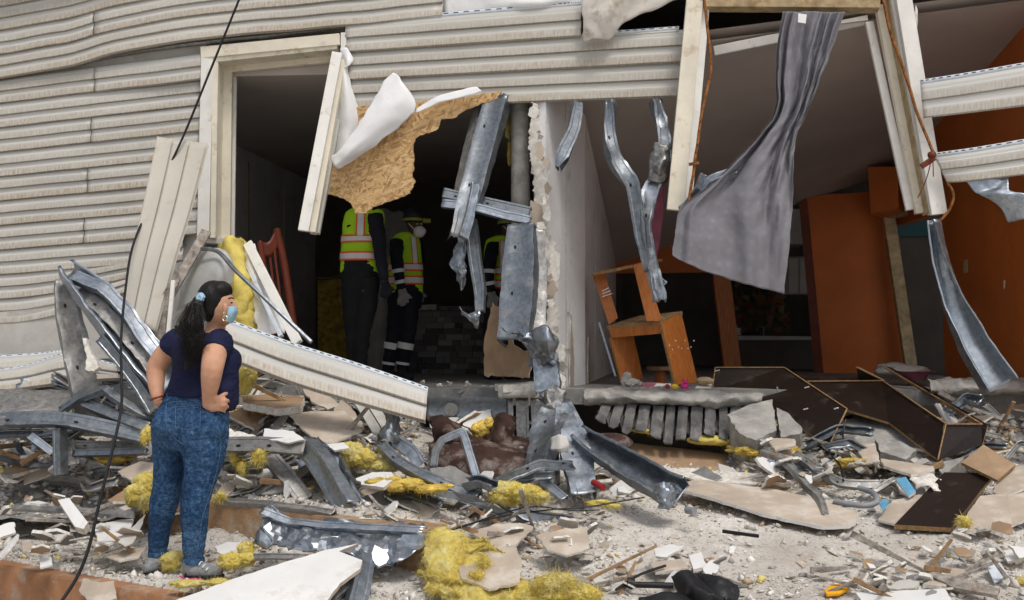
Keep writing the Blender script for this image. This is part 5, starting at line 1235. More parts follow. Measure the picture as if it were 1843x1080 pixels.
def build_center():
    # crushed column
    steel('wide dented steel post web with crushed foot beside the partition', [(936, 402, 8.15), (932, 470, 8.05), (928, 540, 7.95), (922, 612, 7.85)], 62, 40, 'galvanised', name='steel_post', face=(-0.35, -0.95, 0), amp=0.010, n=34, wsp=[50, 60, 62, 58], lip=0.02)
    steel('narrow steel post flange beside the wide dented web', [(962, 410, 8.15), (966, 480, 8.1), (966, 550, 8.0), (962, 600, 7.9)], 36, 30, 'galvanised_dusty', name='steel_post', face=(0.3, -0.95, 0), amp=0.014, n=30)
    sheetm('crumpled bright metal knot at the foot of the steel post', [[(905, 600, 7.85), (940, 606, 7.75), (975, 598, 7.7), (1000, 604, 7.75)], [(930, 618, 7.8), (955, 622, 7.65), (980, 615, 7.6), (1004, 625, 7.7)], [(945, 640, 7.8), (965, 640, 7.65), (985, 640, 7.6), (998, 645, 7.75)], [(950, 655, 7.8), (968, 660, 7.7), (985, 660, 7.65), (996, 662, 7.75)]], 'galvanised_bright', 'crushed_metal', 'sheet metal', nu=18, nv=15, amp=0.06, sc=7, smooth=10, jag=0.02)
    sheetm('pale torn metal flap curling out of the knot', [[(952, 596, 7.6), (978, 588, 7.5), (996, 600, 7.55)], [(962, 622, 7.55), (980, 612, 7.45), (1002, 618, 7.5)], [(975, 632, 7.55), (985, 632, 7.5), (995, 630, 7.55)]], 'galvanised_bright', 'crushed_metal', 'sheet metal', nu=14, nv=12, amp=0.02, smooth=25)
    steel('short fluted stud between the metal knot and the lower crush', [(978, 640, 7.75), (985, 705, 7.65)], 44, 22, 'galvanised_bright', face=(-0.2, -1, 0), amp=0.016, sc=10, n=20, rip=0.02)
    sheetm('rusty crushed metal ball above the spread legs', [[(962, 700, 7.6), (985, 704, 7.5), (1012, 698, 7.6)], [(964, 722, 7.55), (990, 722, 7.38), (1014, 716, 7.5)], [(975, 742, 7.5), (992, 744, 7.38), (1008, 738, 7.5)], [(985, 754, 7.5), (996, 756, 7.45), (1004, 750, 7.5)]], 'galvanised_dusty', 'crushed_metal', 'sheet metal', nu=14, nv=13, amp=0.055, sc=9, smooth=10)
    steel('left leg of the collapsed steel post spreading to the ground', [(1000, 735, 7.4), (978, 775, 7.2), (965, 820, 7.0), (955, 868, 6.8)], 50, 26, 'galvanised', name='steel_post', faces=[(-0.2, -1, 0.2), (-0.6, -0.8, 0.2), (-0.4, -0.9, 0.3)], amp=0.018, sc=8, n=30, rip=0.03, wsp=[56, 60, 46, 40])
    steel('right leg of the collapsed steel post, broad and flat', [(1012, 720, 7.45), (1026, 770, 7.2), (1040, 830, 6.95), (1052, 890, 6.7)], 50, 18, 'galvanised_bright', name='steel_post', face=(0.05, -0.95, 0.3), amp=0.012, n=30, rip=0.03, wsp=[26, 54, 54, 44])
    steel('dark inner stud between the two spread legs', [(990, 780, 7.3), (994, 870, 7.1)], 26, 14, 'galvanised_dusty', amp=0.012)
    steel('small punched steel strip lying at the foot of the legs', [(976, 862, 6.7), (1016, 896, 6.5)], 15, 8, 'galvanised_bright', face=(0, -0.8, 0.6), amp=0.003)
    sheetm('pale scrap of foam stuck on the spread legs', [[(992, 790, 6.95), (1005, 782, 6.9), (1016, 788, 6.9)], [(990, 812, 6.9), (1004, 810, 6.85), (1020, 800, 6.88)], [(992, 816, 6.9), (1006, 816, 6.86), (1020, 815, 6.9)]], 'sheathing', 'foam_scrap', 'foam', nu=10, nv=10, amp=0.02, thick=0.012, lin_=True, smooth=30, jag=0.012)
    steel('long dented channel slanting from the column foot to the right', [(1045, 792, 7.15), (1090, 822, 6.95), (1140, 852, 6.75), (1190, 880, 6.55), (1222, 896, 6.45)], 50, 26, 'galvanised', opn=-1, face=(-0.15, -0.8, 0.6), amp=0.010, n=36, wsp=[34, 46, 52, 52, 58], lip=0.02)
    sheetm('crushed end of the long dented channel', [[(1172, 880, 6.5), (1190, 872, 6.42), (1226, 876, 6.5)], [(1178, 898, 6.42), (1196, 896, 6.35), (1218, 892, 6.45)], [(1184, 918, 6.4), (1198, 922, 6.38), (1208, 914, 6.4)]], 'galvanised_bright', 'crushed_metal', 'sheet metal', nu=16, nv=14, amp=0.03, sc=9, smooth=10)
    # concrete block with fluted deck under it
    c = empty('pedestal', V(945, 790, 7.9), 'broken concrete pedestal with fluted steel skirt left of the column', 'concrete')
    plate('cap', VS([(890, 690, 8.15), (958, 686, 8.15), (964, 690, 7.9), (905, 695, 7.88)]), 0.05, 'wood_grey', 'drywall_core', c, 0.01)
    loft('block', [VS([(900, 694, 8.1), (902, 694, 7.95), (960, 692, 7.9), (964, 692, 8.05)]), VS([(900, 710, 8.1), (904, 714, 7.93), (962, 710, 7.88), (966, 708, 8.05)]), VS([(904, 714, 8.1), (908, 716, 8.0), (960, 713, 7.98), (964, 712, 8.05)])], 'drywall_core', c, 26, 8, 0.01, 0.01, 8)
    for k, (xa, xb, y0, y1) in enumerate(((914, 922, 716, 806), (928, 950, 716, 812), (955, 985, 716, 800))):
        P = [V((xa + xb) / 2, y0, 7.98), V((xa + xb) / 2 + 3, y1, 7.9)]
        channel('flute', P, m(xb - xa, 8), m(14, 8), 'galvanised_dusty', amp=0.006, n=14, parent=c, seed=k)
    tag(tube('conduit', VS([(938, 808, 7.5), (928, 828, 7.3), (916, 862, 7.05)]), 0.022, 'pvc_grey', None, 16, 10), 'grey plastic conduit poking out above the yellow clump', 'conduit')
    # upper hanging studs in front of the left room
    steel('broad steel stud hanging diagonally from the siding edge', [(892, 172, 8.55), (868, 260, 8.4), (845, 350, 8.25), (822, 428, 8.15)], 44, 24, 'galvanised', faces=[(-0.4, -0.9, 0), (-0.3, -1, 0.1), (0.2, -1, 0)], amp=0.008, n=34, wsp=[46, 44, 40, 24], rip=0.06)
    steel('darker half of the diagonal stud folded behind it', [(878, 180, 8.7), (855, 270, 8.55), (838, 350, 8.45)], 26, 20, 'galvanised_dusty', face=(0.6, -0.8, 0), amp=0.006)
    steel('narrow torn strip beside the tip of the diagonal stud', [(858, 330, 8.2), (846, 390, 8.12), (834, 428, 8.1)], 16, 8, 'galvanised_bright', face=(0.4, -0.9, 0), amp=0.012)
    steel('upper steel cross bar bolted through the diagonal stud', [(797, 346, 8.4), (860, 360, 8.4), (955, 381, 8.35)], 17, 12, 'galvanised', face=(0, -1, 0.2), amp=0.003)
    steel('lower steel cross bar bolted through the diagonal stud', [(795, 364, 8.25), (862, 374, 8.22), (905, 386, 8.22), (955, 396, 8.2)], 15, 12, 'galvanised_bright', face=(0, -1, 0.2), amp=0.005)
    steel('long thin stud dangling below the cross bars', [(846, 395, 8.3), (852, 460, 8.25), (862, 520, 8.2), (862, 562, 8.15)], 20, 12, 'galvanised', face=(-0.3, -1, 0), amp=0.006, wsp=[20, 22, 20, 14])
    sheetm('jagged foil like metal shred hanging beside the dangling stud', [[(826, 432, 8.3), (834, 425, 8.28), (838, 428, 8.3)], [(808, 478, 8.25), (824, 476, 8.22), (836, 480, 8.25)], [(822, 495, 8.25), (830, 498, 8.22), (838, 500, 8.25)], [(828, 525, 8.25), (832, 526, 8.24), (837, 522, 8.25)]], 'galvanised', 'metal_shred', 'sheet metal', nu=12, nv=20, amp=0.015, sc=14, smooth=10, jag=0.02)
    sheetm('curled metal shred at the tip of the dangling stud', [[(824, 552, 8.15), (830, 560, 8.12), (828, 566, 8.15)], [(842, 566, 8.12), (848, 572, 8.08), (846, 578, 8.1)], [(860, 560, 8.1), (863, 568, 8.08), (860, 594, 8.1)]], 'galvanised_bright', 'metal_shred', 'sheet metal', nu=8, nv=16, amp=0.015, sc=14, smooth=10)
    board('tan cardboard sheet leaning against the post foot', [(870, 610, 8.4), (895, 545, 8.45), (912, 560, 8.35), (915, 620, 8.2), (958, 640, 8.2), (958, 680, 8.25), (865, 676, 8.35)], 0.008, 'kraft', 'drywall_core', 'cardboard_sheet', 'cardboard', None, jag=0.014)
    # studs hanging in the right opening
    steel('short folded stud hanging at the partition top', [(1042, 182, 8.35), (1034, 230, 8.3), (1012, 278, 8.25), (1003, 300, 8.22)], 18, 14, 'galvanised', faces=[(0.4, -0.9, 0), (-0.5, -0.9, 0)], amp=0.006, wsp=[18, 20, 24, 8])
    steel('long dark stud hanging left of the broken window jamb', [(1095, 180, 8.35), (1098, 245, 8.3), (1112, 290, 8.25), (1138, 330, 8.2), (1150, 410, 8.15), (1162, 490, 8.1)], 22, 16, 'galvanised', faces=[(-0.6, -0.8, 0), (0.6, -0.8, 0), (-0.4, -0.9, 0), (-0.6, -0.8, 0)], amp=0.008, n=44, wsp=[16, 20, 26, 26, 22, 8])
    steel('twisted crumpled stud hanging beside the broken window jamb', [(1183, 178, 8.4), (1196, 250, 8.3), (1190, 300, 8.25), (1168, 350, 8.2), (1162, 410, 8.15), (1176, 480, 8.1), (1190, 542, 8.05)], 24, 16, 'galvanised_bright', faces=[(0.4, -0.9, 0), (-0.5, -0.8, 0), (0.5, -0.8, 0), (0.1, -1, 0)], amp=0.016, sc=9, n=50, wsp=[20, 22, 30, 26, 20, 20, 22], rip=0.03)
    sheetm('maroon cloth strip hanging behind the twisted stud', [[(1180, 330, 8.45), (1195, 325, 8.4)], [(1170, 400, 8.45), (1190, 410, 8.4)], [(1175, 470, 8.45), (1180, 470, 8.42)]], 'pink_cloth', 'cloth_strip', 'cloth', nu=6, nv=16, amp=0.01)
    sheetm('dented metal plate wedged on the twisted stud', [[(1175, 258, 8.2), (1190, 262, 8.15), (1206, 258, 8.2)], [(1168, 290, 8.2), (1188, 300, 8.1), (1205, 290, 8.2)], [(1164, 325, 8.2), (1180, 330, 8.15), (1196, 325, 8.2)]], 'galvanised_dusty', 'crushed_metal', 'sheet metal', nu=12, nv=14, amp=0.03, sc=9, smooth=10)
    sheetm('loose metal shred at the tip of the twisted stud', [[(1178, 505, 8.15), (1192, 498, 8.12)], [(1184, 520, 8.12), (1200, 508, 8.1)]], 'galvanised_bright', 'metal_shred', 'sheet metal', nu=8, nv=8, amp=0.01, jag=0.02)
    steel('curled steel strip on the curtain at the broken jamb foot', [(1222, 378, 7.98), (1250, 356, 7.92), (1270, 328, 7.9), (1300, 312, 7.88), (1324, 306, 7.88)], 16, 10, 'galvanised_bright', face=(-0.3, -0.7, 0.6), lin_=False, amp=0.008)
    steel('short steel tongue beside the curled strip', [(1236, 372, 7.95), (1258, 340, 7.9), (1268, 314, 7.9)], 13, 6, 'galvanised', face=(0.4, -0.8, 0.2), amp=0.006)
    # rods
    tag(tube('rusty_rod', VS([(1266, -20, 8.0), (1274, 60, 7.97), (1279, 125, 7.95), (1262, 210, 7.93), (1250, 300, 7.92), (1238, 365, 7.9)]), 0.011, 'rust', None, 60, 8, wob=0.006), 'rusty reinforcing rod wired to the left jamb of the right window', 'rebar', 'rusty rods on the window jambs')
    tag(tube('rusty_rod', VS([(1586, -20, 7.85), (1602, 55, 7.83), (1625, 120, 7.81), (1650, 200, 7.79), (1680, 275, 7.76)]), 0.011, 'rust', None, 60, 8, wob=0.004), 'straight rusty rod along the right jamb of the right window', 'rebar', 'rusty rods on the window jambs')
    tag(tube('rusty_hook', VS([(1706, 330, 7.75), (1716, 350, 7.75), (1710, 375, 7.76), (1690, 400, 7.78)]), 0.010, 'rust', None, 24, 8), 'curved rusty hook at the foot of the right jamb', 'rebar')
    tag(box('rod_tie', V(1240, 296, 7.93), V(1258, 293, 7.9), 0.022, 0.022, 'rust'), 'rusty tie bar pinning the rod to the left jamb', 'rebar')
    k = empty('cord_knot', V(1676, 290, 7.72), 'dark red cord knotted round the rod end at the right jamb', 'cord')
    lump('knot', [(V(1678, 278, 7.74), (0.03, 0.025, 0.022))], 'wood_red', k, 3, 0.5)
    box('wood_peg', V(1658, 300, 7.74), V(1682, 284, 7.74), 0.04, 0.02, 'wood_red', k)
    tube('cord', VS([(1677, 284, 7.72), (1668, 320, 7.72), (1652, 356, 7.72)]), 0.004, 'wood_red', k, 12, 6)
    tube('cord', VS([(1679, 284, 7.72), (1680, 318, 7.72)]), 0.004, 'wood_red', k, 8, 6)
    # right hanging channel
    steel('long galvanised channel hanging from the right jamb, flaring at its end', [(1686, 396, 7.8), (1696, 470, 7.78), (1716, 550, 7.75), (1748, 625, 7.68), (1795, 700, 7.6)], 40, 22, 'galvanised_bright', opn=-1, faces=[(-0.8, -0.6, 0), (-0.5, -0.9, 0), (0, -0.95, 0.3), (0.1, -0.9, 0.4)], amp=0.006, n=40, wsp=[14, 24, 38, 52, 66], lip=0.012)
    sheetm('curled sheet of galvanised flashing under the lower siding strip', [[(1738, 326, 7.72), (1775, 322, 7.68), (1815, 320, 7.66)], [(1752, 345, 7.7), (1785, 340, 7.66), (1815, 330, 7.62)], [(1765, 352, 7.68), (1788, 348, 7.62), (1820, 345, 7.58)], [(1800, 375, 7.62), (1825, 362, 7.56), (1850, 352, 7.52)], [(1815, 402, 7.62), (1840, 396, 7.55), (1870, 388, 7.52)]], 'galvanised_bright', 'flashing', 'sheet metal', nu=16, nv=26, amp=0.008, sc=8)
    # pipe elbow
    p = empty('pipe_elbow', V(1660, 42, 8.5), 'black pipe elbow sticking out above the right jamb', 'pipe')
    tube('pipe', VS([(1642, 30, 8.6), (1668, 34, 8.55)]), 0.035, 'black_plastic', p, 6, 14)
    tube('collar', VS([(1666, 33, 8.55), (1682, 34, 8.53)]), 0.05, 'black_plastic', p, 6, 14)
    tube('spout', VS([(1664, 36, 8.54), (1658, 56, 8.52)]), 0.05, 'black_plastic', p, 6, 14)
    # curtain
    keys = [  # y-left, x-left, y-right, x-right, distance, number of folds, fold depth
        (20, 1409, 22, 1521, 7.98, 5.0, .035), (80, 1400, 74, 1502, 7.96, 5.0, .05), (150, 1396, 140, 1478, 7.94, 4.6, .055), (205, 1392, 205, 1452, 7.93, 4.2, .06),
        (268, 1345, 250, 1432, 7.90, 3.8, .06), (325, 1285, 310, 1428, 7.86, 3.4, .055), (372, 1228, 375, 1426, 7.82, 3.1, .045), (415, 1216, 440, 1421, 7.80, 2.8, .03), (458, 1211, 529, 1411, 7.80, 2.6, .018)]
    rows = []
    for yl_, xl_, yr_, xr_, dd, nf, fd in keys:
        r = []
        for i in range(41):
            u = i / 40; uu = u ** 1.15
            ph = nf * 6.283 * (u + 0.10 * math.sin(u * 7))
            x = xl_ + (xr_ - xl_) * uu; y = yl_ + (yr_ - yl_) * (u ** 0.8)
            r.append(V(x, y, dd + fd * (math.sin(ph) + 0.35 * math.sin(2.3 * ph + 1)) * (0.6 + 0.4 * math.sin(3 * u))))
        rows.append(r)
    c = loft('curtain', rows, 'curtain_fabric', None, 120, 100, 0.002, 0.008, 9)
    tag(c, 'grey spotted curtain blown sideways out of the right window opening', 'curtain')
    l = plate('care_label', VS([(1437, 24, 7.86), (1452, 26, 7.86), (1450, 42, 7.85), (1436, 40, 7.85)]), 0.002, 'white_plastic', None); setpar(l, c)
    for k in range(1): pass
    # cable
    tag(tube('black_cable', VS([(445, -40, 8.3), (430, 0, 8.25), (378, 128, 8.2), (327, 252, 8.12), (275, 360, 8.02), (240, 440, 7.6), (226, 520, 7.1), (218, 610, 6.7), (219, 690, 6.45), (218, 735, 6.3), (205, 800, 6.1), (180, 900, 5.75), (160, 985, 5.45), (138, 1040, 5.25), (105, 1090, 5.1)]), 0.0085, 'black_rubber', None, 120, 8), 'black cable hanging from the eaves down to the front step', 'cable')
    tag(tube('black_wire', VS([(790, 985, 5.75), (800, 962, 5.85), (840, 945, 6.0), (900, 930, 6.15), (985, 918, 6.3), (1060, 912, 6.35), (1100, 905, 6.4), (1160, 895, 6.45)]), 0.005, 'black_rubber', None, 60, 6), 'thin black wire trailing over the plaster dust in the centre', 'cable')
    tag(tube('black_wire', VS([(830, 950, 5.95), (890, 928, 6.15), (960, 912, 6.35), (1020, 918, 6.3), (1080, 918, 6.3)]), 0.004, 'black_rubber', None, 40, 6), 'second thinner wire beside the trailing black wire', 'cable')
    # sofa under the floor
    s = empty('brown_sofa', V(850, 860, 7.3), 'brown leather sofa crushed under the floor edge', 'sofa')
    loft('seat_front', [VS([(770, 800, 7.5), (850, 806, 7.35), (905, 812, 7.3), (960, 818, 7.3)]), VS([(775, 830, 7.35), (850, 835, 7.2), (905, 840, 7.15), (960, 842, 7.2)]), VS([(790, 868, 7.3), (850, 868, 7.15), (905, 870, 7.12), (960, 870, 7.2)])], 'leather', s, 24, 14, 0.03, 0.015, 5)
    loft('seat_top', [VS([(770, 798, 7.5), (850, 804, 7.35), (960, 816, 7.3)]), VS([(790, 780, 8.0), (860, 785, 8.0), (960, 790, 8.0)])], 'leather', s, 16, 8, 0.03, 0.02, 5)
    loft('back_cushion', [VS([(772, 756, 7.9), (800, 756, 7.7), (830, 770, 7.7)]), VS([(778, 775, 7.6), (810, 780, 7.4), (832, 795, 7.5)]), VS([(790, 800, 7.6), (820, 800, 7.45), (840, 802, 7.5)])], 'leather', s, 14, 14, 0.04, 0.03, 5)
    loft('torn_cover', [VS([(890, 752, 7.9), (905, 748, 7.7), (925, 756, 7.8)]), VS([(875, 785, 7.7), (900, 785, 7.5), (922, 790, 7.6)]), VS([(872, 810, 7.6), (895, 812, 7.45), (925, 815, 7.5)])], 'leather', s, 14, 14, 0.02, 0.04, 6)
    fluff('ochre foam stuffing in the split sofa', [(866, 776, 7.75, 18, 16, 20), (880, 764, 7.75, 12, 12, 14)], name='foam_stuffing', mat='insulation_old', fib=200, cat='foam', group=None)
    tag(lump('brown_cushion', [(V(1098, 797, 7.6), (m(46, 7.6), m(34, 7.6), m(19, 7.6)))], 'leather', None, 4, 0.18, 1.6), 'dusty brown leather cushion under the broken slab', 'cushion')
    board('brown sofa base board under the broken slab', [(1120, 800, 8.3), (1250, 806, 8.2), (1400, 830, 8.1), (1420, 858, 7.9), (1250, 858, 7.8), (1120, 838, 7.9)], 0.03, 'kraft', None, 'base_board', 'board', None, jag=0.006)
    fluff('bright yellow insulation rolled under the slab ribs', [(1165, 772, 8.2, 34, 26, 10), (1275, 792, 8.1, 48, 26, 11), (1345, 806, 8.0, 36, 24, 10)], mat='insulation_face', fib=200, amp=0.15)
    # bottle, can
    tag(tube('red_can', VS([(1068, 868, 6.75), (1086, 878, 6.65)]), 0.02, 'red_toy', None, 6, 14), 'crushed red drink can by the foot of the channel', 'can')
    tag(tube('glass_jar', VS([(1236, 918, 6.4), (1250, 920, 6.35)]), 0.022, 'pvc_grey', None, 6, 14), 'small grey bottle cap lying right of the crushed channel end', 'cap')
def build_right():
    # dark bookcase tipped out of the room
    s = empty('bookcase', V(1600, 820, 7.6), 'dark brown bookcase lying tipped out over the broken slab', 'bookcase')
    def bd(name, pts, th=0.02, mat='dark_laminate'): return plate(name, VS(pts), th, mat, 'chip_edge', s)
    A = [(1288, 661, 9.0), (1412, 661, 8.9), (1524, 735, 7.75), (1490, 803, 7.6), (1368, 718, 8.4), (1282, 703, 8.8)]
    bd('side_board', A)
    bd('divider_board', [(1414, 680, 8.97), (1542, 680, 8.95), (1586, 700, 8.55), (1456, 702, 8.55)])
    bd('side_board', [(1454, 687, 8.5), (1587, 685, 8.45), (1702, 763, 7.35), (1687, 826, 7.2), (1600, 760, 7.8), (1524, 737, 7.9)])
    bd('back_board', [(1546, 690, 8.95), (1594, 690, 8.95), (1764, 800, 7.5), (1704, 800, 7.46), (1590, 715, 8.5)], 0.012)
    bd('divider_board', [(1542, 661, 8.92), (1588, 684, 8.48), (1588, 715, 8.5), (1544, 690, 8.94)]); bd('end_board', [(1702, 763, 7.34), (1766, 763, 7.44), (1768, 800, 7.4), (1690, 828, 7.2)])
    bd('far_board', [(1592, 659, 9.0), (1604, 661, 9.0), (1778, 764, 7.46), (1768, 800, 7.44), (1764, 764, 7.5)])
    for a, b in (((1411, 661, 8.88), (1525, 736, 7.72)), ((1453, 686, 8.46), (1588, 685, 8.42)), ((1541, 661, 8.88), (1588, 684, 8.42)), ((1588, 685, 8.42), (1703, 763, 7.32)), ((1591, 660, 8.95), (1767, 763, 7.42)), ((1702, 763, 7.32), (1768, 763, 7.42)), ((1524, 736, 7.72), (1491, 804, 7.58)), ((1702, 764, 7.31), (1688, 827, 7.18)), ((1288, 661, 8.98), (1411, 661, 8.88)), ((1287, 662, 8.98), (1282, 703, 8.78))):
        box('edge_strip', V(*a), V(*b), 0.008, 0.008, 'chip_edge', s, bev=0)
    for x, y, d in ((1452, 698, 8.2), (1450, 737, 7.95), (1505, 736, 7.75), (1291, 668, 8.93)):
        box('dowel', V(x - 4, y, d), V(x + 4, y - 2, d - 0.02), 0.008, 0.008, 'white_plastic', s, bev=0)
    # loose boards
    tag(plate('loose_shelf_board', VS([(1610, 944, 6.35), (1700, 850, 7.0), (1790, 852, 7.0), (1712, 950, 6.3)]), 0.03, 'dark_laminate', 'chip_edge', None), 'dark shelf board lying on the rubble at right', 'board')
    tag(plate('brown_board', VS([(1730, 832, 7.05), (1770, 800, 7.2), (1828, 836, 6.95), (1795, 864, 6.8)]), 0.02, 'kraft', 'chip_edge', None), 'brown square panel leaning on the shelf board', 'board')
    board('grey brown drywall sheet at the far right, upper one', [(1786, 885, 6.75), (1810, 845, 7.0), (1850, 832, 7.0), (1850, 880, 6.7), (1806, 890, 6.65)], 0.015, 'drywall_paper', 'drywall_core', jag=0.008)
    board('grey brown drywall sheet at the far right, lower one', [(1800, 905, 6.6), (1850, 870, 6.8), (1860, 930, 6.4), (1818, 945, 6.3)], 0.015, 'drywall_paper', 'drywall_core', jag=0.008)
    board('drywall sheet lying flat beside the shelf board', [(1728, 945, 6.3), (1765, 890, 6.6), (1812, 890, 6.6), (1822, 942, 6.25), (1740, 956, 6.2)], 0.018, 'drywall_paper', 'drywall_core', jag=0.008)
    board('flat pale drywall sheet left of the shelf board', [(1580, 936, 6.5), (1605, 900, 6.75), (1665, 888, 6.8), (1640, 915, 6.6), (1610, 942, 6.4)], 0.014, 'drywall_paper', 'drywall_core', jag=0.008)
    board('long warped plywood sheet lying below the slab ribs', [(1195, 876, 6.98), (1260, 862, 7.1), (1400, 880, 6.95), (1500, 905, 6.75), (1550, 930, 6.5), (1530, 945, 6.35), (1480, 948, 6.32), (1380, 925, 6.48), (1280, 893, 6.75)], 0.02, 'drywall_paper', 'drywall_face', name='plywood_sheet', cat='board', group=None, jag=0.010)
    board('ragged white drywall edge beneath the base board', [(1180, 852, 7.6), (1240, 836, 7.6), (1300, 848, 7.5), (1390, 856, 7.4), (1430, 872, 7.2), (1340, 868, 7.2), (1260, 862, 7.3)], 0.012, 'drywall_core', None, jag=0.025)
    # concrete blocks from the slab
    def blockc(label, pts, back, mat='concrete'):
        P = VS(pts); o = plate('concrete_block', P, back, mat, mat, None, 0.014, 0.03); return tag(o, label, 'concrete', 'concrete blocks broken from the slab')
    blockc('big broken concrete block under the bookcase corner', [(1308, 745, 8.0), (1345, 730, 8.1), (1390, 720, 8.15), (1395, 755, 7.9), (1398, 775, 7.8), (1360, 792, 7.7), (1330, 780, 7.8)], 0.25)
    blockc('tan faced concrete block below the bookcase side', [(1398, 735, 8.0), (1420, 742, 7.9), (1444, 772, 7.75), (1440, 782, 7.7), (1405, 785, 7.7)], 0.2)
    blockc('pale concrete wedge inside the bookcase gap', [(1515, 760, 8.0), (1560, 740, 8.1), (1600, 752, 8.0), (1675, 818, 7.5), (1640, 824, 7.4), (1570, 800, 7.6), (1518, 818, 7.5)], 0.15)
    blockc('squared concrete block under the pale wedge', [(1575, 790, 7.55), (1620, 792, 7.5), (1650, 812, 7.4), (1630, 826, 7.3), (1585, 812, 7.4)], 0.12)
    blockc('pale angular block beside the fallen shelf board', [(1690, 848, 7.1), (1700, 828, 7.2), (1735, 824, 7.2), (1700, 856, 7.0)], 0.12)
    board('tan drywall slip hanging over the rubble below the bookcase', [(1534, 800, 7.5), (1575, 798, 7.45), (1584, 830, 7.2), (1560, 834, 7.2)], 0.012, 'drywall_paper', 'drywall_core', jag=0.01)
    board('tan slab of drywall across the rubble under the bookcase', [(1585, 825, 7.3), (1680, 838, 7.1), (1682, 848, 7.0), (1640, 854, 6.95), (1590, 838, 7.15)], 0.018, 'drywall_paper', 'drywall_core', jag=0.01)
    board('brown drywall scrap above the dark bent joist', [(1380, 788, 7.6), (1430, 790, 7.5), (1432, 802, 7.4), (1395, 810, 7.4)], 0.014, 'drywall_paper', 'drywall_core', jag=0.01)
    fluff('old yellow insulation below the tan faced block', [(1420, 812, 7.6, 22, 18, 13)], mat='insulation_old', fib=200)
    fluff('old yellow insulation below the tan drywall slip', [(1535, 832, 7.3, 38, 22, 9)], mat='insulation_old', fib=200)
    fluff('old yellow insulation left of the dark bent joist', [(1345, 812, 7.8, 24, 18, 10)], mat='insulation_old', fib=200)
    steel('dark grimy joist bent over the plywood sheet', [(1370, 808, 7.4), (1410, 825, 7.25), (1450, 868, 6.95), (1476, 895, 6.75), (1486, 928, 6.5)], 13, 10, 'galvanised_dusty', lin_=False, face=(0.2, -0.8, 0.5), amp=0.008)
    steel('second grimy joist lying toward the curved conduit', [(1430, 815, 7.4), (1475, 845, 7.15), (1520, 868, 7.0), (1584, 872, 6.95)], 15, 10, 'galvanised_dusty', lin_=False, face=(0, -0.8, 0.5), amp=0.010, rip=0.02)
    tag(tube('curved_conduit', VS([(1500, 902, 6.72), (1550, 910, 6.65), (1577, 904, 6.68), (1572, 888, 6.8), (1545, 878, 6.9)]), 0.018, 'pvc_grey', None, 40, 10), 'grey flexible conduit curving on the ground at right', 'conduit')
    tag(tube('thin_wire', VS([(1522, 755, 7.6), (1518, 775, 7.55), (1514, 800, 7.5), (1492, 812, 7.4), (1512, 838, 7.2), (1518, 865, 7.0)]), 0.006, 'black_rubber', None, 40, 6), 'thin black wire drooping from the bookcase corner', 'cable')
    board('blue and white book lying open in the rubble', [(1612, 862, 6.9), (1630, 858, 6.9), (1648, 884, 6.75), (1636, 892, 6.7)], 0.02, 'blue_scrap', 'white_plastic', 'book', 'book', None)
    board('bright blue scrap by the curved conduit', [(1582, 905, 6.65), (1592, 898, 6.7), (1600, 902, 6.66), (1590, 920, 6.5)], 0.006, 'blue_scrap', None, 'plastic_scrap', 'scrap', None)
    sheetm('crumpled white paper behind the shelf board', [[(1640, 862, 6.95), (1665, 855, 7.0), (1690, 866, 6.9)], [(1645, 880, 6.8), (1665, 872, 6.75), (1688, 885, 6.75)]], 'drywall_core', 'paper_scrap', 'paper', nu=14, nv=10, amp=0.03, sc=12, smooth=25)
    fluff('small yellow tuft beside the shelf board', [(1738, 938, 6.25, 12, 11, 10)], fib=200)
    fluff('yellow insulation scrap at the right edge', [(1830, 1000, 5.9, 20, 18, 12)], fib=300)
    fluff('yellow insulation scrap in the lower right corner', [(1838, 1048, 5.6, 16, 14, 10)], fib=300)

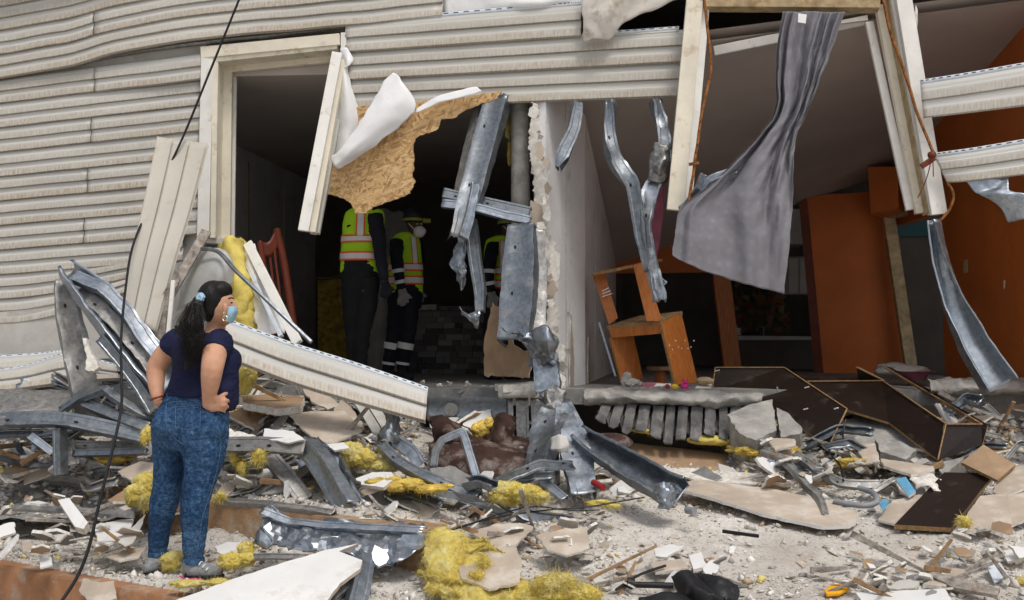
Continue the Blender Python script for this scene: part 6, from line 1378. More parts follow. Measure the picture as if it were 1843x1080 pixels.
def build_interior():
    # orange laminate desk with raised hutch, tilted
    t = empty('orange_desk', V(1165, 690, 9.2), 'tilted orange laminate desk with raised shelf frame inside the right room', 'desk')
    def bd(name, pts, th=0.025, mat='orange_laminate', edge='chip_edge'): return plate(name, VS(pts), th, mat, edge, t)
    bd('hutch_side', [(1066, 492, 9.3), (1088, 490, 9.3), (1112, 572, 9.2), (1096, 584, 9.2)])
    bd('hutch_side', [(1140, 478, 9.1), (1158, 470, 9.1), (1190, 572, 9.0), (1188, 578, 9.0), (1164, 578, 9.0)])
    bd('hutch_top', [(1064, 492, 9.2), (1180, 468, 9.1), (1192, 465, 9.3), (1080, 488, 9.5)])
    bd('desk_top', [(1092, 586, 9.2), (1188, 578, 9.0), (1228, 560, 9.2), (1150, 568, 9.5)], 0.03, 'wood_raw')
    bd('apron', [(1094, 588, 9.2), (1190, 580, 9.0), (1194, 600, 9.0), (1100, 608, 9.2)])
    bd('desk_side', [(1190, 582, 8.98), (1226, 562, 9.2), (1256, 688, 9.1), (1216, 692, 8.9)])
    bd('desk_side', [(1098, 608, 9.2), (1140, 602, 9.3), (1158, 682, 9.3), (1118, 688, 9.2)])
    for k, (x, y) in enumerate(((1100, 530), (1108, 566))):
        for i in range(3): box('worn_sticker', V(x - 16 + 0, y - 6 + 5 * i, 9.24), V(x - 4 + 3 * i, y - 12 + 5 * i, 9.24), 0.008, 0.004, 'trim_white', t, bev=0)
    for i in range(9): lump('chip', [(V(1205 + 5.5 * i, 622 + 9 * math.sin(i * 2.2), 8.94 + 0.02 * i), (0.006, 0.004, 0.008))], 'drywall_core', t, 1, 0.3)
    s = empty('small_stool', V(1190, 690, 9.6), 'small round wooden stool under the orange desk', 'stool')
    c = V(1188, 660, 9.6)
    ring_loft('stool_seat', [(c + Vector((0, 0, -0.03)), (0.12, 0, 0), (0, 0.12, 0)), (c, (0.12, 0, 0), (0, 0.12, 0))], 'wood_raw', s, 18, 40)
    tube('stool_leg', [c, c + Vector((0.0, 0, -0.16))], 0.05, 'orange_laminate', s, 4, 10)
    tag(box('metal_pole', V(1078, 580, 9.0), V(1108, 678, 8.9), 0.02, 0.02, 'galvanised'), 'thin metal pole leaning on the white partition', 'pole')
    # small things on the slab edge
    b = lump('plastic_bag', [(V(1136, 692, 8.7), (0.11, 0.08, 0.05)), (V(1128, 682, 8.75), (0.04, 0.04, 0.06))], 'sheet_cloth', None, 4, 0.5, 3, smooth=30)
    tag(b, 'crumpled translucent plastic bag on the slab edge', 'bag')
    toy = empty('toy_doll', V(1215, 700, 8.6), 'small pink and yellow toy lying on the slab edge', 'toy')
    lump('head', [(V(1201, 697, 8.6), (0.025, 0.022, 0.025))], 'red_toy', toy, 3, 0.05)
    lump('body', [(V(1214, 696, 8.6), (0.035, 0.025, 0.024))], 'yellow_toy', toy, 3, 0.1)
    t2 = empty('toy_bear', V(1232, 700, 8.6), 'small magenta toy bear beside the yellow toy', 'toy')
    lump('body', [(V(1232, 697, 8.6), (0.035, 0.03, 0.03)), (V(1233, 688, 8.6), (0.018, 0.018, 0.02))], 'pink', t2, 3, 0.1)
    for dx in (-4, 4): lump('ear', [(V(1233 + dx, 684, 8.6), (0.008, 0.008, 0.009))], 'pink', t2, 2, 0.05)
    for k, (x, y, w, mt, lb) in enumerate(((1170, 692, 40, 'pink_cloth', 'dull pink paper sheet on the slab edge'), (1190, 694, 34, 'drywall_face', 'white paper sheet beside the toys'), (1265, 694, 30, 'trim_white', 'pale carton flap right of the magenta toy'))):
        board(lb, [(x - w / 2, y + 8, 8.6), (x - w / 4, y - 5, 8.75), (x + w / 2, y - 2, 8.8), (x + w / 2, y + 9, 8.6)], 0.006, mt, None, 'paper_sheet', 'paper', None, jag=0.006)
    lump('tan_shoe', [(V(1268, 686, 8.7), (0.07, 0.04, 0.03))], 'trim_tan', None, 3, 0.3); tag(bpy.data.objects['tan_shoe'], 'tan shoe by the left end of the bookcase', 'shoe')
    h = lump('bedding_heap', [(V(1628, 668, 9.3), (0.2, 0.15, 0.05)), (V(1610, 662, 9.4), (0.14, 0.12, 0.04))], 'sheet_cloth', None, 4, 0.5, 3)
    tag(h, 'heap of pale bedding behind the far end of the bookcase', 'bedding')
    ring_loft('pink_basin', [(V(1648, 684, 9.1), (0.07, 0, 0), (0, 0.07, 0)), (V(1648, 672, 9.1), (0.11, 0, 0), (0, 0.11, 0)), (V(1650, 668, 9.1), (0.16, 0, 0), (0, 0.15, 0)), (V(1650, 670, 9.1), (0.10, 0, 0), (0, 0.10, 0))], 'pink_cloth', None, 20, 40)
    tag(bpy.data.objects['pink_basin'], 'dark pink plastic basin beside the bedding heap', 'basin')
    # kitchen
    kt = empty('kitchen_counter', V(1400, 660, 14.4), 'dim kitchen counter with sink seen through the back opening', 'counter')
    slab4('worktop', [V(1325, 604, 14.2), V(1500, 606, 14.2), V(1500, 612, 14.2), V(1325, 612, 14.2)], (0, 0.6, 0), 'drywall_face', kt)
    slab4('cupboard', [V(1330, 613, 14.25), V(1500, 613, 14.25), V(1500, 668, 14.25), V(1330, 668, 14.25)], (0, 0.5, 0), 'dark_wall', kt)
    tube('tap', VS([(1374, 604, 14.3), (1374, 590, 14.3), (1368, 588, 14.3)]), 0.015, 'galvanised', kt, 10, 8)
    tube('cup', [V(1327, 603, 14.25), V(1327, 590, 14.25)], 0.05, 'white_plastic', kt, 4, 12)
    tag(plate('floral_panel', VS([(1305, 505, 15.2), (1422, 500, 15.2), (1422, 598, 15.2), (1305, 600, 15.2)]), 0.02, 'floral', None), 'dark floral patterned panel above the kitchen counter', 'panel')
    cb = empty('wall_cabinet', V(1440, 460, 14.3), 'white kitchen wall cabinet behind the curtain edge', 'cabinet')
    slab4('carcass', [V(1408, 376, 13.9), V(1452, 376, 13.9), V(1452, 440, 13.9), V(1408, 440, 13.9)], (0, 0.4, 0), 'trim_white', cb)
    slab4('lower_carcass', [V(1412, 462, 14.0), V(1470, 462, 14.0), V(1470, 530, 14.0), V(1412, 530, 14.0)], (0, 0.4, 0), 'sheathing', cb)
    for x in (1420, 1440): slab4('door', [V(x, 465, 13.97), V(x + 17, 465, 13.97), V(x + 17, 527, 13.97), V(x, 527, 13.97)], (0, 0.02, 0), 'trim_white', cb)
    # stone faced bar in the left room
    sb = empty('stone_bar', V(800, 680, 12.2), 'low bar faced with dark stacked stone strips in the left room', 'counter')
    slab4('core', [V(736, 558, 12.25), V(885, 558, 12.25), V(885, 690, 12.25), V(736, 690, 12.25)], (0, 0.5, 0), 'dark_wall', sb)
    slab4('top', [V(730, 550, 12.15), V(785, 548, 12.15), V(785, 558, 12.15), V(730, 558, 12.15)], (0, 0.6, 0), 'concrete', sb)
    slab4('top', [V(786, 551, 12.15), V(888, 551, 12.15), V(888, 559, 12.15), V(786, 559, 12.15)], (0, 0.6, 0), 'stone_strip', sb)
    me = None
    R = random.Random(3)
    for r in range(12):
        x = 736 + R.uniform(-12, 0)
        y = 560 + r * 10.4
        while x < 884:
            w = R.choice((14, 20, 26, 32)); x1 = min(x + w, 885); xa = max(x, 736)
            if x1 - xa > 4:
                o = abox('stone', (0, 0, 0), (1, 1, 1), 'stone_vary', sb, 0.0) if me is None else bpy.data.objects.new('stone', me)
                if me is None: me = o.data
                else: COL.objects.link(o); o.parent = sb
                p = V((xa + x1) / 2, y + 10, 12.21)
                o.location = p - wloc(sb); o.scale = (m(x1 - xa - 0.8, 12.2), 0.05 + R.uniform(0, 0.035), m(9.6, 12.2))
            x += w
    sheetm('pale dust sheet hanging behind the two workers', [[(668, 390, 12.6), (690, 380, 12.5), (712, 384, 12.6), (735, 380, 12.5)], [(664, 480, 12.6), (690, 470, 12.45), (715, 478, 12.6), (738, 470, 12.5)], [(655, 570, 12.6), (690, 575, 12.4), (715, 570, 12.6), (735, 575, 12.5)], [(645, 665, 12.5), (680, 665, 12.35), (710, 668, 12.5), (728, 668, 12.45)]], 'sheet_cloth', 'dust_sheet', 'sheet', nu=30, nv=40, amp=0.05, sc=4)
    board('pale door panel standing at the back of the left room', [(572, 505, 14.6), (632, 500, 14.6), (632, 660, 14.6), (572, 660, 14.6)], 0.04, 'insulation_old', None, 'door_panel', 'door', None)
    tag(tube('hanging_cord', VS([(566, 500, 14.0), (600, 500, 13.8), (640, 488, 13.6)]), 0.01, 'trim_tan', None, 20, 6), 'thin pale cord strung across the left room', 'cord')
    fluff('narrow strip of yellow insulation beside the round post', [(914, 225, 8.9, 6, 8, 30), (917, 275, 8.9, 5, 8, 26)], fib=100)

def build_front():
    board('large white drywall panel lying in the foreground', [(300, 1085, 5.15), (420, 1042, 5.35), (520, 1010, 5.5), (590, 990, 5.6), (600, 984, 5.6), (645, 978, 5.65), (610, 992, 5.58), (652, 1010, 5.5), (648, 1022, 5.42), (612, 1048, 5.3), (585, 1085, 5.15), (560, 1110, 5.05), (300, 1110, 5.05)], 0.02, 'drywall_face', 'drywall_paper', jag=0.006)
    steel('galvanised box stud end under the white panel', [(662, 995, 5.65), (655, 1040, 5.45), (640, 1100, 5.25)], 34, 22, 'galvanised_bright', face=(0.6, -0.5, 0.6), amp=0.004)
    steel('dark side stud beneath the edge of the white panel', [(640, 1030, 5.5), (590, 1075, 5.3), (565, 1110, 5.2)], 26, 30, 'galvanised_dusty', face=(0, -0.8, 0.5))
    # crumpled galvanised sheet in front of the step
    sheetm('crumpled bright galvanised sheet in front of the upper step', [
        [(478, 912, 6.15), (510, 935, 6.05), (560, 938, 6.0), (650, 944, 5.95), (765, 952, 5.85)],
        [(470, 930, 6.05), (530, 950, 5.95), (600, 958, 5.9), (690, 962, 5.85), (772, 962, 5.78)],
        [(462, 945, 6.0), (530, 968, 5.85), (610, 968, 5.85), (700, 978, 5.75), (768, 975, 5.72)],
        [(455, 955, 5.95), (520, 985, 5.8), (600, 985, 5.75), (690, 995, 5.68), (762, 992, 5.66)],
        [(458, 985, 5.9), (520, 996, 5.75), (600, 998, 5.68), (690, 1010, 5.6), (740, 1004, 5.6)]], 'galvanised_bright', 'sheet_metal', 'sheet metal', nu=40, nv=15, amp=0.050, sc=7, smooth=9, jag=0.012)
    steel('long folded steel track on top of the crumpled sheet', [(470, 918, 6.0), (520, 938, 5.95), (620, 946, 5.88), (765, 954, 5.75)], 14, 10, 'galvanised_bright', face=(0, -0.7, 0.7), amp=0.006, n=34)
    steel('upturned torn stud end at the left of the crumpled sheet', [(482, 912, 6.1), (500, 930, 6.05), (522, 948, 6.0)], 14, 8, 'galvanised', face=(0.4, -0.8, 0.3), amp=0.008)
    steel('low dark track lying behind the white panel corner', [(445, 1002, 5.8), (480, 1000, 5.75), (560, 1002, 5.68)], 10, 8, 'galvanised_dusty', face=(0, -0.8, 0.6), amp=0.003)
    # big yellow batt in the foreground
    sheetm('large torn yellow batt curling up in the centre foreground', [[(775, 960, 5.75), (800, 952, 5.75), (850, 968, 5.7), (905, 992, 5.6)], [(765, 990, 5.65), (800, 985, 5.6), (830, 975, 5.68), (880, 985, 5.64)], [(770, 1025, 5.5), (800, 1020, 5.45), (820, 1000, 5.58), (835, 1000, 5.6)], [(790, 1045, 5.42), (815, 1040, 5.4), (830, 1030, 5.5), (838, 1015, 5.56)]], 'insulation', 'insulation_batt', 'insulation', 'torn yellow insulation', nu=46, nv=46, amp=0.035, sc=9, thick=0.02, jag=0.02, fib=5000)
    sheetm('wispy yellow insulation drift along the bottom edge', [[(752, 1032, 5.55), (800, 1042, 5.5), (862, 1002, 5.55), (880, 1030, 5.5), (930, 1050, 5.45), (985, 1062, 5.4)], [(765, 1048, 5.45), (812, 1058, 5.38), (868, 1042, 5.42), (900, 1058, 5.36), (940, 1066, 5.34), (990, 1072, 5.32)], [(790, 1066, 5.36), (830, 1078, 5.28), (872, 1074, 5.3), (910, 1084, 5.26), (950, 1085, 5.25), (1000, 1090, 5.22)], [(800, 1098, 5.2), (840, 1105, 5.16), (880, 1105, 5.16), (920, 1110, 5.14), (960, 1110, 5.14), (1000, 1112, 5.12)]], 'insulation', 'insulation_batt', 'insulation', 'torn yellow insulation', nu=70, nv=46, amp=0.05, sc=11, thick=0.012, jag=0.05, fib=9000)
    fluff('loose yellow tuft sticking up from the insulation drift', [(872, 1020, 5.5, 10, 12, 20), (862, 1042, 5.42, 16, 14, 14)], fib=900, flen=0.04, amp=0.6)
    fluff('pale yellow insulation clump right of the tan panel', [(1000, 1055, 5.35, 40, 30, 24), (1050, 1070, 5.3, 36, 26, 18)], fib=2500, flen=0.045, amp=0.5)
    fluff('big frayed yellow insulation clump at the foot of the steel post', [(915, 885, 6.35, 34, 28, 22), (945, 888, 6.3, 30, 26, 18), (972, 894, 6.25, 18, 18, 10), (895, 895, 6.3, 20, 20, 10)], fib=2500, flen=0.025, amp=0.55, sub=4)
    fluff('thin yellow scrap beside the trailing wire', [(1080, 905, 6.45, 24, 18, 6), (1105, 910, 6.4, 14, 12, 4)], fib=200)
    board('tan drywall panel standing behind the yellow batt', [(815, 990, 5.65), (860, 985, 5.68), (930, 985, 5.65), (940, 1010, 5.5), (935, 1050, 5.35), (880, 1060, 5.3), (830, 1040, 5.4)], 0.014, 'drywall_paper', 'drywall_core', jag=0.010)
    board('tan torn drywall lying on the upper step', [(850, 960, 6.05), (895, 940, 6.15), (935, 938, 6.15), (960, 950, 6.1), (928, 980, 5.85), (880, 985, 5.8)], 0.012, 'drywall_paper', 'drywall_core', jag=0.012)
    board('tan drywall fragment with white edge near the centre', [(965, 962, 5.85), (1010, 955, 5.95), (1055, 948, 6.0), (1062, 985, 5.75), (1020, 1000, 5.65), (985, 990, 5.7)], 0.012, 'drywall_paper', 'drywall_core', jag=0.012)
    board('white torn paper flap on the step by the bent joist', [(640, 935, 6.1), (680, 925, 6.15), (720, 940, 6.05), (740, 952, 5.95), (690, 960, 5.95), (650, 950, 6.0)], 0.008, 'drywall_face', 'drywall_core', jag=0.014)
    board('white plaster slab tilted at the left of the cable', [(104, 900, 6.3), (124, 896, 6.3), (158, 940, 6.15), (150, 952, 6.1), (135, 948, 6.12)], 0.05, 'drywall_face', 'drywall_core')
    board('ribbed white sheet lying on the lower tread', [(170, 948, 6.3), (215, 935, 6.35), (240, 932, 6.35), (232, 965, 6.1), (195, 980, 6.0), (175, 972, 6.05)], 0.012, 'drywall_face', 'drywall_core', jag=0.006)
    board('curled grey paper sheet beside the ribbed white sheet', [(212, 975, 6.0), (262, 925, 6.4), (256, 945, 6.25), (240, 975, 6.0), (226, 984, 5.95)], 0.006, 'sheathing', None, 'paper_sheet', 'paper', None, jag=0.005)
    board('grey strip lying on the upper step at left', [(20, 908, 6.85), (120, 912, 6.5), (240, 920, 6.3), (240, 928, 6.25), (120, 920, 6.45), (20, 916, 6.8)], 0.02, 'galvanised_dusty', None, 'metal_strip', 'metal strip', None)
    board('torn cardboard draped over the lower step front', [(142, 1062, 5.75), (150, 1038, 5.85), (182, 1050, 5.8), (205, 1045, 5.8), (210, 1075, 5.65), (170, 1090, 5.6)], 0.012, 'drywall_paper', 'drywall_core', jag=0.01)
    board('small white tile chip at the edge of the lower step', [(72, 1005, 6.0), (92, 1003, 6.0), (94, 1016, 5.9), (72, 1022, 5.9)], 0.01, 'white_plastic', None, 'tile_chip', 'tile', None)
    board('grey drywall scrap beside the left shoe', [(190, 1000, 6.05), (225, 990, 6.1), (262, 985, 6.1), (250, 1002, 5.98), (215, 1010, 5.95)], 0.01, 'drywall_paper', 'drywall_core', jag=0.01)
    board('white crumpled sheet behind the right shoe', [(385, 985, 6.1), (410, 975, 6.15), (450, 975, 6.1), (440, 992, 5.98), (400, 998, 5.95)], 0.008, 'drywall_face', 'drywall_core', jag=0.014)
    board('white plaster shard standing in the front rubble', [(1240, 1000, 5.75), (1262, 995, 5.78), (1272, 1018, 5.6), (1248, 1025, 5.58)], 0.02, 'drywall_face', 'drywall_core', jag=0.006)
    board('white torn plaster sheet in the front rubble', [(1178, 990, 5.85), (1205, 978, 5.9), (1232, 984, 5.85), (1200, 1003, 5.72), (1180, 1000, 5.75)], 0.012, 'drywall_face', 'drywall_core', jag=0.01)
    board('tan plaster board between the white shards', [(1170, 1015, 5.65), (1225, 1005, 5.7), (1240, 1022, 5.6), (1180, 1030, 5.55)], 0.014, 'drywall_paper', 'drywall_core', jag=0.008)
    board('amber orange plastic shard on the gravel', [(1484, 1062, 5.45), (1496, 1052, 5.5), (1520, 1050, 5.5), (1528, 1058, 5.46), (1510, 1068, 5.4), (1488, 1070, 5.4)], 0.012, 'amber', None, 'plastic_shard', 'plastic', None)
    board('white stone chip behind the amber shard', [(1500, 1046, 5.55), (1526, 1044, 5.55), (1530, 1056, 5.46), (1505, 1056, 5.48)], 0.03, 'drywall_face', None, jag=0.006)
    board('pale plaster slab along the bottom edge at right', [(1540, 1068, 5.4), (1700, 1058, 5.4), (1715, 1085, 5.25), (1560, 1095, 5.2)], 0.03, 'drywall_face', 'drywall_core', jag=0.008)
    board('grey wood splinter lying at the lower right', [(1660, 1030, 5.6), (1720, 1035, 5.5), (1800, 1062, 5.35), (1795, 1072, 5.3), (1715, 1055, 5.42)], 0.02, 'wood_grey', None, 'wood_splinter', 'wood', None, jag=0.008)
    board('blue grey plastic scrap at the right edge', [(1775, 1018, 5.7), (1800, 1012, 5.75), (1815, 1035, 5.6), (1790, 1048, 5.55)], 0.01, 'vinyl_blue', None, 'plastic_scrap', 'scrap', None)
    tag(box('black_rod', V(1300, 956, 6.15), V(1366, 965, 6.1), 0.02, 0.014, 'black_rubber'), 'flat black rod lying on the pale slab', 'rod')
    # black folded umbrella / stand in the front rubble
    u = empty('black_umbrella', V(1230, 1065, 5.4), 'dusty black folded umbrella lying in the front rubble', 'umbrella')
    tube('shaft', VS([(1128, 1052, 5.45), (1212, 1054, 5.42)]), 0.016, 'black_plastic', u, 12, 10)
    tube('shaft_collar', VS([(1128, 1048, 5.45), (1140, 1052, 5.45)]), 0.028, 'black_plastic', u, 6, 10)
    loft('canopy_fold', [VS([(1208, 1042, 5.42), (1225, 1032, 5.38), (1245, 1036, 5.42)]), VS([(1222, 1062, 5.36), (1248, 1050, 5.28), (1272, 1058, 5.36)]), VS([(1260, 1088, 5.24), (1285, 1074, 5.18), (1310, 1085, 5.25)])], 'black_plastic', u, 18, 20, 0.02, 0.02, 9)
    loft('canopy_fold', [VS([(1235, 1036, 5.5), (1262, 1034, 5.45), (1290, 1046, 5.45)]), VS([(1265, 1056, 5.4), (1295, 1050, 5.35), (1322, 1060, 5.38)]), VS([(1290, 1080, 5.28), (1310, 1074, 5.24), (1325, 1080, 5.27)])], 'black_plastic', u, 18, 16, 0.02, 0.025, 9)
    tube('rib', VS([(1108, 1062, 5.42), (1150, 1035, 5.5), (1198, 1018, 5.58)]), 0.007, 'black_rubber', u, 12, 6)
    loft('lower_fold', [VS([(1150, 1075, 5.35), (1200, 1068, 5.3), (1240, 1076, 5.3)]), VS([(1150, 1095, 5.25), (1200, 1090, 5.2), (1250, 1095, 5.2)])], 'black_plastic', u, 14, 8, 0.02, 0.02, 9)

def build_rubble():
    # shared chunk meshes
    R = random.Random(21)
    meshes = []
    for k in range(12):
        bm = bmesh.new()
        if k % 3 == 2:      # flat shard
            n = R.randint(5, 7); ang = sorted(R.uniform(0, 6.28) for _ in range(n))
            pts = [(math.cos(a) * R.uniform(.6, 1.1), math.sin(a) * R.uniform(.5, 1.0)) for a in ang]
            a = [bm.verts.new((x, y, .12)) for x, y in pts]; b = [bm.verts.new((x * .95, y * .95, -.12)) for x, y in pts]
            bm.faces.new(a); bm.faces.new(list(reversed(b)))
            for i in range(n): bm.faces.new((a[i], b[i], b[(i + 1) % n], a[(i + 1) % n]))
        else:
            for _ in range(14):
                v = Vector((R.gauss(0, 1), R.gauss(0, 1), R.gauss(0, 1))).normalized() * R.uniform(.75, 1.0)
                bm.verts.new((v.x, v.y * .8, v.z * .62))
            bmesh.ops.convex_hull(bm, input=bm.verts)
            bmesh.ops.delete(bm, geom=[v for v in bm.verts if not v.link_faces], context='VERTS')
        bmesh.ops.recalc_face_normals(bm, faces=bm.faces)
        me = bpy.data.meshes.new('rubble_chunk'); bm.to_mesh(me); bm.free(); me.materials.append(MATS['chunk_mix']); meshes.append(me)
    regions = [  # px0, px1, py0, py1, count, size range px, label
        (-40, 255, 885, 1005, 50, (6, 17), 'plaster rubble chunk on the lower tread left of the woman', 'rubble on the lower tread'),
        (0, 260, 822, 855, 20, (8, 22), 'rubble chunk on the porch under the steel at left', 'rubble under the left steel'),
        (620, 800, 880, 960, 20, (7, 15), 'plaster crumb beside the bent joist foot', 'rubble beside the bent joist'),
        (800, 1080, 900, 1010, 22, (7, 14), 'plaster fragment around the drywall on the step', 'rubble on the middle step'),
        (1040, 1300, 975, 1075, 22, (7, 16), 'plaster fragment around the black umbrella', 'rubble around the umbrella'),
        (1430, 1843, 955, 1080, 46, (6, 14), 'plaster fragment in the lower right rubble', 'rubble at the lower right'),
        (1200, 1640, 850, 950, 14, (6, 12), 'plaster bit scattered on the plywood sheet', 'rubble on the plywood sheet'),
    ]
    for x0, x1, y0, y1, n, (s0, s1), label, group in regions:
        for _ in range(n):
            px, py = R.uniform(x0, x1), R.uniform(y0, y1); p = GP(px, py); d = p.y
            s = m(R.uniform(s0, s1) * (0.6 + 0.5 * R.random()), d)
            o = bpy.data.objects.new('rubble_chunk', R.choice(meshes)); COL.objects.link(o)
            o.location = (p.x, p.y, p.z + s * 0.25); o.scale = (s * R.uniform(.8, 1.5), s, s * R.uniform(.7, 1.1)); o.rotation_euler = (R.gauss(0, .4), R.gauss(0, .4), R.uniform(0, 6.28))
            tag(o, label, 'rubble', group)
    # rubble row on the floor edge and bigger heaps inside the pile
    for x0, x1, y, d0, n, s1, label, group in ((640, 905, 692, 8.75, 34, 13, 'grey rubble lump on the floor edge of the left room', 'rubble on the floor edge'), (400, 700, 800, 7.3, 22, 20, 'grey rubble lump deep in the pile beside the woman', 'rubble deep in the pile'), (1440, 1700, 838, 7.25, 32, 16, 'grey rubble lump below the tipped bookcase', 'rubble below the bookcase'), (1180, 1420, 700, 8.6, 6, 6, 'small rubble bit on the broken slab', 'rubble on the slab')):
        for _ in range(n):
            d = d0 + R.uniform(-0.25, 0.25); px = R.uniform(x0, x1); p = V(px, y + R.uniform(-8, 14) * (s1 / 14), d); s = m(R.uniform(0.35, 1.0) * s1, d) * 0.75
            o = bpy.data.objects.new('rubble_chunk', R.choice(meshes)); COL.objects.link(o)
            o.location = p; o.scale = (s * R.uniform(.8, 1.5), s, s); o.rotation_euler = (R.gauss(0, .5), R.gauss(0, .5), R.uniform(0, 6.28)); tag(o, label, 'rubble', group)
    # dark heap that fills the hollow of the pile (debris core)
    def bumps(x, y):
        p = Vector((x, y, 0)); return 0.05 * noise.fractal(p * 4, 1, 2, 4) + 0.03 * abs(noise.noise(p * 13))
    heap_a = lambda x, y: 0.16 + 0.44 * sstep(7.0, 8.6, y) * (1 - sstep(-0.8, -0.5, x) * 0.5) + 0.26 * sstep(-2.75, -2.3, x) * (1 - sstep(-1.0, -0.65, x)) * sstep(6.8, 7.7, y) * (1 - 0.4 * sstep(7.7, 8.6, y)) + bumps(x, y)
    heap_b = lambda x, y: 0.22 + 0.45 * sstep(7.0, 8.3, y) * sstep(1.4, 1.9, x) + bumps(x, y)
    def mound(name, x0, x1, y0, y1, fz, label):
        nx, ny = 110, 60; vs = []
        for j in range(ny):
            for i in range(nx):
                x = x0 + (x1 - x0) * i / (nx - 1); y = y0 + (y1 - y0) * j / (ny - 1); vs.append((x, y, fz(x, y)))
        fs = [(j * nx + i, j * nx + i + 1, (j + 1) * nx + i + 1, (j + 1) * nx + i) for j in range(ny - 1) for i in range(nx - 1)]
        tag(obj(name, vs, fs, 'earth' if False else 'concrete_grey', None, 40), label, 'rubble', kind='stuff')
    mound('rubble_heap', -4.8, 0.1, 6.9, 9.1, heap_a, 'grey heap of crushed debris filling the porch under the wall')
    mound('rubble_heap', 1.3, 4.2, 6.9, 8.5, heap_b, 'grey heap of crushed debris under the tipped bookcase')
    # crumbs: uncountable
    def crumbs(name, pos, s, label, probs):
        pos = np.array(pos); N = len(pos); rg = np.random.default_rng(4)
        base = np.array([[1, 0, 0], [-1, 0, 0], [0, 1, 0], [0, -1, 0], [0, 0, 1], [0, 0, -1]], float)
        tri = np.array([[0, 2, 4], [2, 1, 4], [1, 3, 4], [3, 0, 4], [2, 0, 5], [1, 2, 5], [3, 1, 5], [0, 3, 5]])
        s = s(rg, N)
        sc = s[:, None] * (0.5 + 1.0 * rg.random((N, 3))) * np.array([1, 1, 0.6])
        an = rg.random(N) * 6.28; ca, sa = np.cos(an), np.sin(an)
        v = base[None] * sc[:, None, :] + rg.normal(0, 0.28, (N, 6, 3)) * s[:, None, None]
        vx = v[..., 0] * ca[:, None] - v[..., 1] * sa[:, None]; vy = v[..., 0] * sa[:, None] + v[..., 1] * ca[:, None]
        v = np.stack([vx, vy, v[..., 2]], -1) + pos[:, None, :]
        fc = (tri[None] + (np.arange(N) * 6)[:, None, None]).reshape(-1, 3)
        me = bpy.data.meshes.new(name)
        me.vertices.add(N * 6); me.vertices.foreach_set('co', v.reshape(-1).astype(np.float32))
        me.loops.add(len(fc) * 3); me.loops.foreach_set('vertex_index', fc.reshape(-1).astype(np.int32))
        me.polygons.add(len(fc)); me.polygons.foreach_set('loop_start', (np.arange(len(fc)) * 3).astype(np.int32))
        me.update(calc_edges=True)
        pal = np.array([[.76, .73, .68], [.64, .60, .54], [.50, .45, .38], [.36, .345, .33], [.50, .38, .25], [.74, .62, .20], [.20, .17, .14]])
        ci = rg.choice(7, N, p=probs); cc = pal[ci] * (0.8 + 0.3 * rg.random((N, 1)))
        col = np.concatenate([np.repeat(cc, 6, 0), np.ones((N * 6, 1))], 1)
        at = me.color_attributes.new('Col', 'FLOAT_COLOR', 'POINT'); at.data.foreach_set('color', col.reshape(-1).astype(np.float32))
        me.materials.append(MATS['crumbs'])
        tag(bpy.data.objects.new(name, me), label, 'rubble', kind='stuff'); COL.objects.link(bpy.data.objects[name])
    pos, big = [], []
    while len(pos) < 52000:
        x = R.uniform(-4.2, 4.0); y = 4.6 + 3.6 * R.random() ** 0.8
        if abs(x) > y * 0.52: continue
        dn = 0.5 + 0.5 * noise.noise(Vector((x * 1.6, y * 1.6, 3)))
        k = 0.25 + 0.9 * dn
        if 0.6 < x < 2.4 and 5.7 < y < 6.7: k *= 0.3          # the swept pale slab stays clearer
        if R.random() > k: continue
        pos.append((x, y, GH(x, y) + 0.002))
        if len(pos) % 13 == 0: big.append((x, y, GH(x, y) + 0.006))
    crumbs('plaster_crumbs', pos, lambda g, n: 0.0024 + 0.008 * g.random(n) ** 3.0, 'fine plaster crumbs and grit strewn over the ground', [.46, .28, .12, .05, .05, .015, .025])
    crumbs('plaster_gravel', big, lambda g, n: 0.009 + 0.026 * g.random(n) ** 2.6, 'coarser plaster gravel strewn over the ground', [.36, .26, .16, .09, .08, .03, .02])
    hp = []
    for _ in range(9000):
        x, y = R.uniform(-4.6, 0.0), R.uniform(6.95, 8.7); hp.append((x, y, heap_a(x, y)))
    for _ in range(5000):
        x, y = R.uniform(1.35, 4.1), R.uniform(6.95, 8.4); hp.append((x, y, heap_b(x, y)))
    crumbs('heap_gravel', hp, lambda g, n: 0.008 + 0.035 * g.random(n) ** 2.2, 'crushed concrete and plaster covering the debris heaps', [.10, .16, .20, .26, .12, .03, .13])  # debris dirt colours, mix darkened to paint deep shade into the heap gaps
    # torn scraps of board, siding and paper lying everywhere
    scr = []
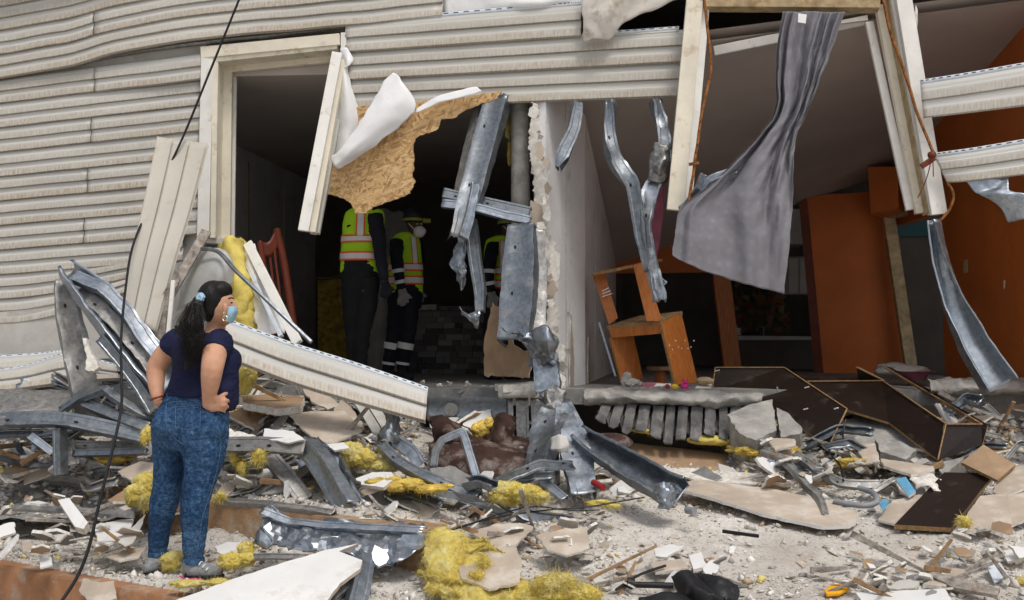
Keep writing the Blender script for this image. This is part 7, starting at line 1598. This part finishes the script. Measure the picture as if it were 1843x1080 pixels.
    for k in range(10):
        n = R.randint(6, 9); ang = sorted(R.uniform(0, 6.28) for _ in range(n)); cx, cy = R.uniform(-.3, .3), R.uniform(-.3, .3)
        P = [(math.cos(a_) * R.uniform(.55, 1.1), math.sin(a_) * R.uniform(.35, .8)) for a_ in ang]
        bend = R.uniform(-.25, .25)
        out = []
        for i in range(n):
            p, q = P[i], P[(i + 1) % n]
            for s_ in range(3): out.append((p[0] + (q[0] - p[0]) * s_ / 3 + R.gauss(0, .045), p[1] + (q[1] - p[1]) * s_ / 3 + R.gauss(0, .045)))
        for mt, nm in (('drywall_face', 'a'), ('drywall_paper', 'b')):
            bm = bmesh.new(); t_ = .055
            f = [bm.verts.new((x, y, bend * x * x + t_)) for x, y in out]; g = [bm.verts.new((x * .97, y * .97, bend * x * x - t_)) for x, y in out]
            cf = bm.verts.new((cx, cy, t_ + .02)); cg = bm.verts.new((cx, cy, -t_)); N_ = len(out)
            for i in range(N_):
                j = (i + 1) % N_; bm.faces.new((f[i], f[j], cf)); bm.faces.new((g[j], g[i], cg)); e_ = bm.faces.new((f[j], f[i], g[i], g[j])); e_.material_index = 1
            me = bpy.data.meshes.new('drywall_scrap'); bm.to_mesh(me); bm.free(); me.materials.append(MATS[mt]); me.materials.append(MATS['drywall_core']); scr.append((me, nm))
    zones = [(-20, 250, 888, 1000, 26, (14, 30), None, 'on the lower tread by the cable'), (0, 270, 800, 850, 20, (16, 36), heap_a, 'under the tangled steel at left'), (395, 700, 700, 800, 34, (18, 40), heap_a, 'in the pile beside the woman'), (400, 660, 805, 900, 26, (14, 34), None, 'under the horizontal joist'),
             (640, 1080, 885, 1000, 34, (12, 30), None, 'along the middle of the step'), (1080, 1330, 960, 1070, 18, (14, 30), None, 'around the umbrella'), (1360, 1720, 800, 870, 30, (14, 34), heap_b, 'below the bookcase'), (1400, 1843, 940, 1075, 34, (10, 28), None, 'in the lower right rubble')]
    for x0, x1, y0, y1, n, (s0, s1), hf, where in zones:
        for _ in range(n):
            px, py = R.uniform(x0, x1), R.uniform(y0, y1)
            if hf:
                p = None
                for i in range(120):
                    q = V(px, py, 6.95 + 1.7 * i / 119)
                    if q.z <= hf(q.x, q.y): p = q; break
                if p is None: continue
            else: p = GP(px, py)
            me, nm = R.choice(scr); s = m(R.uniform(s0, s1), p.y) * .62
            o = bpy.data.objects.new('drywall_scrap', me); COL.objects.link(o); o.location = (p.x, p.y, p.z + s * .22); o.scale = (s, s, s * R.uniform(.25, .7)); tl = .55 if hf else .42
            o.rotation_euler = (R.gauss(0.15, tl), R.gauss(0, tl), R.uniform(0, 6.28)); tag(o, ('white' if nm == 'a' else 'tan') + ' torn drywall scrap ' + where, 'drywall', 'drywall scraps ' + where)
    # splintered wood and steel offcuts
    for i, (px, py, d, L, ang, mt, lb) in enumerate(((40, 800, 7.4, .5, .1, 'wood_raw', 'long raw wood splinter in the dark gap at far left'), (20, 820, 7.3, .35, -.3, 'wood_raw', 'short raw wood splinter at far left'), (75, 812, 7.25, .3, .6, 'wood_raw', 'raw wood stick tilted beside the upright prop'), (470, 700, 7.3, .4, -.5, 'wood_raw', 'raw wood splinter under the long fallen panel'), (505, 868, 6.7, .25, -.1, 'wood_raw', 'small wood lath on the step behind the woman'), (1150, 700, 8.55, .5, .05, 'wood_grey', 'grey lath lying on the broken slab edge'), (640, 760, 7.0, .3, .9, 'wood_grey', 'grey lath upright in the pile'))):
        a_ = V(px, py, d); v = Vector((math.cos(ang), 0.2, math.sin(ang))) * L
        tag(box('wood_splinter', a_ - v / 2, a_ + v / 2, 0.04, 0.02, mt, None, None, 0.002, 0.02), lb, 'wood')
    def hit(px, py, hf, d0=6.3):
        for i in range(200):
            q = V(px, py, d0 + 2.3 * i / 199)
            if q.z <= max(hf(q.x, q.y) if q.y > 6.9 else -9, GH(q.x, q.y)): return q
    # interlocking clutter that fills the piles: boards, steel offcuts, siding ends and laths
    def clutter(x0, x1, y0, y1, da, db, n, where, kinds, big=1.0):
        for i in range(n):
            px, py = R.uniform(x0, x1), R.uniform(y0, y1); t_ = (py - y0) / (y1 - y0)
            p = V(px, py, da + (db - da) * t_ + R.uniform(-.1, .15)); g = GH(p.x, p.y)
            if p.z < g + .03: p.z = g + .04
            kd = R.choice(kinds)
            if kd == 'steel':
                L = R.uniform(.22, .62); th = R.uniform(-.7, .7) + (3.14 if R.random() < .5 else 0); v = Vector((math.cos(th), R.uniform(-.7, .4), math.sin(th) * .8)).normalized(); k = v.cross(Vector((0, 0, 1))) * R.uniform(-.12, .12) + Vector((0, 0, R.uniform(-.1, .1)))
                w_ = R.uniform(.03, .08); mt = R.choice(('galvanised', 'galvanised_bright', 'galvanised_dusty', 'galvanised_dusty'))
                o = channel('steel_offcut', [p - v * L / 2, p + k, p + v * L / 2 + k * .5], w_, w_ * .5, mt, n=14, face=(R.uniform(-.6, .6), -.8, R.uniform(0, .8)), amp=0.012, seed=i * 1.7, opn=R.choice((1, -1)), rip=0.03)
                tag(o, {'galvanised': 'grey', 'galvanised_bright': 'shiny', 'galvanised_dusty': 'dusty'}[mt] + ' short bent steel offcut ' + where, 'metal offcut', 'steel offcuts ' + where)
            elif kd == 'vinyl':
                L = R.uniform(.25, .5); th = R.uniform(-.6, .6); v = Vector((math.cos(th), R.uniform(-.4, .4), math.sin(th))); q = Vector((-math.sin(th), R.uniform(-.6, .2), -math.cos(th))).normalized() * R.uniform(.08, .16); bend = Vector((0, 0, R.uniform(-.06, .06)))
                o = siding('siding_offcut', [p - v * L / 2, p + bend, p + v * L / 2], [p - v * L / 2 + q, p + q + bend, p + v * L / 2 + q], None, 10, R.choice((1, 2)), u0=i * 3.1)
                tag(o, 'broken end of vinyl siding ' + where, 'siding', 'siding ends ' + where)
            elif kd == 'lath':
                L = R.uniform(.2, .5); v = Vector((R.uniform(-1, 1), R.uniform(-.5, .5), R.uniform(-.5, .5))).normalized() * L; mt = R.choice(('wood_grey', 'wood_grey', 'wood_grey', 'wood_raw'))
                o = box('wood_lath', p - v / 2, p + v / 2, R.uniform(.015, .04), .015, mt, None, None, 0.002, .012); tag(o, ('grey' if mt == 'wood_grey' else 'raw yellow') + ' wood lath ' + where, 'wood', 'laths ' + where)
            else:
                s = R.uniform(.06, .17) * big; nb = R.randint(4, 7); a0 = R.uniform(0, 6.28)
                ex = Vector((math.cos(a0), math.sin(a0), R.uniform(-.5, .6))).normalized(); ey = Vector((-math.sin(a0), math.cos(a0), R.uniform(-.3, 1.0))).normalized()
                P = [p + ex * s * R.uniform(.6, 1.25) * math.cos(6.283 * k / nb) + ey * s * .7 * R.uniform(.6, 1.25) * math.sin(6.283 * k / nb) for k in range(nb)]
                mt = R.choice(('drywall_paper', 'drywall_face', 'drywall_face', 'kraft', 'sheathing', 'concrete_grey'))
                o = plate('broken_drywall', P, R.uniform(.008, .02), mt, 'drywall_core', None, 0.011, 0.022, seed=i * 2.1)
                tag(o, {'drywall_paper': 'tan', 'drywall_face': 'white', 'kraft': 'brown', 'sheathing': 'pale grey', 'concrete_grey': 'dark grey'}[mt] + ' broken drywall ' + where, 'drywall', 'broken drywall ' + where)
    B_, S_, N_, L_ = 'board', 'steel', 'vinyl', 'lath'
    clutter(400, 730, 690, 800, 7.9, 7.15, 62, 'piled beside the woman', (B_, B_, B_, S_, S_, N_, L_))
    clutter(400, 690, 800, 905, 7.15, 6.65, 44, 'in the hollow under the joist', (B_, B_, B_, S_, S_, L_))
    clutter(-30, 275, 690, 800, 8.2, 7.5, 34, 'tangled in the steel at left', (S_, S_, S_, N_, B_, L_))
    clutter(-30, 270, 800, 870, 7.5, 7.1, 26, 'on the porch at far left', (B_, B_, S_, L_))
    clutter(690, 960, 850, 915, 6.9, 6.45, 24, 'in front of the sofa', (B_, B_, B_, S_))
    clutter(770, 960, 752, 800, 8.1, 7.8, 14, 'under the floor edge', (B_, B_, L_))
    clutter(1060, 1380, 845, 885, 7.6, 7.2, 16, 'under the broken slab', (B_, B_, B_, L_))
    clutter(1360, 1720, 785, 880, 7.75, 6.95, 46, 'below the bookcase', (B_, B_, B_, B_, S_, L_))
    clutter(1690, 1860, 720, 830, 8.0, 7.4, 20, 'at the far right under the floor', (B_, B_, S_, L_))
    clutter(640, 1070, 925, 1000, 6.25, 5.75, 26, 'on the middle step', (B_, B_, B_, B_, L_), 0.7)
    clutter(1450, 1850, 985, 1085, 5.85, 5.4, 46, 'in the lower right rubble', (B_, B_, B_, B_, B_, L_), 0.5)
    clutter(1050, 1320, 990, 1080, 5.8, 5.4, 26, 'around the umbrella', (B_, B_, B_, B_, L_), 0.55)
    clutter(1640, 1850, 940, 1000, 6.2, 5.8, 16, 'in front of the shelf board', (B_,), 0.5)
    clutter(-30, 250, 890, 1000, 6.5, 5.95, 30, 'on the lower tread', (B_, B_, B_, B_, L_), 0.65)

build_left(); build_center(); build_right(); build_interior(); build_front(); build_rubble()
